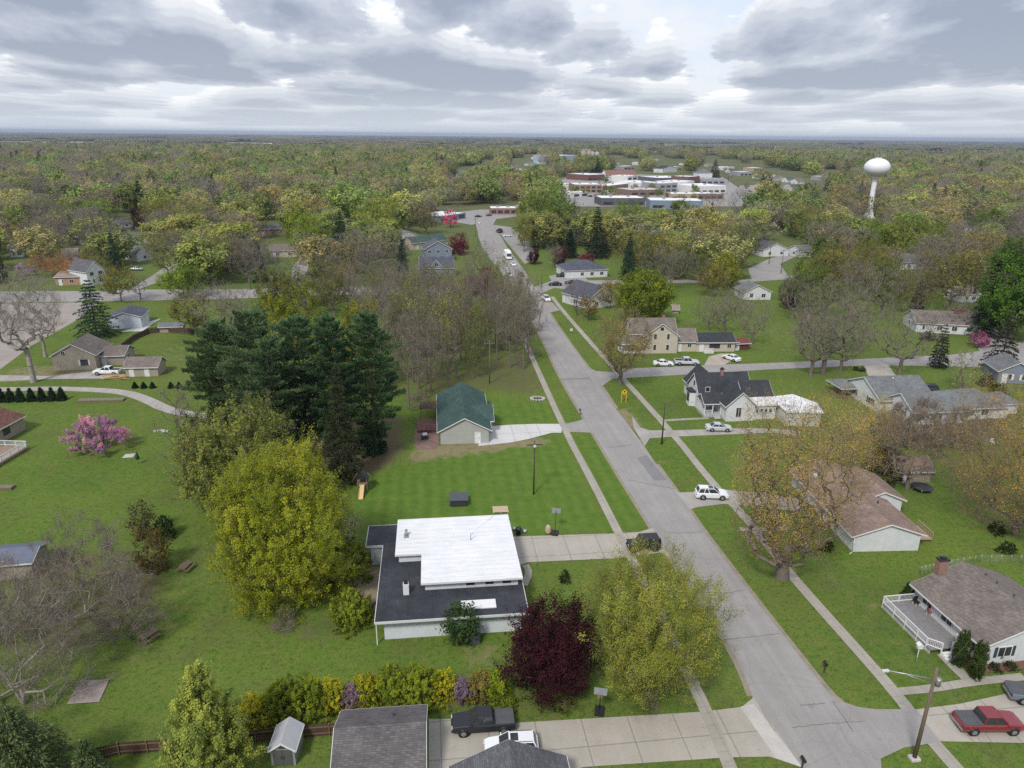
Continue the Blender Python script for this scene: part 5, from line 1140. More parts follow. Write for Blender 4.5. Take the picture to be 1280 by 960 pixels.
# ================================================================ street and garden things
POLEW = mat('pole_wood', (.15,.115,.085), .9, scale=4); POLED = mat('dark_pole_wood', (.07,.055,.045), .9, scale=4)
def pole(label, px, py, h, cross=True, r=.15, m=None, lamp=None, transformer=False, lean=0.0, rz=GR, group='utility poles along the streets'):
    x, y = G(px, py); P = thing('utility_pole', label, 'utility pole', (x, y, 0), rz, group)
    MB().bar((0,0,-.2),(lean*h,0,h),r*1.15,r*.75,n=10).build('pole', m or POLEW, P)
    if cross: MB().box(lean*h-1.2,lean*h+1.2,-.06,.06,h-.75,h-.6).build('crossarm', m or POLEW, P); [MB().lathe([(0,0),(.05,0),(.07,.1),(0,.16)], 8, (lean*h+q,0,h-.6)).build('insulator', STEEL, P) for q in (-1.1,-.5,.5,1.1)]
    if transformer: MB().lathe([(0,0),(.25,.02),(.27,.7),(.2,.78),(0,.8)], 12, (lean*h+.4,0,h-1.9)).build('transformer', STEEL, P)
    if lamp:
        a = MB().bar((lean*h,0,h-1.2),(lean*h+lamp[0],lamp[1],h-.75),.055,n=6).bar((lean*h,0,h-1.7),(lean*h+lamp[0]*.6,lamp[1]*.6,h-1.0),.025,n=5).build('lamp_arm', STEEL, P)
        MB().cbox((lean*h+lamp[0]*1.08,lamp[1]*1.08,h-.78),(.65,.28,.16)).build('lamp_head', mat('lamp_head_grey', (.5,.5,.5), .4), P, bevel=.04)
    return x, y, h
p1 = pole('wooden utility pole with a long street lamp arm beside the red pickup', 1142.5, 949, 10.0, False, .17, lamp=(-3.6,.9), transformer=True, lean=.0)
MB().cbox((0,0,.1),(.9,.7,.35)).build('stone_base', CONC, bpy.data.objects['utility_pole'], bevel=.1)
p2 = pole('bare wooden pole beside the east sidewalk at the gravel drive', 827, 555.5, 7.9, False, .13, POLED)
p3 = pole('dark pole with a small lamp on the mown lawn by the white house', 667, 618, 9.0, True, .11, POLED, transformer=False)
x, y = G(667,618); MB().lathe([(0,0),(.22,.05),(.3,.3),(.12,.5),(0,.52)], 12).build('lamp', mat('lamp_grey', (.45,.43,.4), .5), bpy.data.objects['utility_pole.002'], (0,-.25,7.9))
far = [(1052,354,1,'tall utility pole on the lane below the water tower trees'),(976,342,1,'pale utility pole by the green lawn beyond the farmhouse'),(961,330,1,'utility pole left of the pale one by the green lawn'),(600,333,1,'utility pole on the left side of the main road'),(594.5,296,1,'slim utility pole left of the far main road'),(677,359,0,'slim pole by the white car on the main road'),(597.5,308,0,'second slim pole left of the far main road'),(1213,352,1,'tan utility pole in the trees at the right'),(612,480,1,'grey utility pole in the woods behind the green-roofed house'),(1,520,0,'pole cut by the left edge'),(755,425,0,'thin pole under the corner tree')]
for px, py, c, t in far[:-2]: pole(t, px, py, 10 if c else 8.5, bool(c), .13)
wire = MB()
def span(a, b, sag=.9, nn=14, off=0):
    pr_ = None
    for i in range(nn+1):
        t = i/nn; p = (a[0]+(b[0]-a[0])*t+off, a[1]+(b[1]-a[1])*t, a[2]+(b[2]-a[2])*t-4*sag*t*(1-t))
        if pr_: wire.bar(pr_, p, .017, n=3)
        pr_ = p
A = (p1[0],p1[1],9.6); B = (p2[0],p2[1],7.7); C3 = (p3[0],p3[1],8.4)
for o in (-.4, .4): span((p1[0],p1[1]-40,9.8), A, off=o); span(A, B, 1.1, off=o)
q1 = (*G(677,359), 8.2); span(B, q1, 1.5, 20); span(A, (49,61.5,4.2), .6)
q2 = (*G(612,480), 9.5); span(C3, q2, .8); span(C3, (-.3,82,4.4), .3); span(B, (41,129,4.5), .3); span(q2, (*G(600,333), 9.5), 2, 20)
q3 = (*G(976,342),9.5); q4 = (*G(961,330),9.5); q5 = (*G(1052,354),9.5); q6 = (*G(1213,352),9.5); span(q4, q3, .4); span(q3, q5, .8); span(q5, q6, 1.6)
wo = wire.build('power_lines', mat('wire_grey', (.1,.1,.1), .6)); tag(wo, 'thin overhead power lines strung between the utility poles', 'power lines')
# yellow diamond road sign on two posts
x, y = G(779.5, 503.5); sg = thing('road_sign', 'yellow diamond warning sign on two yellow posts by the main road', 'road sign', (x, y, 0), rad(12))
YEL = mat('sign_yellow', (.75,.42,.02), .5, var=.06)
for s in (-.5,.5): MB().box(s-.06,s+.06,-.06,.06,0,2.2).build('post', YEL, sg)
dm = [(0,-.09,1.75),(.65,-.09,2.4),(0,-.09,3.05),(-.65,-.09,2.4)]; MB().hull_pts(dm, [(a,-.05,c) for a,b,c in dm]).build('sign_panel', YEL, sg)
MB().hull_pts([(-.06,-.1,2.1),(.06,-.1,2.1),(.06,-.1,2.5),(-.06,-.1,2.5)], [(-.06,-.094,2.1),(.06,-.094,2.1),(.06,-.094,2.5),(-.06,-.094,2.5)]).hull_pts([(-.24,-.1,2.42),(.24,-.1,2.42),(0,-.1,2.75)], [(-.24,-.094,2.42),(.24,-.094,2.42),(0,-.094,2.75)]).build('arrow', BLACKP, sg)
def mailbox(label, px, py, rz=97, col=None):
    x, y = G(px, py); o = thing('mailbox', label, 'mailbox', (x, y, 0), rad(rz))
    MB().box(-.06,.06,-.06,.06,0,1.05).build('post', POLED, o)
    m = MB(); pf = [(-.13,1.05),(.13,1.05),(.13,1.22),(.09,1.31),(0,1.35),(-.09,1.31),(-.13,1.22)]
    m.hull_pts([(-.3,a,b) for a,b in pf], [(.3,a,b) for a,b in pf]); m.build('box', col or BLACKP, o); MB().box(-.02,.02,.135,.15,1.15,1.35).build('flag', mat('flag_red', (.4,.03,.02), .5), o)
mailbox('black mailbox on the grass right of the main road, near the deck house', 1030, 841); mailbox('black mailbox at the corner of the bottom concrete driveway', 1002, 962); mailbox('dark mailbox at the road edge by the green-roofed house', 725, 519)
mailbox('dark mailbox on the lawn beside the side street under the right bare trees', 1153, 443)
x, y = G(1145, 828); o = thing('birdhouse', 'white birdhouse on a thin post on the lawn beside the railed deck', 'birdhouse', (x, y, 0))
MB().bar((0,0,0),(0,0,1.9),.04).build('post', WHITE, o); MB().cbox((0,0,2.05),(.5,.4,.4)).hull_pts([(-.32,-.28,2.25),(.32,-.28,2.25),(.32,.28,2.25),(-.32,.28,2.25)],[(-.02,-.28,2.5),(.02,-.28,2.5),(.02,.28,2.5),(-.02,.28,2.5)]).build('house_box', WHITE, o)
x, y = G(714, 416); o = thing('yard_sign', 'small white yard sign on the grass by the upper east sidewalk', 'sign', (x, y, 0), rad(20))
MB().box(-.4,.4,-.02,.02,.5,1.2).build('panel', WHITE, o); [MB().box(s-.03,s+.03,-.018,.018,0,.5).build('post', STEEL, o) for s in (-.35,.35)]
def hoop(label, px, py, rz, h=3.0):
    x, y = G(px, py); o = thing('basketball_hoop', label, 'basketball hoop', (x, y, 0), rad(rz))
    MB().box(-.45,.45,-.9,.3,.0,.28).build('base', BLACKP, o, bevel=.05); MB().bar((0,-.5,.2),(0,.0,h-.2),.05,n=8).bar((0,0,h-.2),(0,.5,h+.1),.04,n=6).build('pole', DARKM, o)
    MB().box(-.6,.6,.5,.53,h-.2,h+.6).build('backboard', mat('backboard_grey', (.26,.28,.29), .2), o)
    r = MB()
    for i in range(12):
        a, b = i*math.pi/6, (i+1)*math.pi/6; r.bar((.23*math.cos(a),.78+.23*math.sin(a),h),(.23*math.cos(b),.78+.23*math.sin(b),h),.015,n=4)
    r.build('rim', mat('hoop_orange', (.4,.1,.02), .5), o)
    n_ = MB()
    for i in range(10): a = i*math.pi/5; n_.bar((.22*math.cos(a),.78+.22*math.sin(a),h),(.13*math.cos(a+.3),.78+.13*math.sin(a+.3),h-.4),.008,n=3)
    n_.build('net', WHITE, o)
hoop('portable basketball hoop beside the white house driveway', 694, 666, -10); hoop('portable basketball hoop under the purple maple by the lower driveway', 749, 893, 170)
x, y = G(685, 667); o = thing('garden_planter', 'beige barrel planter beside the driveway hoop', 'planter', (x, y, 0)); MB().lathe([(0,0),(.35,0),(.45,.4),(.4,.9),(.25,1.3),(0,1.4)], 14).build('barrel', mat('pale_terracotta', (.42,.32,.22), .8), o)
# covered hot tub, pallet deck, play set
x, y = G(573.5, 633); o = thing('covered_hot_tub', 'dark grey covered hot tub on the mown lawn', 'hot tub', (x, y, 0), rad(4))
MB().box(-1.3,1.3,-.1,2.3,0,.95).build('cabinet', mat('dark_cabinet', (.04,.04,.043), .7), o, bevel=.12); MB().box(-1.4,1.4,-.2,2.4,.96,1.1).build('cover', mat('hot_tub_cover', (.075,.082,.1), .6, var=.15), o, bevel=.06)
x, y = G(626, 641); o = thing('pallet', 'tan wooden platform on the lawn behind the white roof', 'platform', (x, y, 0), rad(5)); m = MB()
for i in range(9): m.box(-1.15,1.15,-.1+i*.2,.08+i*.2,.14,.18)
for k in (-1.05,0,1.05): m.box(k-.06,k+.06,-.1,1.68,0,.138)
m.build('boards', mat('fresh_pine_boards', (.46,.36,.24), .8, scale=3), o)
x, y = G(453, 617); o = thing('play_set', 'wooden play tower with a yellow slide beside the pine trees', 'play set', (x, y, 0), rad(4))
fr = MB()
for s in (-.7,.7):
    for t in (.4, 1.9): fr.box(s-.05,s+.05,t-.05,t+.05,0,2.3)
fr.box(-.8,.8,.3,2.0,1.35,1.45); fr.bar((-.75,1.2,2.9),(-2.3,2.8,0),.06,n=6).bar((.75,1.2,2.9),(2.3,2.8,0),.06,n=6); fr.build('frame', WOOD, o)
MB().hull_pts([(-.85,.3,2.3),(.85,.3,2.3),(.85,2.0,2.3),(-.85,2.0,2.3)], [(-.03,.3,3.3),(.03,.3,3.3),(.03,2.0,3.3),(-.03,2.0,3.3)]).build('canopy', DARKM, o)
MB().hull_pts([(-.32,.35,1.4),(.32,.35,1.4),(.32,.35,1.34),(-.32,.35,1.34)], [(-.32,-2.0,.12),(.32,-2.0,.12),(.32,-2.0,.06),(-.32,-2.0,.06)]).hull_pts([(-.36,.35,1.55),(-.31,.35,1.55),(-.31,.35,1.34),(-.36,.35,1.34)],[(-.36,-2.0,.28),(-.31,-2.0,.28),(-.31,-2.0,.06),(-.36,-2.0,.06)]).hull_pts([(.36,.35,1.55),(.31,.35,1.55),(.31,.35,1.34),(.36,.35,1.34)],[(.36,-2.0,.28),(.31,-2.0,.28),(.31,-2.0,.06),(.36,-2.0,.06)]).build('slide', mat('slide_tan', (.6,.42,.2), .4), o)
def bench(label, px, py, rz):
    x, y = G(px, py); o = thing('picnic_table', label, 'picnic table', (x, y, 0), rad(rz)); t = MB()
    for i in range(4): t.box(-.9,.9,-.38+i*.19,-.22+i*.19,.7,.74)
    t.build('tabletop', WOOD, o)
    for s in (-1,1): MB().box(-.9,.9,s*.68-.12,s*.68+.12,.42,.46).build('bench', WOOD, o)
    for s in (-.7,.7): MB().bar((s,-.75,0),(s,.3,.7),.05,n=4).bar((s,.75,0),(s,-.3,.7),.05,n=4).box(s-.04,s+.04,-.75,.75,.36,.42).build('legs', WOOD, o)
bench('weathered picnic table on the lawn left of the big yellow-green tree', 233, 712, 80); bench('weathered picnic table lower down near the bare brush', 187, 799, 60)
x, y = G(672, 499); o = thing('stone_ring', 'ring of pale stones around a small garden bed by the west sidewalk', 'stone ring', (x, y, 0)); m = MB()
for i in range(14): a = i*.449; m.cbox((1.35*math.cos(a),1.0*math.sin(a),.15),(.5,.4,.35), rz=a)
m.build('stones', mat('pale_stone', (.42,.4,.37), .9), o, bevel=.08); MB().lathe([(0,.12),(1.25,.1),(1.3,0)], 16).build('soil', mat('dark_soil', (.08,.06,.045), .95), o)
x, y = G(594, 806); o = thing('air_conditioner', 'dark grey air conditioner box against the front wall of the white house', 'air conditioner', (x, y, 0), rad(6.5)); MB().box(-.5,.5,-.1,.8,.05,1.0).build('casing', mat('ac_grey', (.09,.1,.12), .6), o, bevel=.03); MB().lathe([(0,0),(.36,0),(.36,.03),(0,.03)], 16, (0,.35,1.0)).build('fan_grille', DARKM, o)
x, y = G(648, 668); o = thing('patio_grill', 'covered grill and stools in the corner by the white upper roof', 'grill', (x, y, 0)); MB().lathe([(0,0),(.35,.02),(.3,.7),(.45,.8),(.4,1.05),(0,1.2)], 14).build('body', DARKM, o); MB().lathe([(0,0),(.3,0),(.3,.45),(0,.5)], 10, (.9,.5,0)).build('stool', STEEL, o); MB().lathe([(0,0),(.3,0),(.3,.45),(0,.5)], 10, (-.5,1.1,0)).build('stool', STEEL, o)
x, y = G(531, 549); o = thing('patio_grill', 'black barbecue grill with a white cover on the brick patio', 'grill', (x, y, 0), rad(20)); MB().box(-.6,.6,-.3,.3,.1,.85).build('cabinet', DARKM, o); MB().hull_pts([(-.45,-.3,.86),(.45,-.3,.86),(.45,.3,.86),(-.45,.3,.86)],[(-.4,-.15,1.2),(.4,-.15,1.2),(.4,.2,1.2),(-.4,.2,1.2)]).build('lid', mat('grill_lid_grey', (.45,.45,.46), .3), o)
def chair(label, px, py, rz, m, z=.6):
    x, y = G(px, py, z); o = thing('patio_chair', label, 'chair', (x, y, z), rad(rz)); MB().box(-.28,.28,-.28,.28,.4,.46).build('seat', m, o); MB().box(-.28,.28,.24,.3,.46,1.0).build('backrest', m, o)
    for a in (-.25,.25):
        for b in (-.25,.25): MB().box(a-.025,a+.025,b-.025,b+.025,0,.4).build('leg', WHITE, o)
chair('red and white chair on the grey front deck', 1162, 768, 40, mat('chair_red', (.25,.06,.07), .7)); chair('black chair in the far corner of the grey front deck', 1145, 756, 10, BLACKP)
chair('dark chair near the steps end of the grey deck', 1190, 786, 200, BLUM if 'BLUM' in globals() else mat('navy_fabric', (.03,.04,.08), .7))
# trampoline and kettle grill behind the brown-roofed ranch
x, y = G(1152, 613); o = thing('trampoline', 'dark round trampoline behind the light brown ranch house', 'trampoline', (x, y, 0)); MB().lathe([(0,.6),(1.2,.58),(1.5,.6),(1.55,.66),(1.2,.64),(0,.64)], 24).build('mat', DARKM, o)
for i in range(6): a = i*math.pi/3; MB().bar((1.45*math.cos(a),1.45*math.sin(a),0),(1.45*math.cos(a),1.45*math.sin(a),.6),.03,n=5).build('leg', STEEL, o)
# board fence along the bottom left
FEN = mat('red_brown_fence_boards', (.085,.05,.035), .85, var=.3, scale=2); FRL = mat('fence_rail', (.17,.115,.075), .85, scale=3)
def fence(label, pts, h, gap=.0, name='board_fence', m=FEN):
    P = W_(pts); o = thing(name, label, 'fence', (*P[0], 0)); bo = MB(); rl = MB()
    for a, b in zip(P[:-1], P[1:]):
        L = math.hypot(b[0]-a[0], b[1]-a[1]); d = ((b[0]-a[0])/L, (b[1]-a[1])/L); r = math.atan2(d[1], d[0]); n = int(L/.2)
        for i in range(n): t = (i+.5)/n*L; bo.cbox((a[0]-P[0][0]+d[0]*t, a[1]-P[0][1]+d[1]*t, h/2-.02*(i % 3)), (.185, .03, h), rz=r)
        for i in range(int(L/2.4)+1):
            t = min(i*2.4, L); MB().cbox((a[0]-P[0][0]+d[0]*t+d[1]*.08, a[1]-P[0][1]+d[1]*t-d[0]*.08, h/2+.05), (.1,.1,h+.1), rz=r).build('post', FRL, o)
        for z in (.35, h-.3): c = ((a[0]+b[0])/2-P[0][0]+d[1]*.05, (a[1]+b[1])/2-P[0][1]-d[0]*.05, z); rl.cbox(c, (L,.05,.1), rz=r)
    bo.build('boards', m, o); rl.build('rails', FRL, o); return o
fence('red-brown board fence running along the bottom left lawn', [(113,952),(150,943),(217,938),(262,932),(320,927),(345,924),(425,918)], 1.35)
fence('dark board fence behind the tan house lawn', [(152,437),(168,425),(186,417),(202,415),(230,417),(260,419)], 1.5, m=mat('dark_fence', (.075,.055,.045), .85))
# wire fence right
P = W_([(1150,718),(1180,711),(1225,703),(1300,704)]); o = thing('wire_fence', 'low wire fence behind the taupe-roofed ranch house', 'fence', (*P[0],0)); m = MB(); pm_ = MB()
for a, b in zip(P[:-1], P[1:]):
    for i in range(6):
        t = i/6; q = (a[0]+(b[0]-a[0])*t-P[0][0], a[1]+(b[1]-a[1])*t-P[0][1]); MB().bar((*q,0),(*q,1.2),.03,n=5).build('post', STEEL, o)
    for z in (.1,.3,.5,.7,.9,1.1): m.bar((a[0]-P[0][0],a[1]-P[0][1],z),(b[0]-P[0][0],b[1]-P[0][1],z),.012,n=3)
m.build('wires', STEEL, o)
# raised beds and odds on the left lawn
for px, py, t, sz in ((127,501,'long flat raised timber bed on the left lawn',(9,1.6,.35)),(6,611,'raised timber bed at the left edge',(2.6,1.2,.4))):
    x, y = G(px, py); o = thing('raised_bed', t, 'garden bed', (x, y, 0), rad(5)); MB().box(-sz[0]/2,sz[0]/2,-sz[1]/2,sz[1]/2,0,sz[2]).build('timber_frame', WOOD, o); MB().box(-sz[0]/2+.1,sz[0]/2-.1,-sz[1]/2+.1,sz[1]/2-.1,sz[2],sz[2]+.03).build('soil', mat('grey_soil', (.17,.15,.11), .95), o)
x, y = G(173, 580); o = thing('patio_umbrella', 'closed dark green garden umbrella on the left lawn', 'umbrella', (x, y, 0)); MB().bar((0,0,0),(0,0,2.2),.03).build('pole', STEEL, o); MB().lathe([(0,1.0),(.3,.9),(.35,1.0),(.12,2.0),(0,2.4)], 10).build('canopy', mat('umbrella_green', (.02,.06,.04), .8), o)
x, y = G(146, 473); o = thing('lumber_pile', 'loose pile of yellow lumber beside the white pickup', 'lumber pile', (x, y, 0)); m = MB()
for i in range(16): m.cbox((random.uniform(-1.5,1.5),random.uniform(-1,1),.08+.05*i), (3+random.random()*1.5,.14,.05), rz=random.uniform(-.4,.6))
m.build('boards', mat('yellow_lumber', (.5,.35,.17), .8), o)
x, y = G(203, 539); o = thing('stone_pile', 'few pale stones lying on the left lawn near the leaning bare tree', 'stones', (x, y, 0)); m = MB()
for i in range(7): m.cbox((random.uniform(-1.6,1.6),random.uniform(-.7,.7),.12),(random.uniform(.3,.7),random.uniform(.3,.5),.3),rz=random.random()*3)
m.build('stones', mat('pale_stone', (.42,.4,.37)), o, bevel=.06)
x, y = G(1240, 555); o = thing('lawn_chair', 'white plastic lawn chair on the grass right of the grey-roofed ranch', 'lawn chair', (x, y, 0)); MB().box(-.3,.3,-.3,.3,.35,.42).box(-.3,.3,.28,.34,.42,.95).box(-.28,-.22,-.28,-.22,0,.35).box(.22,.28,-.28,-.22,0,.35).box(.22,.28,.22,.28,0,.35).box(-.28,-.22,.22,.28,0,.35).build('seat', WHITE, o)
# ================================================================ planting: trees read off the photograph
T = tpx
# hero trees near the camera
T('lime', 362, 740, 567, 168, 'huge bright yellow-green tree left of the white flat-roofed house', hero=True, seed=3, q=1.0, over=dict(multi=5, tr=.011, base=.015, nt=2400, lf=760, ls=.135, spd=.28, cl=.55, ncl=120, tw=10), col=(.3,.33,.034))
T('purple', 690, 860, 758, 114, 'deep purple-red maple at the front corner of the white house', hero=True, seed=5, q=1.0, over=dict(nt=1600, lf=680, ls=.135))
T('lime', 812, 872, 712, 162, 'sparse yellow budding tree between the two concrete driveways', hero=True, seed=8, q=1, over=dict(shape='vase', base=.14, nt=1800, cl=.55, lf=860, ls=.1, tw=40, tww=.01, spd=.36, tr=.018, bark=0), col=(.3,.315,.06))
T('arbor', 268, 982, 832, 116, 'cone-shaped pale green tree in front of the board fence', hero=True, seed=9, q=1.0, over=dict(nt=1500, lf=900, spd=.25, ls=.135, tw=2), col=(.33,.38,.09), name='conical_tree')
T('orange', 977, 722, 514, 162, 'massive orange-budding maple with a thick trunk by the east sidewalk', hero=True, seed=12, q=1.0, over=dict(nt=1500, tr=.031, bark=0, base=.18, lf=185, ls=.105, spd=.42), col=(.46,.335,.095))
T('orange', 1268, 668, 490, 190, 'wide brown budding tree at the right edge above the wire fence', hero=True, seed=14, q=1, over=dict(nt=1300, base=.1, tw=40, lf=160, ls=.11, tr=.016), col=(.45,.3,.085))
T('orange', 1052, 588, 498, 100, 'orange budding tree in front of the white flat garage', hero=True, seed=15, q=1, over=dict(nt=1000, lf=190, ls=.11, base=.1, tr=.016), col=(.43,.33,.085))
T('orange', 1133, 612, 520, 85, 'slim brown budding tree by the tan backyard shed', hero=True, seed=16, q=.8, over=dict(nt=520, lf=50, tw=40), col=(.28,.2,.08))
T('olive', 310, 645, 505, 150, 'fluffy olive-green tree between the pines and the huge yellow-green tree', hero=True, seed=17, q=1, leaf_scale=1.1, over=dict(base=.06, lf=190, ls=.2, nt=1100, multi=3, spd=.3), col=(.22,.245,.06))
T('green', 262, 605, 515, 60, 'smaller green tree at the left flank of the fluffy olive tree', hero=True, seed=18, col=(.14,.18,.045))
for i, (bx, by, ty, w, c) in enumerate([(470,568,392,94,(.115,.195,.085)), (424,575,394,84,(.105,.175,.085)), (385,570,398,98,(.125,.2,.1)), (330,562,390,122,(.14,.21,.1)), (286,548,404,100,(.135,.205,.092)), (352,585,425,90,(.125,.195,.09))]):
    T('pine', bx, by, ty, w, ['tall dark pine nearest the green-roofed house', 'tall blue-dark pine second from the green-roofed house', 'broad pine in the middle of the pine stand', 'large grey-green pine left of the middle of the stand', 'leftmost tall pine of the stand by the gravel path', 'front pine of the stand behind the olive tree'][i], 'tall pines left of the green-roofed house', hero=True, seed=30+i, q=3.0, col=c, over=dict(dens=1.4))
T('spruce', 430, 602, 452, 62, 'drooping dark spruce at the front of the pine stand', hero=True, seed=41, q=1.3, col=(.06,.075,.035), over=dict(dens=1.2))
T('spruce', 465, 565, 512, 50, 'low dark spruce boughs under the tallest pine', hero=True, seed=42, q=1.3, col=(.035,.08,.04))
T('lime', 372, 500, 362, 112, 'yellow-green tree top rising behind the pines', hero=True, seed=43, q=.8, leaf_scale=1.3, col=(.24,.26,.03)); T('lime', 455, 490, 380, 60, 'narrow yellow-green tree behind the darkest pines', hero=True, seed=44, q=.8, leaf_scale=1.3, col=(.24,.23,.035))
T('bare', 42, 478, 332, 78, 'big bare pale-barked tree at the bend of the gravel path', hero=True, seed=50, q=.9, over=dict(bark=1, tr=.021, base=.3)); T('bare', 57, 446, 346, 70, 'bare spreading tree left of the tan house', hero=True, seed=51, over=dict(bark=1, tr=.019))
T('spruce', 122, 421, 348, 66, 'open-branched dark spruce beside the pale blue garage', hero=True, seed=52, q=.75, over=dict(dens=.7), col=(.045,.09,.055))
T('bare', 236, 622, 478, 62, 'thin leaning bare tree on the left lawn edge', hero=True, seed=53, q=.5, over=dict(shape='oval', tr=.013, nt=160, bark=2, base=.2))
T('pink', 127, 562, 522, 70, 'pink flowering redbud alone on the left lawn', hero=True, seed=54, col=(.56,.31,.47), over=dict(lf=520, nt=420))
T('brush', 112, 765, 640, 138, 'grey-green tangle of bare brush on the left lawn', hero=True, seed=55, q=1, leaf_scale=1.1, over=dict(bark=1)); T('brush', 30, 880, 700, 185, 'large pale bare shrub in the lower left corner', hero=True, seed=56, q=.9, leaf_scale=1.1, over=dict(lf=3, bark=1, tr=.016)); T('brush', 165, 800, 715, 90, 'brown bare bush with dark foot beside the picnic table', hero=True, seed=57, q=1, over=dict(lf=8))
T('brush', 10, 790, 705, 110, 'bare brown thicket in front of the long blue-grey shed', hero=True, seed=58)
T('olive', 193, 713, 666, 46, 'small orange-tinged bush on the lawn edge', hero=True, seed=59, over=dict(base=.02, lf=90, multi=3), col=(.17,.12,.04)); T('olive', 180, 672, 632, 36, 'small olive sapling behind the orange-tinged bush', hero=True, seed=60, over=dict(base=.05), col=(.13,.13,.05)); T('shrub', 208, 672, 645, 26, 'small dark green bush beside the olive sapling', col=(.06,.1,.035))
T('spruce', 38, 1005, 882, 175, 'blue-green spruce in the bottom left corner', hero=True, seed=61, q=2.6, col=(.15,.2,.085), over=dict(dens=1.2)); T('spruce', 118, 990, 925, 70, 'second smaller blue-green spruce by the fence end', hero=True, seed=62, q=2.6, col=(.15,.2,.085))
T('olive', 775, 480, 384, 78, 'thick-trunked budding tree at the side street corner', hero=True, seed=63, over=dict(tr=.026, lf=75, ls=.17, tw=26, nt=700), col=(.3,.245,.075))
T('green', 803, 405, 340, 74, 'round fresh-green tree behind the beige farmhouse', hero=True, seed=64, leaf_scale=1.3, over=dict(base=.05, lf=190, nt=800), col=(.19,.235,.03))
T('white', 437, 682, 640, 34, 'white blossoming shrub beside the black-roofed wing', col=(.5,.5,.43)); T('shrub', 440, 722, 672, 52, 'green shrub against the white wing of the house', col=(.22,.26,.04))
T('shrub', 441, 778, 740, 60, 'rounded yellow-green bush left of the black roof', hero=True, seed=65, col=(.25,.3,.035), over=dict(nt=700, lf=900)); T('green', 577, 804, 763, 46, 'dark green small tree in front of the white house wall', hero=True, seed=66, leaf_scale=.8, over=dict(base=.03), col=(.06,.11,.035))
T('shrub', 706, 727, 713, 17, 'tiny bush in a round bed on the white house lawn', col=(.05,.07,.02)); T('brush', 357, 785, 758, 30, 'small bare twiggy bush under the huge yellow-green tree')
T('brush', 812, 887, 868, 26, 'twiggy bush at the foot of the sparse yellow tree')
# clipped hedge of mixed shrubs
HG = 'mixed flowering shrubs in the long hedge row'
for bx, by, ty, w, c, t in [(318,908,868,42,(.38,.37,.03),'yellow forsythia at the left end of the hedge row'),(330,915,885,40,(.34,.34,.03),'low yellow forsythia in front of the hedge end'),(355,902,850,50,(.21,.26,.03),'rounded green hedge shrub next to the left forsythia'),(385,898,846,62,(.23,.28,.03),'large rounded green shrub in the left half of the hedge'),(418,893,848,36,(.38,.37,.03),'yellow forsythia between the left green shrub and the mauve lilac'),
     (440,890,855,32,(.27,.19,.25),'mauve lilac bush behind the garage roof'),(458,882,842,40,(.37,.36,.03),'yellow forsythia right of the mauve lilac'),(488,885,836,60,(.24,.29,.03),'large green shrub in the middle of the hedge'),(525,883,834,66,(.24,.29,.03),'biggest rounded green shrub of the hedge'),(555,878,838,36,(.42,.4,.03),'bright yellow forsythia right of the biggest green shrub'),
     (579,882,847,26,(.28,.2,.26),'pale mauve lilac bush right of the bright forsythia'),(600,880,838,36,(.25,.21,.06),'olive twiggy shrub near the purple maple'),(622,880,836,34,(.22,.29,.03),'fresh green shrub beside the purple maple'),(636,892,868,20,(.17,.2,.03),'small pale shrub at the foot of the purple maple')]:
    T('shrub', bx, by-9, ty+3, w*1.12, t, HG, hero=True, col=c, seed=int(bx), over=dict(spd=.24, lf=900, ls=.12, nt=520, cl=.2, tw=20 if c[2] > .1 or c[0] > .24 else 5, multi=5))
for px, py, ty, w, t in [(1197,832,789,18,'upper of the two round dark shrubs by the deck house wall'),(1218,847,803,19,'lower of the two round dark shrubs at the house corner')]: T('arbor', px, py, ty, w, t, 'dark clipped shrubs along the deck house', hero=True, seed=int(px), over=dict(shape='oval', lf=1500, spd=.13, ls=.1, cl=.0, nt=1500), col=(.06,.095,.025), cat='shrub', name='clipped_shrub')
for px, py, ty, w, t in [(1131,752,728,15,'left small dark cone shrub behind the deck'),(1142,753,730,14,'right small dark cone shrub behind the deck')]: T('arbor', px, py, ty, w, t, 'dark cone shrubs at the deck end', hero=True, seed=int(px), over=dict(lf=1300, spd=.1, ls=.1, cl=.0, nt=1300), col=(.04,.07,.022), cat='shrub', name='cone_shrub')
for i, px in enumerate((3,14,26,40,53,66,78)): T('spruce', px, 501+.3*(3-i), 485-(1 if i>3 else 0), 14, 'young dark conifer in the short row along the gravel path at the left edge', 'row of young conifers along the gravel path', col=(.03,.055,.03))
for i, px in enumerate((169,180,191,214,224,235)): T('spruce', px, 485, 477, 10, 'small dark conifer in the spaced row below the tan shed', 'row of small conifers below the tan shed', col=(.025,.05,.025))
for px, py, w, t in ((1105,636,16,'dark low bush by the deck of the light brown ranch'),(1032,686,20,'dark bush at the shaded side of the light brown ranch'),(1105,592,60,'long clipped brush behind the light brown ranch'),(1245,665,24,'low green plant clump under the wide brown tree'),(1258,690,22,'second low green clump under the wide brown tree'),(1243,838,15,'left low shrub in the mulch bed of the deck house'),(1262,836,16,'right low shrub in the mulch bed of the deck house'),(1070,463,9,'left round dark shrub by the side-street drive'),(1078,464,9,'right round dark shrub by the side-street drive'),(1232,482,24,'rounded olive shrub by the blue-grey house'),(1248,492,22,'second olive shrub by the blue-grey house'),(1160,425,20,'dark red-brown shrubs before the long white ranch'),(716,313,11,'round dark shrub by the far main road lot')): T('shrub', px, py, py-w*.55, w, t, col=(.05,.075,.025) if w != 60 else (.13,.12,.07))
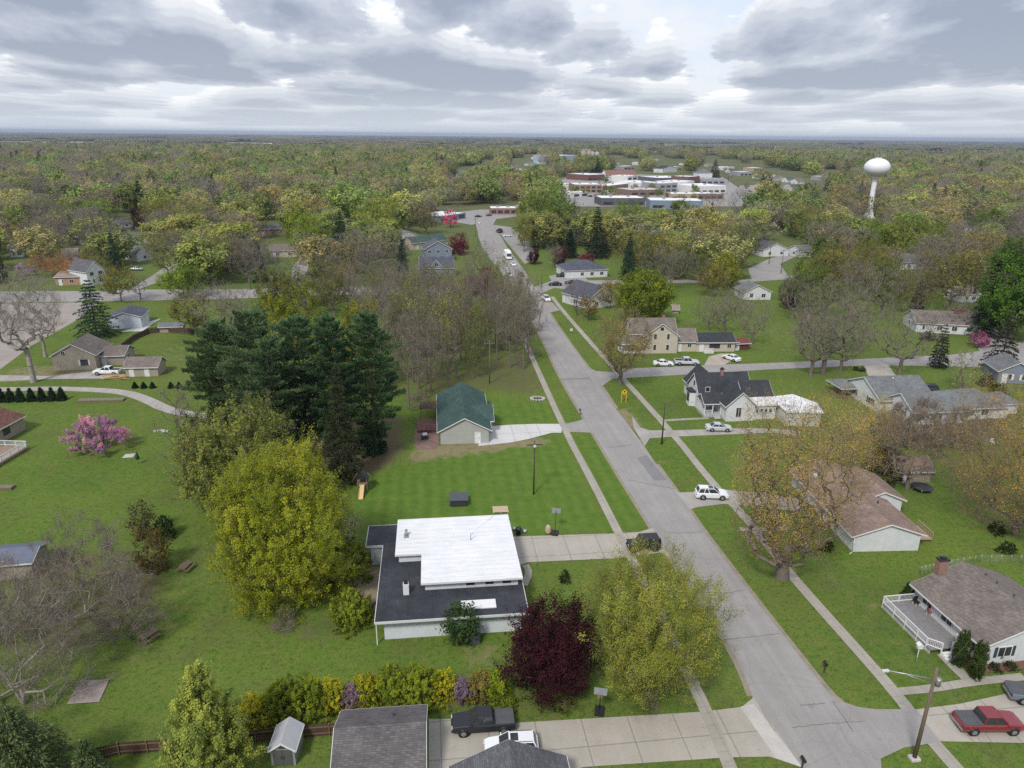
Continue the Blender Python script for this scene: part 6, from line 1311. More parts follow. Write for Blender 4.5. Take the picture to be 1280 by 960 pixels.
for px, py, ty, w, t in ((1150,560,500,60,'bare brush in front of the grey-roofed ranch'),(1110,556,505,60,'pale twiggy thicket by the corner of the grey-roofed ranch'),(1195,556,508,56,'bare brush at the right wing of the grey-roofed ranch')): T('brush', px, py, ty, w, t, hero=True, seed=int(px), q=1, over=dict(lf=40, tw=110, tww=.02), col=(.36,.28,.16))
# right middle bare trees
for bx, by, ty, w, s, t in [(1013,470,384,62,'bare','left bare tree of the trio by the side street'),(1028,468,355,86,'bare','tallest bare tree of the trio by the side street'),(1050,466,395,66,'bare','low-branched bare tree right of the trio by the side street'),(1124,467,382,96,'bare','wide bare tree before the grey-roofed ranch'),(1002,440,392,40,'bare','bare tree behind the side street trio'),(1075,440,385,52,'bare','bare tree on the far side of the side street'),
     (940,430,376,52,'bare','dark bare tree beside the red shed'),(905,415,362,62,'bare','grey bare tree over the annex roof'),(885,413,372,50,'bare','bare tree behind the farmhouse extension'),(918,395,360,44,'bare','bare tree behind the grey one on the lawn')]: T(s, bx, by, ty, w, t, hero=True, seed=int(bx), q=.85, leaf_scale=1.25, over=dict(bark=0, tr=.024))
T('spruce', 1172, 459, 404, 30, 'thin open conifer beside the side street', hero=True, seed=77, q=.5, over=dict(dens=.6), col=(.045,.05,.035)); T('spruce', 1249, 461, 382, 50, 'sparse grey conifer at the right end of the side street', hero=True, seed=78, q=.5, over=dict(dens=.6), col=(.06,.062,.045))
T('white', 1200, 490, 438, 38, 'pale blossoming young tree on the ranch lawn', hero=True, seed=79, over=dict(lf=45, tw=20), col=(.36,.36,.2)); T('pink', 1222, 434, 414, 27, 'bright pink flowering tree in front of the long white ranch', hero=True, seed=80, leaf_scale=1.5, col=(.45,.14,.26))
T('green', 1262, 425, 300, 92, 'tall dense fresh-green tree at the right edge', hero=True, seed=81, leaf_scale=1.5, col=(.1,.19,.03), over=dict(lf=170)); T('spruce', 1228, 420, 325, 50, 'dark layered conifer left of the dense green edge tree', hero=True, seed=82, q=1, col=(.035,.07,.03)); T('green', 1275, 380, 292, 60, 'second fresh-green tree at the right edge behind', col=(.1,.18,.03))
# mid distance, left to right
MID = [
 ('olive',211,346,291,58,'branching olive tree standing before the diagonal street'),('olive',152,377,330,52,'olive tree with several stems by the west street'),('bare',176,374,344,24,'cut-back bare tree by the west street'),('green',230,372,334,60,'low green tree by the west street',(0.168,0.235,0.0336)),('olive',118,345,312,40,'dull olive tree beside the tall white farmhouse'),
 ('olive',205,290,248,52,'golden-olive round tree behind the long white garage',(0.286,0.252,0.0504)),('olive',243,297,252,56,'golden-olive round tree right of its twin',(0.269,0.269,0.0588)),('green',224,298,268,32,'grey-green tree between the golden pair',(0.185,0.235,0.101)),('green',122,288,250,60,'fresh-green tree above the pale grey porch roof',(0.151,0.235,0.0336)),('green',80,285,255,45,'green tree at the edge of the bare left woods'),('olive',22,300,268,60,'olive tree at the far left'),('olive',55,318,280,52,'olive tree before the far left houses'),
 ('bare',108,320,275,70,'wide bare tree in the left houses'),('bare',135,325,285,55,'bare tree left of the branching olive tree'),('spruce',104,252,230,16,'dark spruce in the left bare woods'),('orange',68,345,318,52,'rust-coloured tree beside the low orange-brown building',(0.42,0.185,0.0672)),('orange',92,350,325,48,'rust-coloured tree before the low orange-brown building',(0.403,0.185,0.0588)),('pink',32,345,330,22,'lilac-pink tree at the far left',(0.605,0.42,0.672)),('purple',176,288,258,24,'dark red tree beside the pale grey porch roof'),('purple',150,300,288,24,'dark red low tree before the long garage'),
 ('bare',313,362,300,62,'pale bare tree like a birch by the west street',None,1),('bare',345,375,310,56,'pale bare tree right of the birch-like one',None,1),('olive',285,350,288,46,'olive tree left of the pale bare trees'),('olive',272,315,284,40,'olive tree behind the birch-like trees'),('green',262,340,310,40,'green tree on the diagonal street lawn',(0.202,0.252,0.0336)),('orange',388,282,250,50,'rust-brown round tree behind the orange brick house',(0.336,0.193,0.0588)),('green',384,320,266,52,'bright spring-green tree right of the orange brick house',(0.202,0.302,0.0252)),
 ('spruce',428,318,262,30,'tall dark spruce right of the spring-green tree'),('spruce',440,314,266,24,'second tall dark spruce beside the first'),('lime',475,303,246,58,'large yellow-green tree left of the white gabled houses',(0.269,0.286,0.042)),('green',450,322,287,36,'bright spring-green tree below the dark spruces',(0.218,0.319,0.0252)),('lime',438,342,306,34,'pale yellow-green bush tree by the west street',(0.336,0.336,0.084)),('bare',500,330,290,60,'bare grey tree before the white house'),('olive',533,292,262,46,'thin olive tree over the teal-roofed house'),('bare',412,352,318,40,'bare tree by the lane off the west street'),('olive',392,372,340,40,'olive bush tree at the lane corner'),('orange',428,355,330,34,'yellow-orange budding tree by the west street',(0.403,0.319,0.0504)),
 ('purple',574,318,293,30,'dark red tree on the lawn left of the main road',(0.218,0.037,0.0588)),('pink',563,284,262,20,'bright pink tree at the far shop lot',(0.756,0.134,0.336)),('bare',604,352,300,36,'cut-back bare tree beside the left sidewalk of the main road',None,2),('purple',609,372,333,24,'dark maroon tree at the wood edge',(0.151,0.0336,0.0504)),('purple',593,368,345,34,'low maroon bush tree at the wood edge',(0.168,0.0672,0.084)),('purple',625,291,286,9,'small dark red round tree at the far lot'),('purple',537,270,254,20,'dark red tree behind the flat shop'),('olive',640,398,352,34,'olive tree covering the near side of the main road bend',(0.235,0.269,0.0672)),('olive',652,420,365,34,'pale olive tree at the road edge of the woods',(0.252,0.286,0.084)),
 ('green',675,300,240,58,'large green tree right of the far main road',(0.134,0.218,0.0336)),('green',700,300,238,50,'second large green tree behind it',(0.151,0.218,0.042)),('olive',655,315,262,24,'slim olive tree beside the far sidewalk',(0.252,0.252,0.0504)),('spruce',745,322,258,38,'dark ragged conifer behind the white bungalow'),('spruce',712,322,285,26,'dark conifer left of the ragged one'),('purple',700,332,308,22,'dark red tree before the white bungalow',(0.168,0.0504,0.0672)),('purple',667,330,312,15,'small maroon tree by the far sidewalk'),('purple',733,330,318,22,'maroon bush before the bungalow roof',(0.202,0.0588,0.101)),('bare',692,335,305,24,'reddish bare tree by the lot'),
 ('green',786,305,254,56,'broad green tree before downtown',(0.185,0.252,0.0336)),('orange',842,300,268,30,'rust-brown round tree below downtown',(0.319,0.176,0.0504)),('olive',790,345,285,58,'big olive tree right of the bungalow',(0.244,0.235,0.0504)),('olive',835,345,291,56,'golden-olive tree right of the big olive one',(0.286,0.26,0.0504)),('olive',893,330,273,58,'large golden-olive tree with dark gaps',(0.252,0.227,0.0504)),('green',925,335,278,44,'green tree right of the large golden-olive one',(0.168,0.227,0.0504)),('lime',905,360,318,44,'bright yellow-green round tree above the small white house',(0.286,0.302,0.0252)),('spruce',862,318,282,20,'dark conifer between the golden-olive trees'),('bare',838,360,312,50,'bare tree below the golden-olive trees'),('bare',872,358,320,46,'bare tree right of it'),('olive',815,300,270,36,'pale olive tree behind the rust-brown one'),('green',850,262,250,22,'small green tree at the long metal building',(0.168,0.235,0.0336)),
 ('olive',763,385,348,42,'budding olive tree beside the grey-roofed house',(0.269,0.202,0.0672)),('olive',735,400,372,26,'orange-brown budding tree by the upper east sidewalk',(0.286,0.185,0.0672)),('bare',720,395,352,40,'dark branching bare tree by the upper east sidewalk',None,2),('spruce',951,248,217,18,'dark spruce right of downtown'),('spruce',962,246,220,14,'second dark spruce right of downtown'),('spruce',893,222,199,18,'dark round conifer behind downtown'),('bare',910,228,206,24,'brown round bare tree behind downtown'),('bare',890,272,240,36,'grey bare tree in front of the white store'),('bare',925,275,238,44,'spreading bare tree beside the downtown lot'),('white',955,300,274,44,'pale blossoming tree left of the white house',(0.47,0.47,0.319)),('white',935,310,285,30,'pale green blossoming tree near the curve',(0.42,0.454,0.286)),
 ('olive',1003,300,255,45,'olive tree before the pale houses',(0.235,0.235,0.0504)),('green',1012,318,268,36,'dark-limbed green tree beside the lane',(0.151,0.218,0.0504)),('green',1040,320,270,40,'green tree with dark trunk left of the water tower foot',(0.143,0.21,0.0504)),('green',1085,325,278,50,'green tree below the water tower',(0.168,0.252,0.0336)),('green',1130,330,272,60,'broad bright-green tree below the water tower',(0.202,0.277,0.0302)),('green',1165,322,280,40,'bright-green tree right of the broad one',(0.185,0.252,0.0336)),('olive',1045,362,308,60,'golden-olive tree left of the tall pole',(0.252,0.235,0.0504)),('olive',1085,360,306,56,'olive tree right of the tall pole',(0.235,0.227,0.0504)),('lime',1010,352,332,34,'yellow-green tree by the lane',(0.286,0.269,0.0504)),('bare',1060,400,330,60,'bare tree over the lawn below the olive pair'),('bare',1100,395,335,56,'bare tree right of it over the lawn'),('bare',1140,392,345,50,'bare tree before the long white ranch'),('spruce',1145,385,350,20,'dark spruce behind the long white ranch'),
 ('olive',1185,388,293,80,'large bronze-olive tree with visible limbs',(0.26,0.21,0.0504)),('olive',1225,345,290,50,'bronze-olive tree behind the dark conifer',(0.252,0.202,0.0504)),('green',1232,310,262,56,'fresh-green tree on the right skyline of the trees',(0.143,0.227,0.0336)),('spruce',1262,295,265,22,'dark spruce at the right edge skyline'),('bare',1195,415,368,40,'bare tree over the long white ranch roof'),('bare',990,400,340,40,'bare tree at the lane lawn'),('bare',1075,270,228,56,'wide bare tree left of the water tower'),('bare',1110,280,235,50,'bare tree right of the water tower'),('purple',985,385,348,26,'dull mauve bare tree by the lane corner',(0.168,0.084,0.101)),
 ('olive',245,420,365,52,'olive tree at the lawn corner by the board fence'),('bare',270,425,350,60,'bare tree right of the corner olive tree'),('bare',295,420,355,50,'pale bare tree left of the pines',None,1),('bare',312,440,375,46,'bare tree touching the pine tops'),
]
for e in MID:
    s, bx, by, ty, w, t = e[:6]; c = e[6] if len(e) > 6 else None
    T(s, bx, by, ty, w, t, col=c, over=None, hero=False)
# the bare wood between the pines and the main road
WOODS = W_([(440,425),(520,395),(600,385),(655,388),(672,440),(655,462),(600,470),(545,490),(515,520),(500,480)])
bx0, bx1 = min(p[0] for p in WOODS), max(p[0] for p in WOODS); by0, by1 = min(p[1] for p in WOODS), max(p[1] for p in WOODS)
def spaced(n, x0, x1, y0, y1, ok, rmin, rng):
    out = []; k = 0
    while len(out) < n and k < n*60:
        k += 1; x = rng.uniform(x0, x1); y = rng.uniform(y0, y1)
        if ok(x, y) and all((x-a)**2+(y-b)**2 > rmin**2 for a, b in out): out.append((x, y))
    return out
rg = np.random.default_rng(5)
KEEP = [[(905,330),(985,315),(1000,360),(965,400),(905,385)],[(1105,318),(1160,318),(1160,352),(1105,352)],[(690,318),(775,318),(775,395),(700,395)],[(780,395),(910,395),(910,450),(780,450)]]
for i, (x, y) in enumerate(spaced(34, 35, 260, 560, 880, lambda x, y: bool(inpoly(*[np.array([q]) for q in proj((x, y, 0))[:2]], [(695,222),(760,216),(900,219),(958,232),(955,262),(905,285),(720,285),(692,262)])[0]), 14, np.random.default_rng(8))):
    hh = random.uniform(5, 9.5); plant(['green', 'bare', 'olive'][i % 3], x, y, hh, hh*.95, 'small street tree between the downtown buildings', 'small street trees in downtown', name='street_tree', col=[(.2,.27,.06), None, (.27,.26,.08)][i % 3])
def on_lawn(x, y):
    a, b, _ = proj((x, y, 0)); return not any(inpoly(np.array([a]), np.array([b]), o)[0] for o in KEEP)
for i, (x, y) in enumerate(spaced(20, 45, 165, 215, 300, on_lawn, 9, rg)):
    s_ = ['green', 'olive', 'bare', 'green', 'bare'][i % 5]; hh = random.uniform(11, 17)
    plant(s_, x, y, hh, hh*random.uniform(.9, 1.2), 'bare or half-leafed tree on the lawns below the water tower', 'trees on the lawns below the water tower', name='lawn_tree', col=None if s_ == 'bare' else ((.21,.2,.055) if s_ == 'olive' else (.16,.21,.04)))
for i, (x, y) in enumerate(spaced(82, bx0, bx1, by0, by1, lambda x, y: bool(inpoly(x, y, WOODS)), 3.1, rg)):
    sp_ = 'olive' if rg.random() < .13 else 'pole'; hh = rg.uniform(13, 20)
    plant(sp_, x, y, hh, hh*rg.uniform(.34, .5), 'slender bare or barely budding tree in the wood above the green-roofed house', 'trees of the bare wood above the green-roofed house', col=(.24,.26,.07) if sp_ == 'olive' else None, name='woodland_tree')
for i, (x, y) in enumerate(spaced(46, bx0, bx1, by0-8, by1, lambda x, y: bool(inpoly(x, y, WOODS)), 2.6, rg)):
    plant('brush', x, y, rg.uniform(1.5, 4), rg.uniform(3, 5), 'low bare brush under the wood above the green-roofed house', 'brush under the bare wood', col=(.2,.24,.06))
for i, (x, y) in enumerate(spaced(26, -75, -25, 205, 234, lambda x, y: True, 5, rg)):
    sp_ = rg.choice(['bare', 'bare', 'olive']); hh = rg.uniform(9, 15)
    plant(str(sp_), x, y, hh, hh*.7, 'bare or barely budding tree along the near side of the west street', 'trees along the near side of the west street', name='street_side_tree', col=(.14,.14,.04) if sp_ == 'olive' else None)

# ================================================================ woods and town trees further off
# open ground (photo outlines of clear ground, houses and streets that stay visible)
OPEN = [[(590,258),(660,250),(660,300),(690,345),(740,350),(760,352),(700,395),(650,385),(640,398),(585,372),(552,340),(538,300),(536,262)], [(692,224),(735,217),(800,214),(900,219),(945,226),(960,235),(955,262),(930,285),(900,292),(720,292),(690,268)], [(500,290),(570,285),(600,345),(590,356),(500,352)],
        [(135,266),(198,266),(198,330),(150,332),(135,318)],[(160,365),(225,322),(262,302),(264,312),(240,340),(225,365)],[(62,330),(142,330),(142,365),(62,365)],[(318,276),(362,276),(366,306),(318,306)], [(0,358),(690,355),(700,420),(0,420)], [(905,330),(985,315),(1000,360),(1000,470),(760,470),(720,400),(905,385)], [(695,318),(775,318),(775,395),(700,395)], [(1075,262),(1098,262),(1102,304),(1070,304)],
        [(945,295),(990,292),(990,330),(945,330)], [(1105,318),(1160,318),(1160,345),(1105,345)], [(695,202),(752,202),(752,208.5),(695,208.5)], [(1010,242),(1040,242),(1040,272),(1010,272)], [(966,240),(998,240),(998,268),(966,268)], [(565,208),(596,208),(596,235),(565,235)], [(5,305),(40,305),(40,330),(5,330)], [(75,318),(100,318),(100,335),(75,335)], [(868,208),(895,208),(895,228),(868,228)], [(822,200),(850,200),(850,222),(822,222)], [(980,425),(1130,420),(1135,385),(1290,385),(1290,480),(980,480)], [(40,258),(68,258),(68,276),(40,276)], [(795,200),(820,200),(820,212),(795,212)], [(1155,192),(1190,192),(1190,204),(1155,204)], [(85,177),(110,177),(110,185),(85,185)]]
for (A, B) in HOUSE_PX: OPEN.append([(A[0]-7, A[1]-14), (B[0]+7, B[1]-14), (B[0]+10, B[1]+(.085*(B[1]-150)+12 if B[1] > 270 else 5)), (A[0]-10, A[1]+(.085*(A[1]-150)+12 if A[1] > 270 else 5))])
def n2(x, y, s, seed):
    """smooth value noise for drifts of one kind of tree"""
    x = np.asarray(x)/s; y = np.asarray(y)/s; xi = np.floor(x).astype(int); yi = np.floor(y).astype(int); fx = x-xi; fy = y-yi
    fx = fx*fx*(3-2*fx); fy = fy*fy*(3-2*fy)
    def hsh(a, b): v = np.sin(a*127.1+b*311.7+seed*74.7)*43758.5453; return v-np.floor(v)
    return (hsh(xi,yi)*(1-fx)+hsh(xi+1,yi)*fx)*(1-fy)+(hsh(xi,yi+1)*(1-fx)+hsh(xi+1,yi+1)*fx)*fy
rw = np.random.default_rng(21)
def scatter(y0, y1, step, margin=1.14):
    ys_ = np.arange(y0, y1, step); P = []
    for yy in ys_:
        half = yy*.725*margin+25; xs_ = np.arange(-half, half, step)
        P.append(np.stack([xs_+rw.uniform(-.48, .48, len(xs_))*step, yy+rw.uniform(-.48, .48, len(xs_))*step], 1))
    P = np.concatenate(P); q = np.array([[*P[:, 0]], [*P[:, 1]], np.zeros(len(P))]).T-CP
    wv = q @ FW; px = 640+F_PX*(q @ XC)/wv; py = 480+F_PX*(q @ DC)/wv
    ok = np.ones(len(P), bool)
    for o in OPEN+FIELDS: ok &= ~inpoly(px, py, o)
    return P[ok], px[ok], py[ok]
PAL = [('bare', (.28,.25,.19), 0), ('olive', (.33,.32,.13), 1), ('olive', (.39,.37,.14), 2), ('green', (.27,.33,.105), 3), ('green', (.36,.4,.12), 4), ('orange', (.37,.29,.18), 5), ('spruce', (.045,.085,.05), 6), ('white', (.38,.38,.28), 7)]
def kinds(P, px):
    """mix of kinds drifting over the land: bare brown woods to the far left and right, green in the middle"""
    a = n2(P[:, 0], P[:, 1], 55, 1); b = n2(P[:, 0], P[:, 1], 24, 2); r = rw.random(len(P))
    bare = np.clip(.36+.5*np.clip((400-px)/420, 0, 1)*(P[:, 1] > 330)+.4*np.clip((px-1000)/250, 0, 1)+(a-.5)*.75+.1*(P[:, 1] > 1200), .05, .8)
    k = np.where(r < bare, 0, 1+np.floor(np.clip((b*.6+rw.random(len(P))*.5), 0, .999)*4).astype(int))
    r2 = rw.random(len(P)); k = np.where((r2 < .035), 5, k); k = np.where((r2 > .965), 6, k); k = np.where((r2 > .945) & (r2 <= .965), 7, k)
    return k
P, px, py = scatter(258, 520, 13)
if len(TREES):
    tx = np.array([(a, b, c) for a, b, c in TREES]); d = np.sqrt(((P[:, None]-tx[None, :, :2])**2).sum(2)); ok = (d > tx[None, :, 2]*.75+2.6).all(1); P, px, py = P[ok], px[ok], py[ok]
k = kinds(P, px); order = np.argsort(P[:, 1]); inview = (px > -30) & (px < 1310)
cnt = 0; rest = []
LAB = {0: ('bare_tree', 'bare grey-brown tree in the woods around the town'), 1: ('leafing_tree', 'olive budding tree in the woods around the town'), 2: ('leafing_tree', 'golden-olive tree in the woods around the town'), 3: ('leafing_tree', 'green leafing tree in the woods around the town'), 4: ('leafing_tree', 'bright spring-green tree in the woods around the town'), 5: ('leafing_tree', 'rust-brown budding tree in the woods around the town'), 6: ('spruce_tree', 'dark conifer in the woods around the town'), 7: ('flowering_tree', 'pale blossoming tree in the woods around the town')}
_single = {}
def single_mesh(sp, var):
    """one mesh, trunk and crown together, for trees too small in the picture to show parts"""
    key = (sp, var)
    if key not in _single:
        h = 14.0; w = 5.0 if sp == 'spruce' else 11.5
        tm, cm = tree_meshes(sp, 300+len(_single)*7, h, w, 1.1 if sp != 'spruce' else .6, 1.7)
        bm = bmesh.new(); bm.from_mesh(cm); nf = len(bm.faces); bm.from_mesh(tm); bm.faces.ensure_lookup_table()
        for f in bm.faces[nf:]: f.material_index = 2
        me = bpy.data.meshes.new('tree'); bm.to_mesh(me); bm.free()
        for m in (LEAF, TWIG, BARKS[SP[sp]['bark']]): me.materials.append(m)
        _single[key] = (h, w, me)
    return _single[key]
INDIV = 290
for i in order:
    x, y = P[i]; kk = int(k[i])
    if not inview[i] or cnt >= INDIV: rest.append((x, y, kk)); continue
    sp_, c, _ = PAL[kk]; hh = rw.uniform(11.5, 19) if kk not in (6,) else rw.uniform(12, 19); ww = hh*rw.uniform(.95, 1.35) if kk != 6 else hh*.42
    h0, w0, me = single_mesh(sp_, int(rw.integers(0, 2))); nm, lb = LAB[kk]
    o = bpy.data.objects.new(nm, me); COL.objects.link(o); o.location = (x, y, -.1); o.scale = (ww/w0, ww/w0, hh/h0); o.rotation_euler[2] = rw.random()*6.28; o.color = jit(c, .16)
    tag(o, lb, 'tree' if kk != 6 else 'conifer', lb.split(' in the')[0]+'s in the woods around the town'); cnt += 1
# ---- all the woods beyond: one object of instanced crowns out to the horizon
PC = bpy.data.collections.new('far_tree_kinds')
def far_proto(i, sp, h, w, q, ls):
    tm, cm = tree_meshes(sp, 500+i*11, h, w, q, ls, LEAF_I)
    o = bpy.data.objects.new('tree_kind_%02d' % i, cm); PC.objects.link(o); return o
FPK = [('bare', 14, 12, .8, 2.2), ('olive', 14, 12, 1.1, 2.4), ('olive', 14, 11, 1.1, 2.4), ('green', 14, 12, 1.1, 2.6), ('green', 13, 11, 1.1, 2.6), ('orange', 14, 12, .8, 3.4), ('spruce', 16, 5.5, .35, 1), ('white', 11, 10, .9, 3)]
for i, (sp_, h_, w_, q_, l_) in enumerate(FPK): far_proto(i, sp_, h_, w_, q_, l_)
def canopy_patch(i, size, n_, s):
    """a stretch of closed canopy, 60 m or more across, for woods kilometres away"""
    rng = np.random.default_rng(900+i); c = []; r_ = []
    for _ in range(n_):
        x, y = rng.uniform(-size/2, size/2, 2); h = rng.uniform(9, 15); w = rng.uniform(4, 7); rn = rng.random(); m = 42
        d = rng.normal(0, 1, (m, 3)); d /= np.linalg.norm(d, axis=1, keepdims=True); d[:, 2] = np.abs(d[:, 2])
        c.append(np.array([x, y, h*.5])+d*[w, w, h*.5]); r_.append(np.clip(.6*rn+.4*rng.random(m), 0, 1))
    c = np.concatenate(c); r_ = np.concatenate(r_); n_ = len(c); u = rng.normal(0, 1, (n_, 3)); u /= np.linalg.norm(u, axis=1, keepdims=True); v = np.cross(u, rng.normal(0, 1, (n_, 3))); v /= np.linalg.norm(v, axis=1, keepdims=True)
    V = np.stack([c+u*s, c+v*s*.8, c-u*s, c-v*s*.8], 1).reshape(-1, 3)
    o = bpy.data.objects.new('tree_kind_%02d' % i, fast_mesh('canopy', V, np.arange(4*n_).reshape(-1, 4), [LEAF_I], None, {'rnd': r_})); PC.objects.link(o)
canopy_patch(8, 70, 62, 2.0); canopy_patch(9, 70, 52, 2.1); canopy_patch(10, 260, 420, 5.0)
pts = []; idx = []; sc = []; tint = []
def addp(P, kk, s, c): pts.append(P); idx.append(kk); sc.append(s); tint.append(c)
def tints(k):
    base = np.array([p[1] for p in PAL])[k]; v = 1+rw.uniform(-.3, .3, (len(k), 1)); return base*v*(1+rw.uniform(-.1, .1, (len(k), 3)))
if rest:
    R_ = np.array(rest); kk = R_[:, 2].astype(int); addp(np.c_[R_[:, :2], np.full(len(R_), -.2)], kk, rw.uniform(.75, 1.25, (len(R_), 1))*[1.6, 1.6, 1.2], tints(kk))
for y0, y1, st_ in ((520, 1000, 13.2), (1000, 2300, 14.5)):
    P, px, py = scatter(y0, y1, st_); k = kinds(P, px); addp(np.c_[P, np.full(len(P), -.2)], k, rw.uniform(.72, 1.25, (len(P), 1))*[1.6, 1.6, 1.2]*(1 if y0 < 900 else 1.15), tints(k))
def patches(y0, y1, step, kk, thr, base):
    P, px, py = scatter(y0, y1, step); m = n2(P[:, 0], P[:, 1], step*9, 5)*.65+n2(P[:, 0], P[:, 1], step*3.5, 6)*.35; ok = m > thr; P = P[ok]
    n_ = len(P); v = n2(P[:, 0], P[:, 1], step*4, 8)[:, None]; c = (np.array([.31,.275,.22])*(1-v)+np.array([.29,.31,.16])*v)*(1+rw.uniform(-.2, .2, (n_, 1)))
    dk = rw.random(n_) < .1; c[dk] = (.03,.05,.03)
    addp(np.c_[P, np.full(n_, base)], rw.choice(kk, n_), np.c_[rw.uniform(.85, 1.15, (n_, 2)), rw.uniform(.8, 1.25, n_)], c)
patches(2300, 5200, 58, [8, 9], .3, -.5); patches(5200, 23000, 215, [10], .36, -.5)
pts = np.concatenate(pts); idx = np.concatenate(idx); sc = np.concatenate([np.broadcast_to(s, (len(s), 3)) for s in sc]); tint = np.concatenate(tint)
me = bpy.data.meshes.new('distant_woods'); me.vertices.add(len(pts)); me.vertices.foreach_set('co', pts.astype(np.float32).ravel())
a = me.attributes.new('kind', 'INT', 'POINT'); a.data.foreach_set('value', idx.astype(np.int32))
a = me.attributes.new('size', 'FLOAT_VECTOR', 'POINT'); a.data.foreach_set('vector', sc.astype(np.float32).ravel())
a = me.attributes.new('spin', 'FLOAT_VECTOR', 'POINT'); a.data.foreach_set('vector', np.c_[np.zeros((len(pts), 2)), rw.random(len(pts))*6.28].astype(np.float32).ravel())
a = me.attributes.new('tint', 'FLOAT_VECTOR', 'POINT'); a.data.foreach_set('vector', tint.astype(np.float32).ravel())
dw = bpy.data.objects.new('distant_woods', me); COL.objects.link(dw); tag(dw, 'mass of budding and bare woodland running back to the horizon', 'woods', kind='stuff')
ng = bpy.data.node_groups.new('woods', 'GeometryNodeTree'); ng.interface.new_socket('Geometry', in_out='INPUT', socket_type='NodeSocketGeometry'); ng.interface.new_socket('Geometry', in_out='OUTPUT', socket_type='NodeSocketGeometry')
gi = ng.nodes.new('NodeGroupInput'); gout = ng.nodes.new('NodeGroupOutput'); m2p = ng.nodes.new('GeometryNodeMeshToPoints'); iop = ng.nodes.new('GeometryNodeInstanceOnPoints'); ci = ng.nodes.new('GeometryNodeCollectionInfo')
ci.inputs['Collection'].default_value = PC; ci.inputs['Separate Children'].default_value = True; ci.inputs['Reset Children'].default_value = True
def na(name, typ): q = ng.nodes.new('GeometryNodeInputNamedAttribute'); q.data_type = typ; q.inputs['Name'].default_value = name; return [o for o in q.outputs if o.enabled and o.name == 'Attribute'][0]
L = ng.links.new; L(gi.outputs[0], m2p.inputs['Mesh']); L(m2p.outputs[0], iop.inputs['Points']); L(ci.outputs[0], iop.inputs['Instance']); iop.inputs['Pick Instance'].default_value = True
L(na('kind', 'INT'), iop.inputs['Instance Index']); L(na('spin', 'FLOAT_VECTOR'), iop.inputs['Rotation']); L(na('size', 'FLOAT_VECTOR'), iop.inputs['Scale']); L(iop.outputs[0], gout.inputs[0])
md = dw.modifiers.new('woods', 'NODES'); md.node_group = ng
# ================================================================ sky, sun, air, camera
SUN_EL, SUN_AZ = 48.0, 205.0     # azimuth clockwise from +y; sun behind the left shoulder, veiled by cloud
wd = bpy.data.worlds.new('World'); scene.world = wd; wd.use_nodes = True
class WN(NT):
    def __init__(s, w): s.t = w.node_tree; s.t.nodes.clear()
n = WN(wd)
sky = n.n('ShaderNodeTexSky', sky_type='NISHITA', sun_disc=False); sky.sun_elevation = rad(SUN_EL); sky.sun_rotation = rad(SUN_AZ); sky.altitude = 200; sky.air_density = 1.0; sky.dust_density = 1.5; sky.ozone_density = 1.0
dirv = n.n('ShaderNodeTexCoord').outputs['Generated']; s3 = n.n('ShaderNodeSeparateXYZ', i0=dirv)
zc = n.math('ADD', n.math('MAXIMUM', s3.outputs[2], 0.0), .028)
u0 = n.math('DIVIDE', s3.outputs[0], zc); v0 = n.math('DIVIDE', s3.outputs[1], zc)
def layer(hh, scale, seed, det=6):
    c = n.n('ShaderNodeCombineXYZ', i0=n.math('MULTIPLY', u0, hh), i1=n.math('MULTIPLY', v0, hh), i2=seed).outputs[0]
    return n.noise(c, scale, det, .56)
# cloud deck: flat dark bases, bright heaped sides seen above them, gaps between
isq = n.math('POWER', zc, -.66); azm = n.math('ARCTAN2', s3.outputs[0], s3.outputs[1])
U1 = n.math('MULTIPLY', n.math('MULTIPLY', azm, n.math('POWER', zc, -.25)), 5.0); V1 = n.math('MULTIPLY', isq, 1.35)
cov = n.noise(n.n('ShaderNodeCombineXYZ', i0=U1, i1=V1, i2=9.1).outputs[0], .3, 2, .5)
thr = n.math('ADD', .352, n.math('MULTIPLY', n.math('SUBTRACT', .5, cov), .35))
def lumps(hh):
    c = n.n('ShaderNodeCombineXYZ', i0=n.math('MULTIPLY', U1, hh**.25), i1=n.math('MULTIPLY', V1, hh**.66)).outputs[0]
    w = n.n('ShaderNodeTexNoise', i0=c, i2=1.1, noise_dimensions='2D'); w.inputs['Detail'].default_value = 2
    wv = n.n('ShaderNodeVectorMath', operation='MULTIPLY_ADD', i0=w.outputs[1], i1=(.4,.4,.2)); n.t.links.new(c, wv.inputs[2])
    vo = n.n('ShaderNodeTexVoronoi', feature='F1', voronoi_dimensions='2D', i0=wv.outputs[0], i2=.8)
    a = n.noise(c, .34, 2, .5, '2D'); b = n.noise(n.n('ShaderNodeMapping', i0=c, i3=(1, .8, 1)).outputs[0], 2.6, 5, .58, '2D')
    q = n.math('ADD', n.math('MULTIPLY', n.math('SUBTRACT', .62, vo.outputs['Distance']), .5), n.math('MULTIPLY', a, .75))
    return n.math('ADD', q, n.math('MULTIPLY', n.math('SUBTRACT', b, .5), .3))
blue = n.ramp(s3.outputs[2], [(0,(.72,.79,.85)),(.04,(.7,.78,.87)),(.14,(.6,.71,.86)),(.5,(.38,.52,.78))])
hz = n.noise(n.n('ShaderNodeCombineXYZ', i0=U1, i1=V1, i2=2).outputs[0], 1.1, 5, .6)
col = n.mix(n.ramp(hz, [(.38,.25),(.6,.95)]), blue, (.78,.8,.835))
STEPS = [(1.5,.13,(1,1,1)), (1.4,.1,(.95,.95,.955)), (1.31,.073,(.87,.875,.89)), (1.22,.05,(.76,.77,.8)), (1.14,.03,(.66,.685,.735)), (1.065,.012,(.55,.58,.64)), (1.0,0,None)]
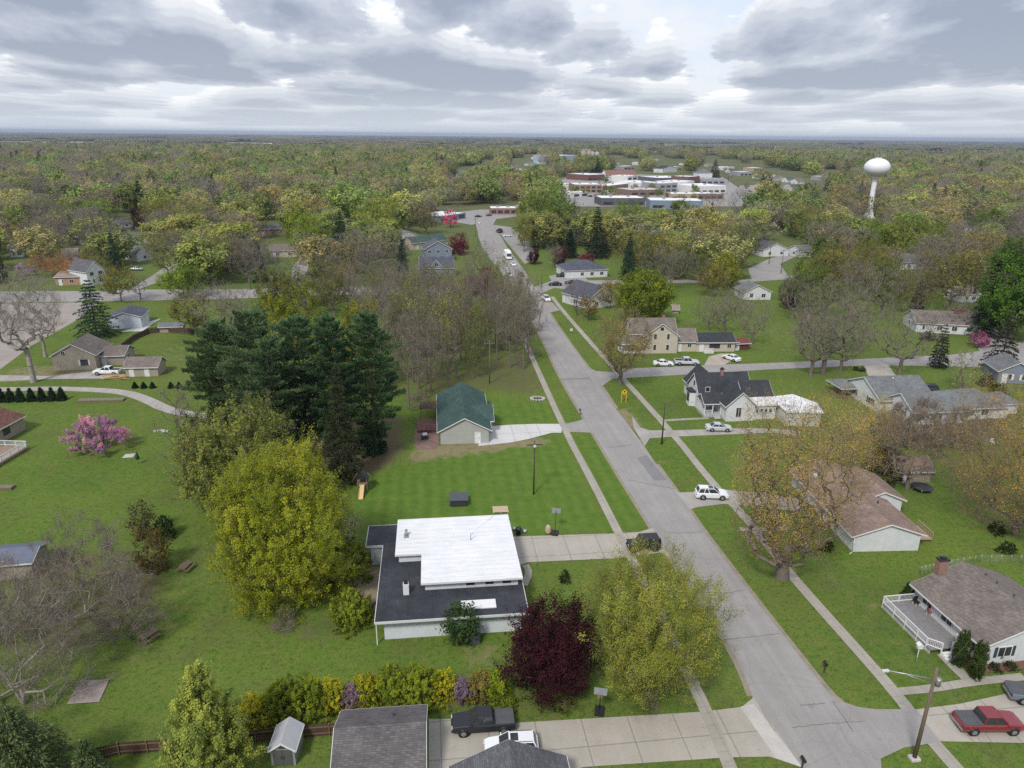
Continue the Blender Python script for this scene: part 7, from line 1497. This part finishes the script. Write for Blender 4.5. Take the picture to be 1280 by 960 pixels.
for hh, k, cc in STEPS:
    d = n.math('SUBTRACT', lumps(hh), n.math('ADD', thr, k))
    m = n.ramp(n.math('MULTIPLY', d, 13), [(0,0),(.6,1)])
    if cc is None: cc = n.mix(n.ramp(n.math('MULTIPLY', d, 4), [(.05,0),(.8,1)]), (.55,.58,.66), (.31,.345,.435))
    col = n.mix(m, col, cc)
# distance veil toward the horizon
col = n.mix(n.ramp(s3.outputs[2], [(0,.9),(.02,.55),(.06,.1),(.12,0)]), col, (.72,.785,.85))
low = n.ramp(s3.outputs[2], [(.0,0),(.002,1)])
skyc = n.mix(.06, n.n('ShaderNodeVectorMath', operation='SCALE', i0=col, i3=n.math('MULTIPLY', n.ramp(s3.outputs[2], [(0,.49),(.22,.51),(.6,.74)]), 11.0)).outputs[0], sky.outputs[0])
fin = n.mix(n.ramp(n.math('ADD', s3.outputs[2], .5), [(.48,0),(.5,1)]), (1.2,1.3,1.2), skyc)
bg = n.n('ShaderNodeBackground', i0=fin, i1=.1); n.t.links.new(bg.outputs[0], n.t.nodes.new('ShaderNodeOutputWorld').inputs[0])
wd.cycles.sampling_method = 'MANUAL'; wd.cycles.sample_map_resolution = 512
sl = bpy.data.lights.new('sun', 'SUN'); sl.energy = 1.5; sl.angle = rad(10); sl.color = (1, .96, .9)
so = bpy.data.objects.new('sun', sl); COL.objects.link(so)
az = rad(SUN_AZ); el = rad(SUN_EL); sd = Vector((math.sin(az)*math.cos(el), math.cos(az)*math.cos(el), math.sin(el)))
so.rotation_euler = sd.to_track_quat('Z', 'Y').to_euler(); so.location = (0, 0, 200)
# air: one even box of haze round everything
HAZE = 7e-5
hb = MB().box(-27000, 27000, -700, 27000, -1.2, 96).build('haze', bpy.data.materials.new('haze_air')); tag(hb, kind='stuff'); hb['label'] = 'thin pale haze lying over the land'
hm = hb.data.materials[0]; nh = NT(hm); pv = nh.n('ShaderNodeVolumePrincipled'); pv.inputs['Color'].default_value = (.58,.67,.84,1); pv.inputs['Density'].default_value = HAZE; pv.inputs['Anisotropy'].default_value = .2
nh.t.links.new(pv.outputs[0], nh.t.nodes.new('ShaderNodeOutputMaterial').inputs['Volume']); hb.visible_shadow = True
cam = bpy.data.cameras.new('camera'); cam.sensor_fit = 'HORIZONTAL'; cam.sensor_width = 36; cam.lens = 36*F_PX/1280; cam.clip_start = 1; cam.clip_end = 60000
co = bpy.data.objects.new('camera', cam); COL.objects.link(co)
co.matrix_world = Matrix(((XC[0], -DC[0], -FW[0], 0), (XC[1], -DC[1], -FW[1], 0), (XC[2], -DC[2], -FW[2], CAM_H), (0, 0, 0, 1)))
scene.camera = co
scene.view_settings.view_transform = 'Standard'; scene.view_settings.look = 'None'; scene.view_settings.exposure = 1.06; scene.view_settings.gamma = 1
scene.render.engine = 'CYCLES'; cy = scene.cycles
cy.max_bounces = 6; cy.diffuse_bounces = 3; cy.glossy_bounces = 2; cy.transmission_bounces = 3; cy.volume_bounces = 0; cy.transparent_max_bounces = 4; cy.use_denoising = False; cy.caustics_reflective = False; cy.caustics_refractive = False
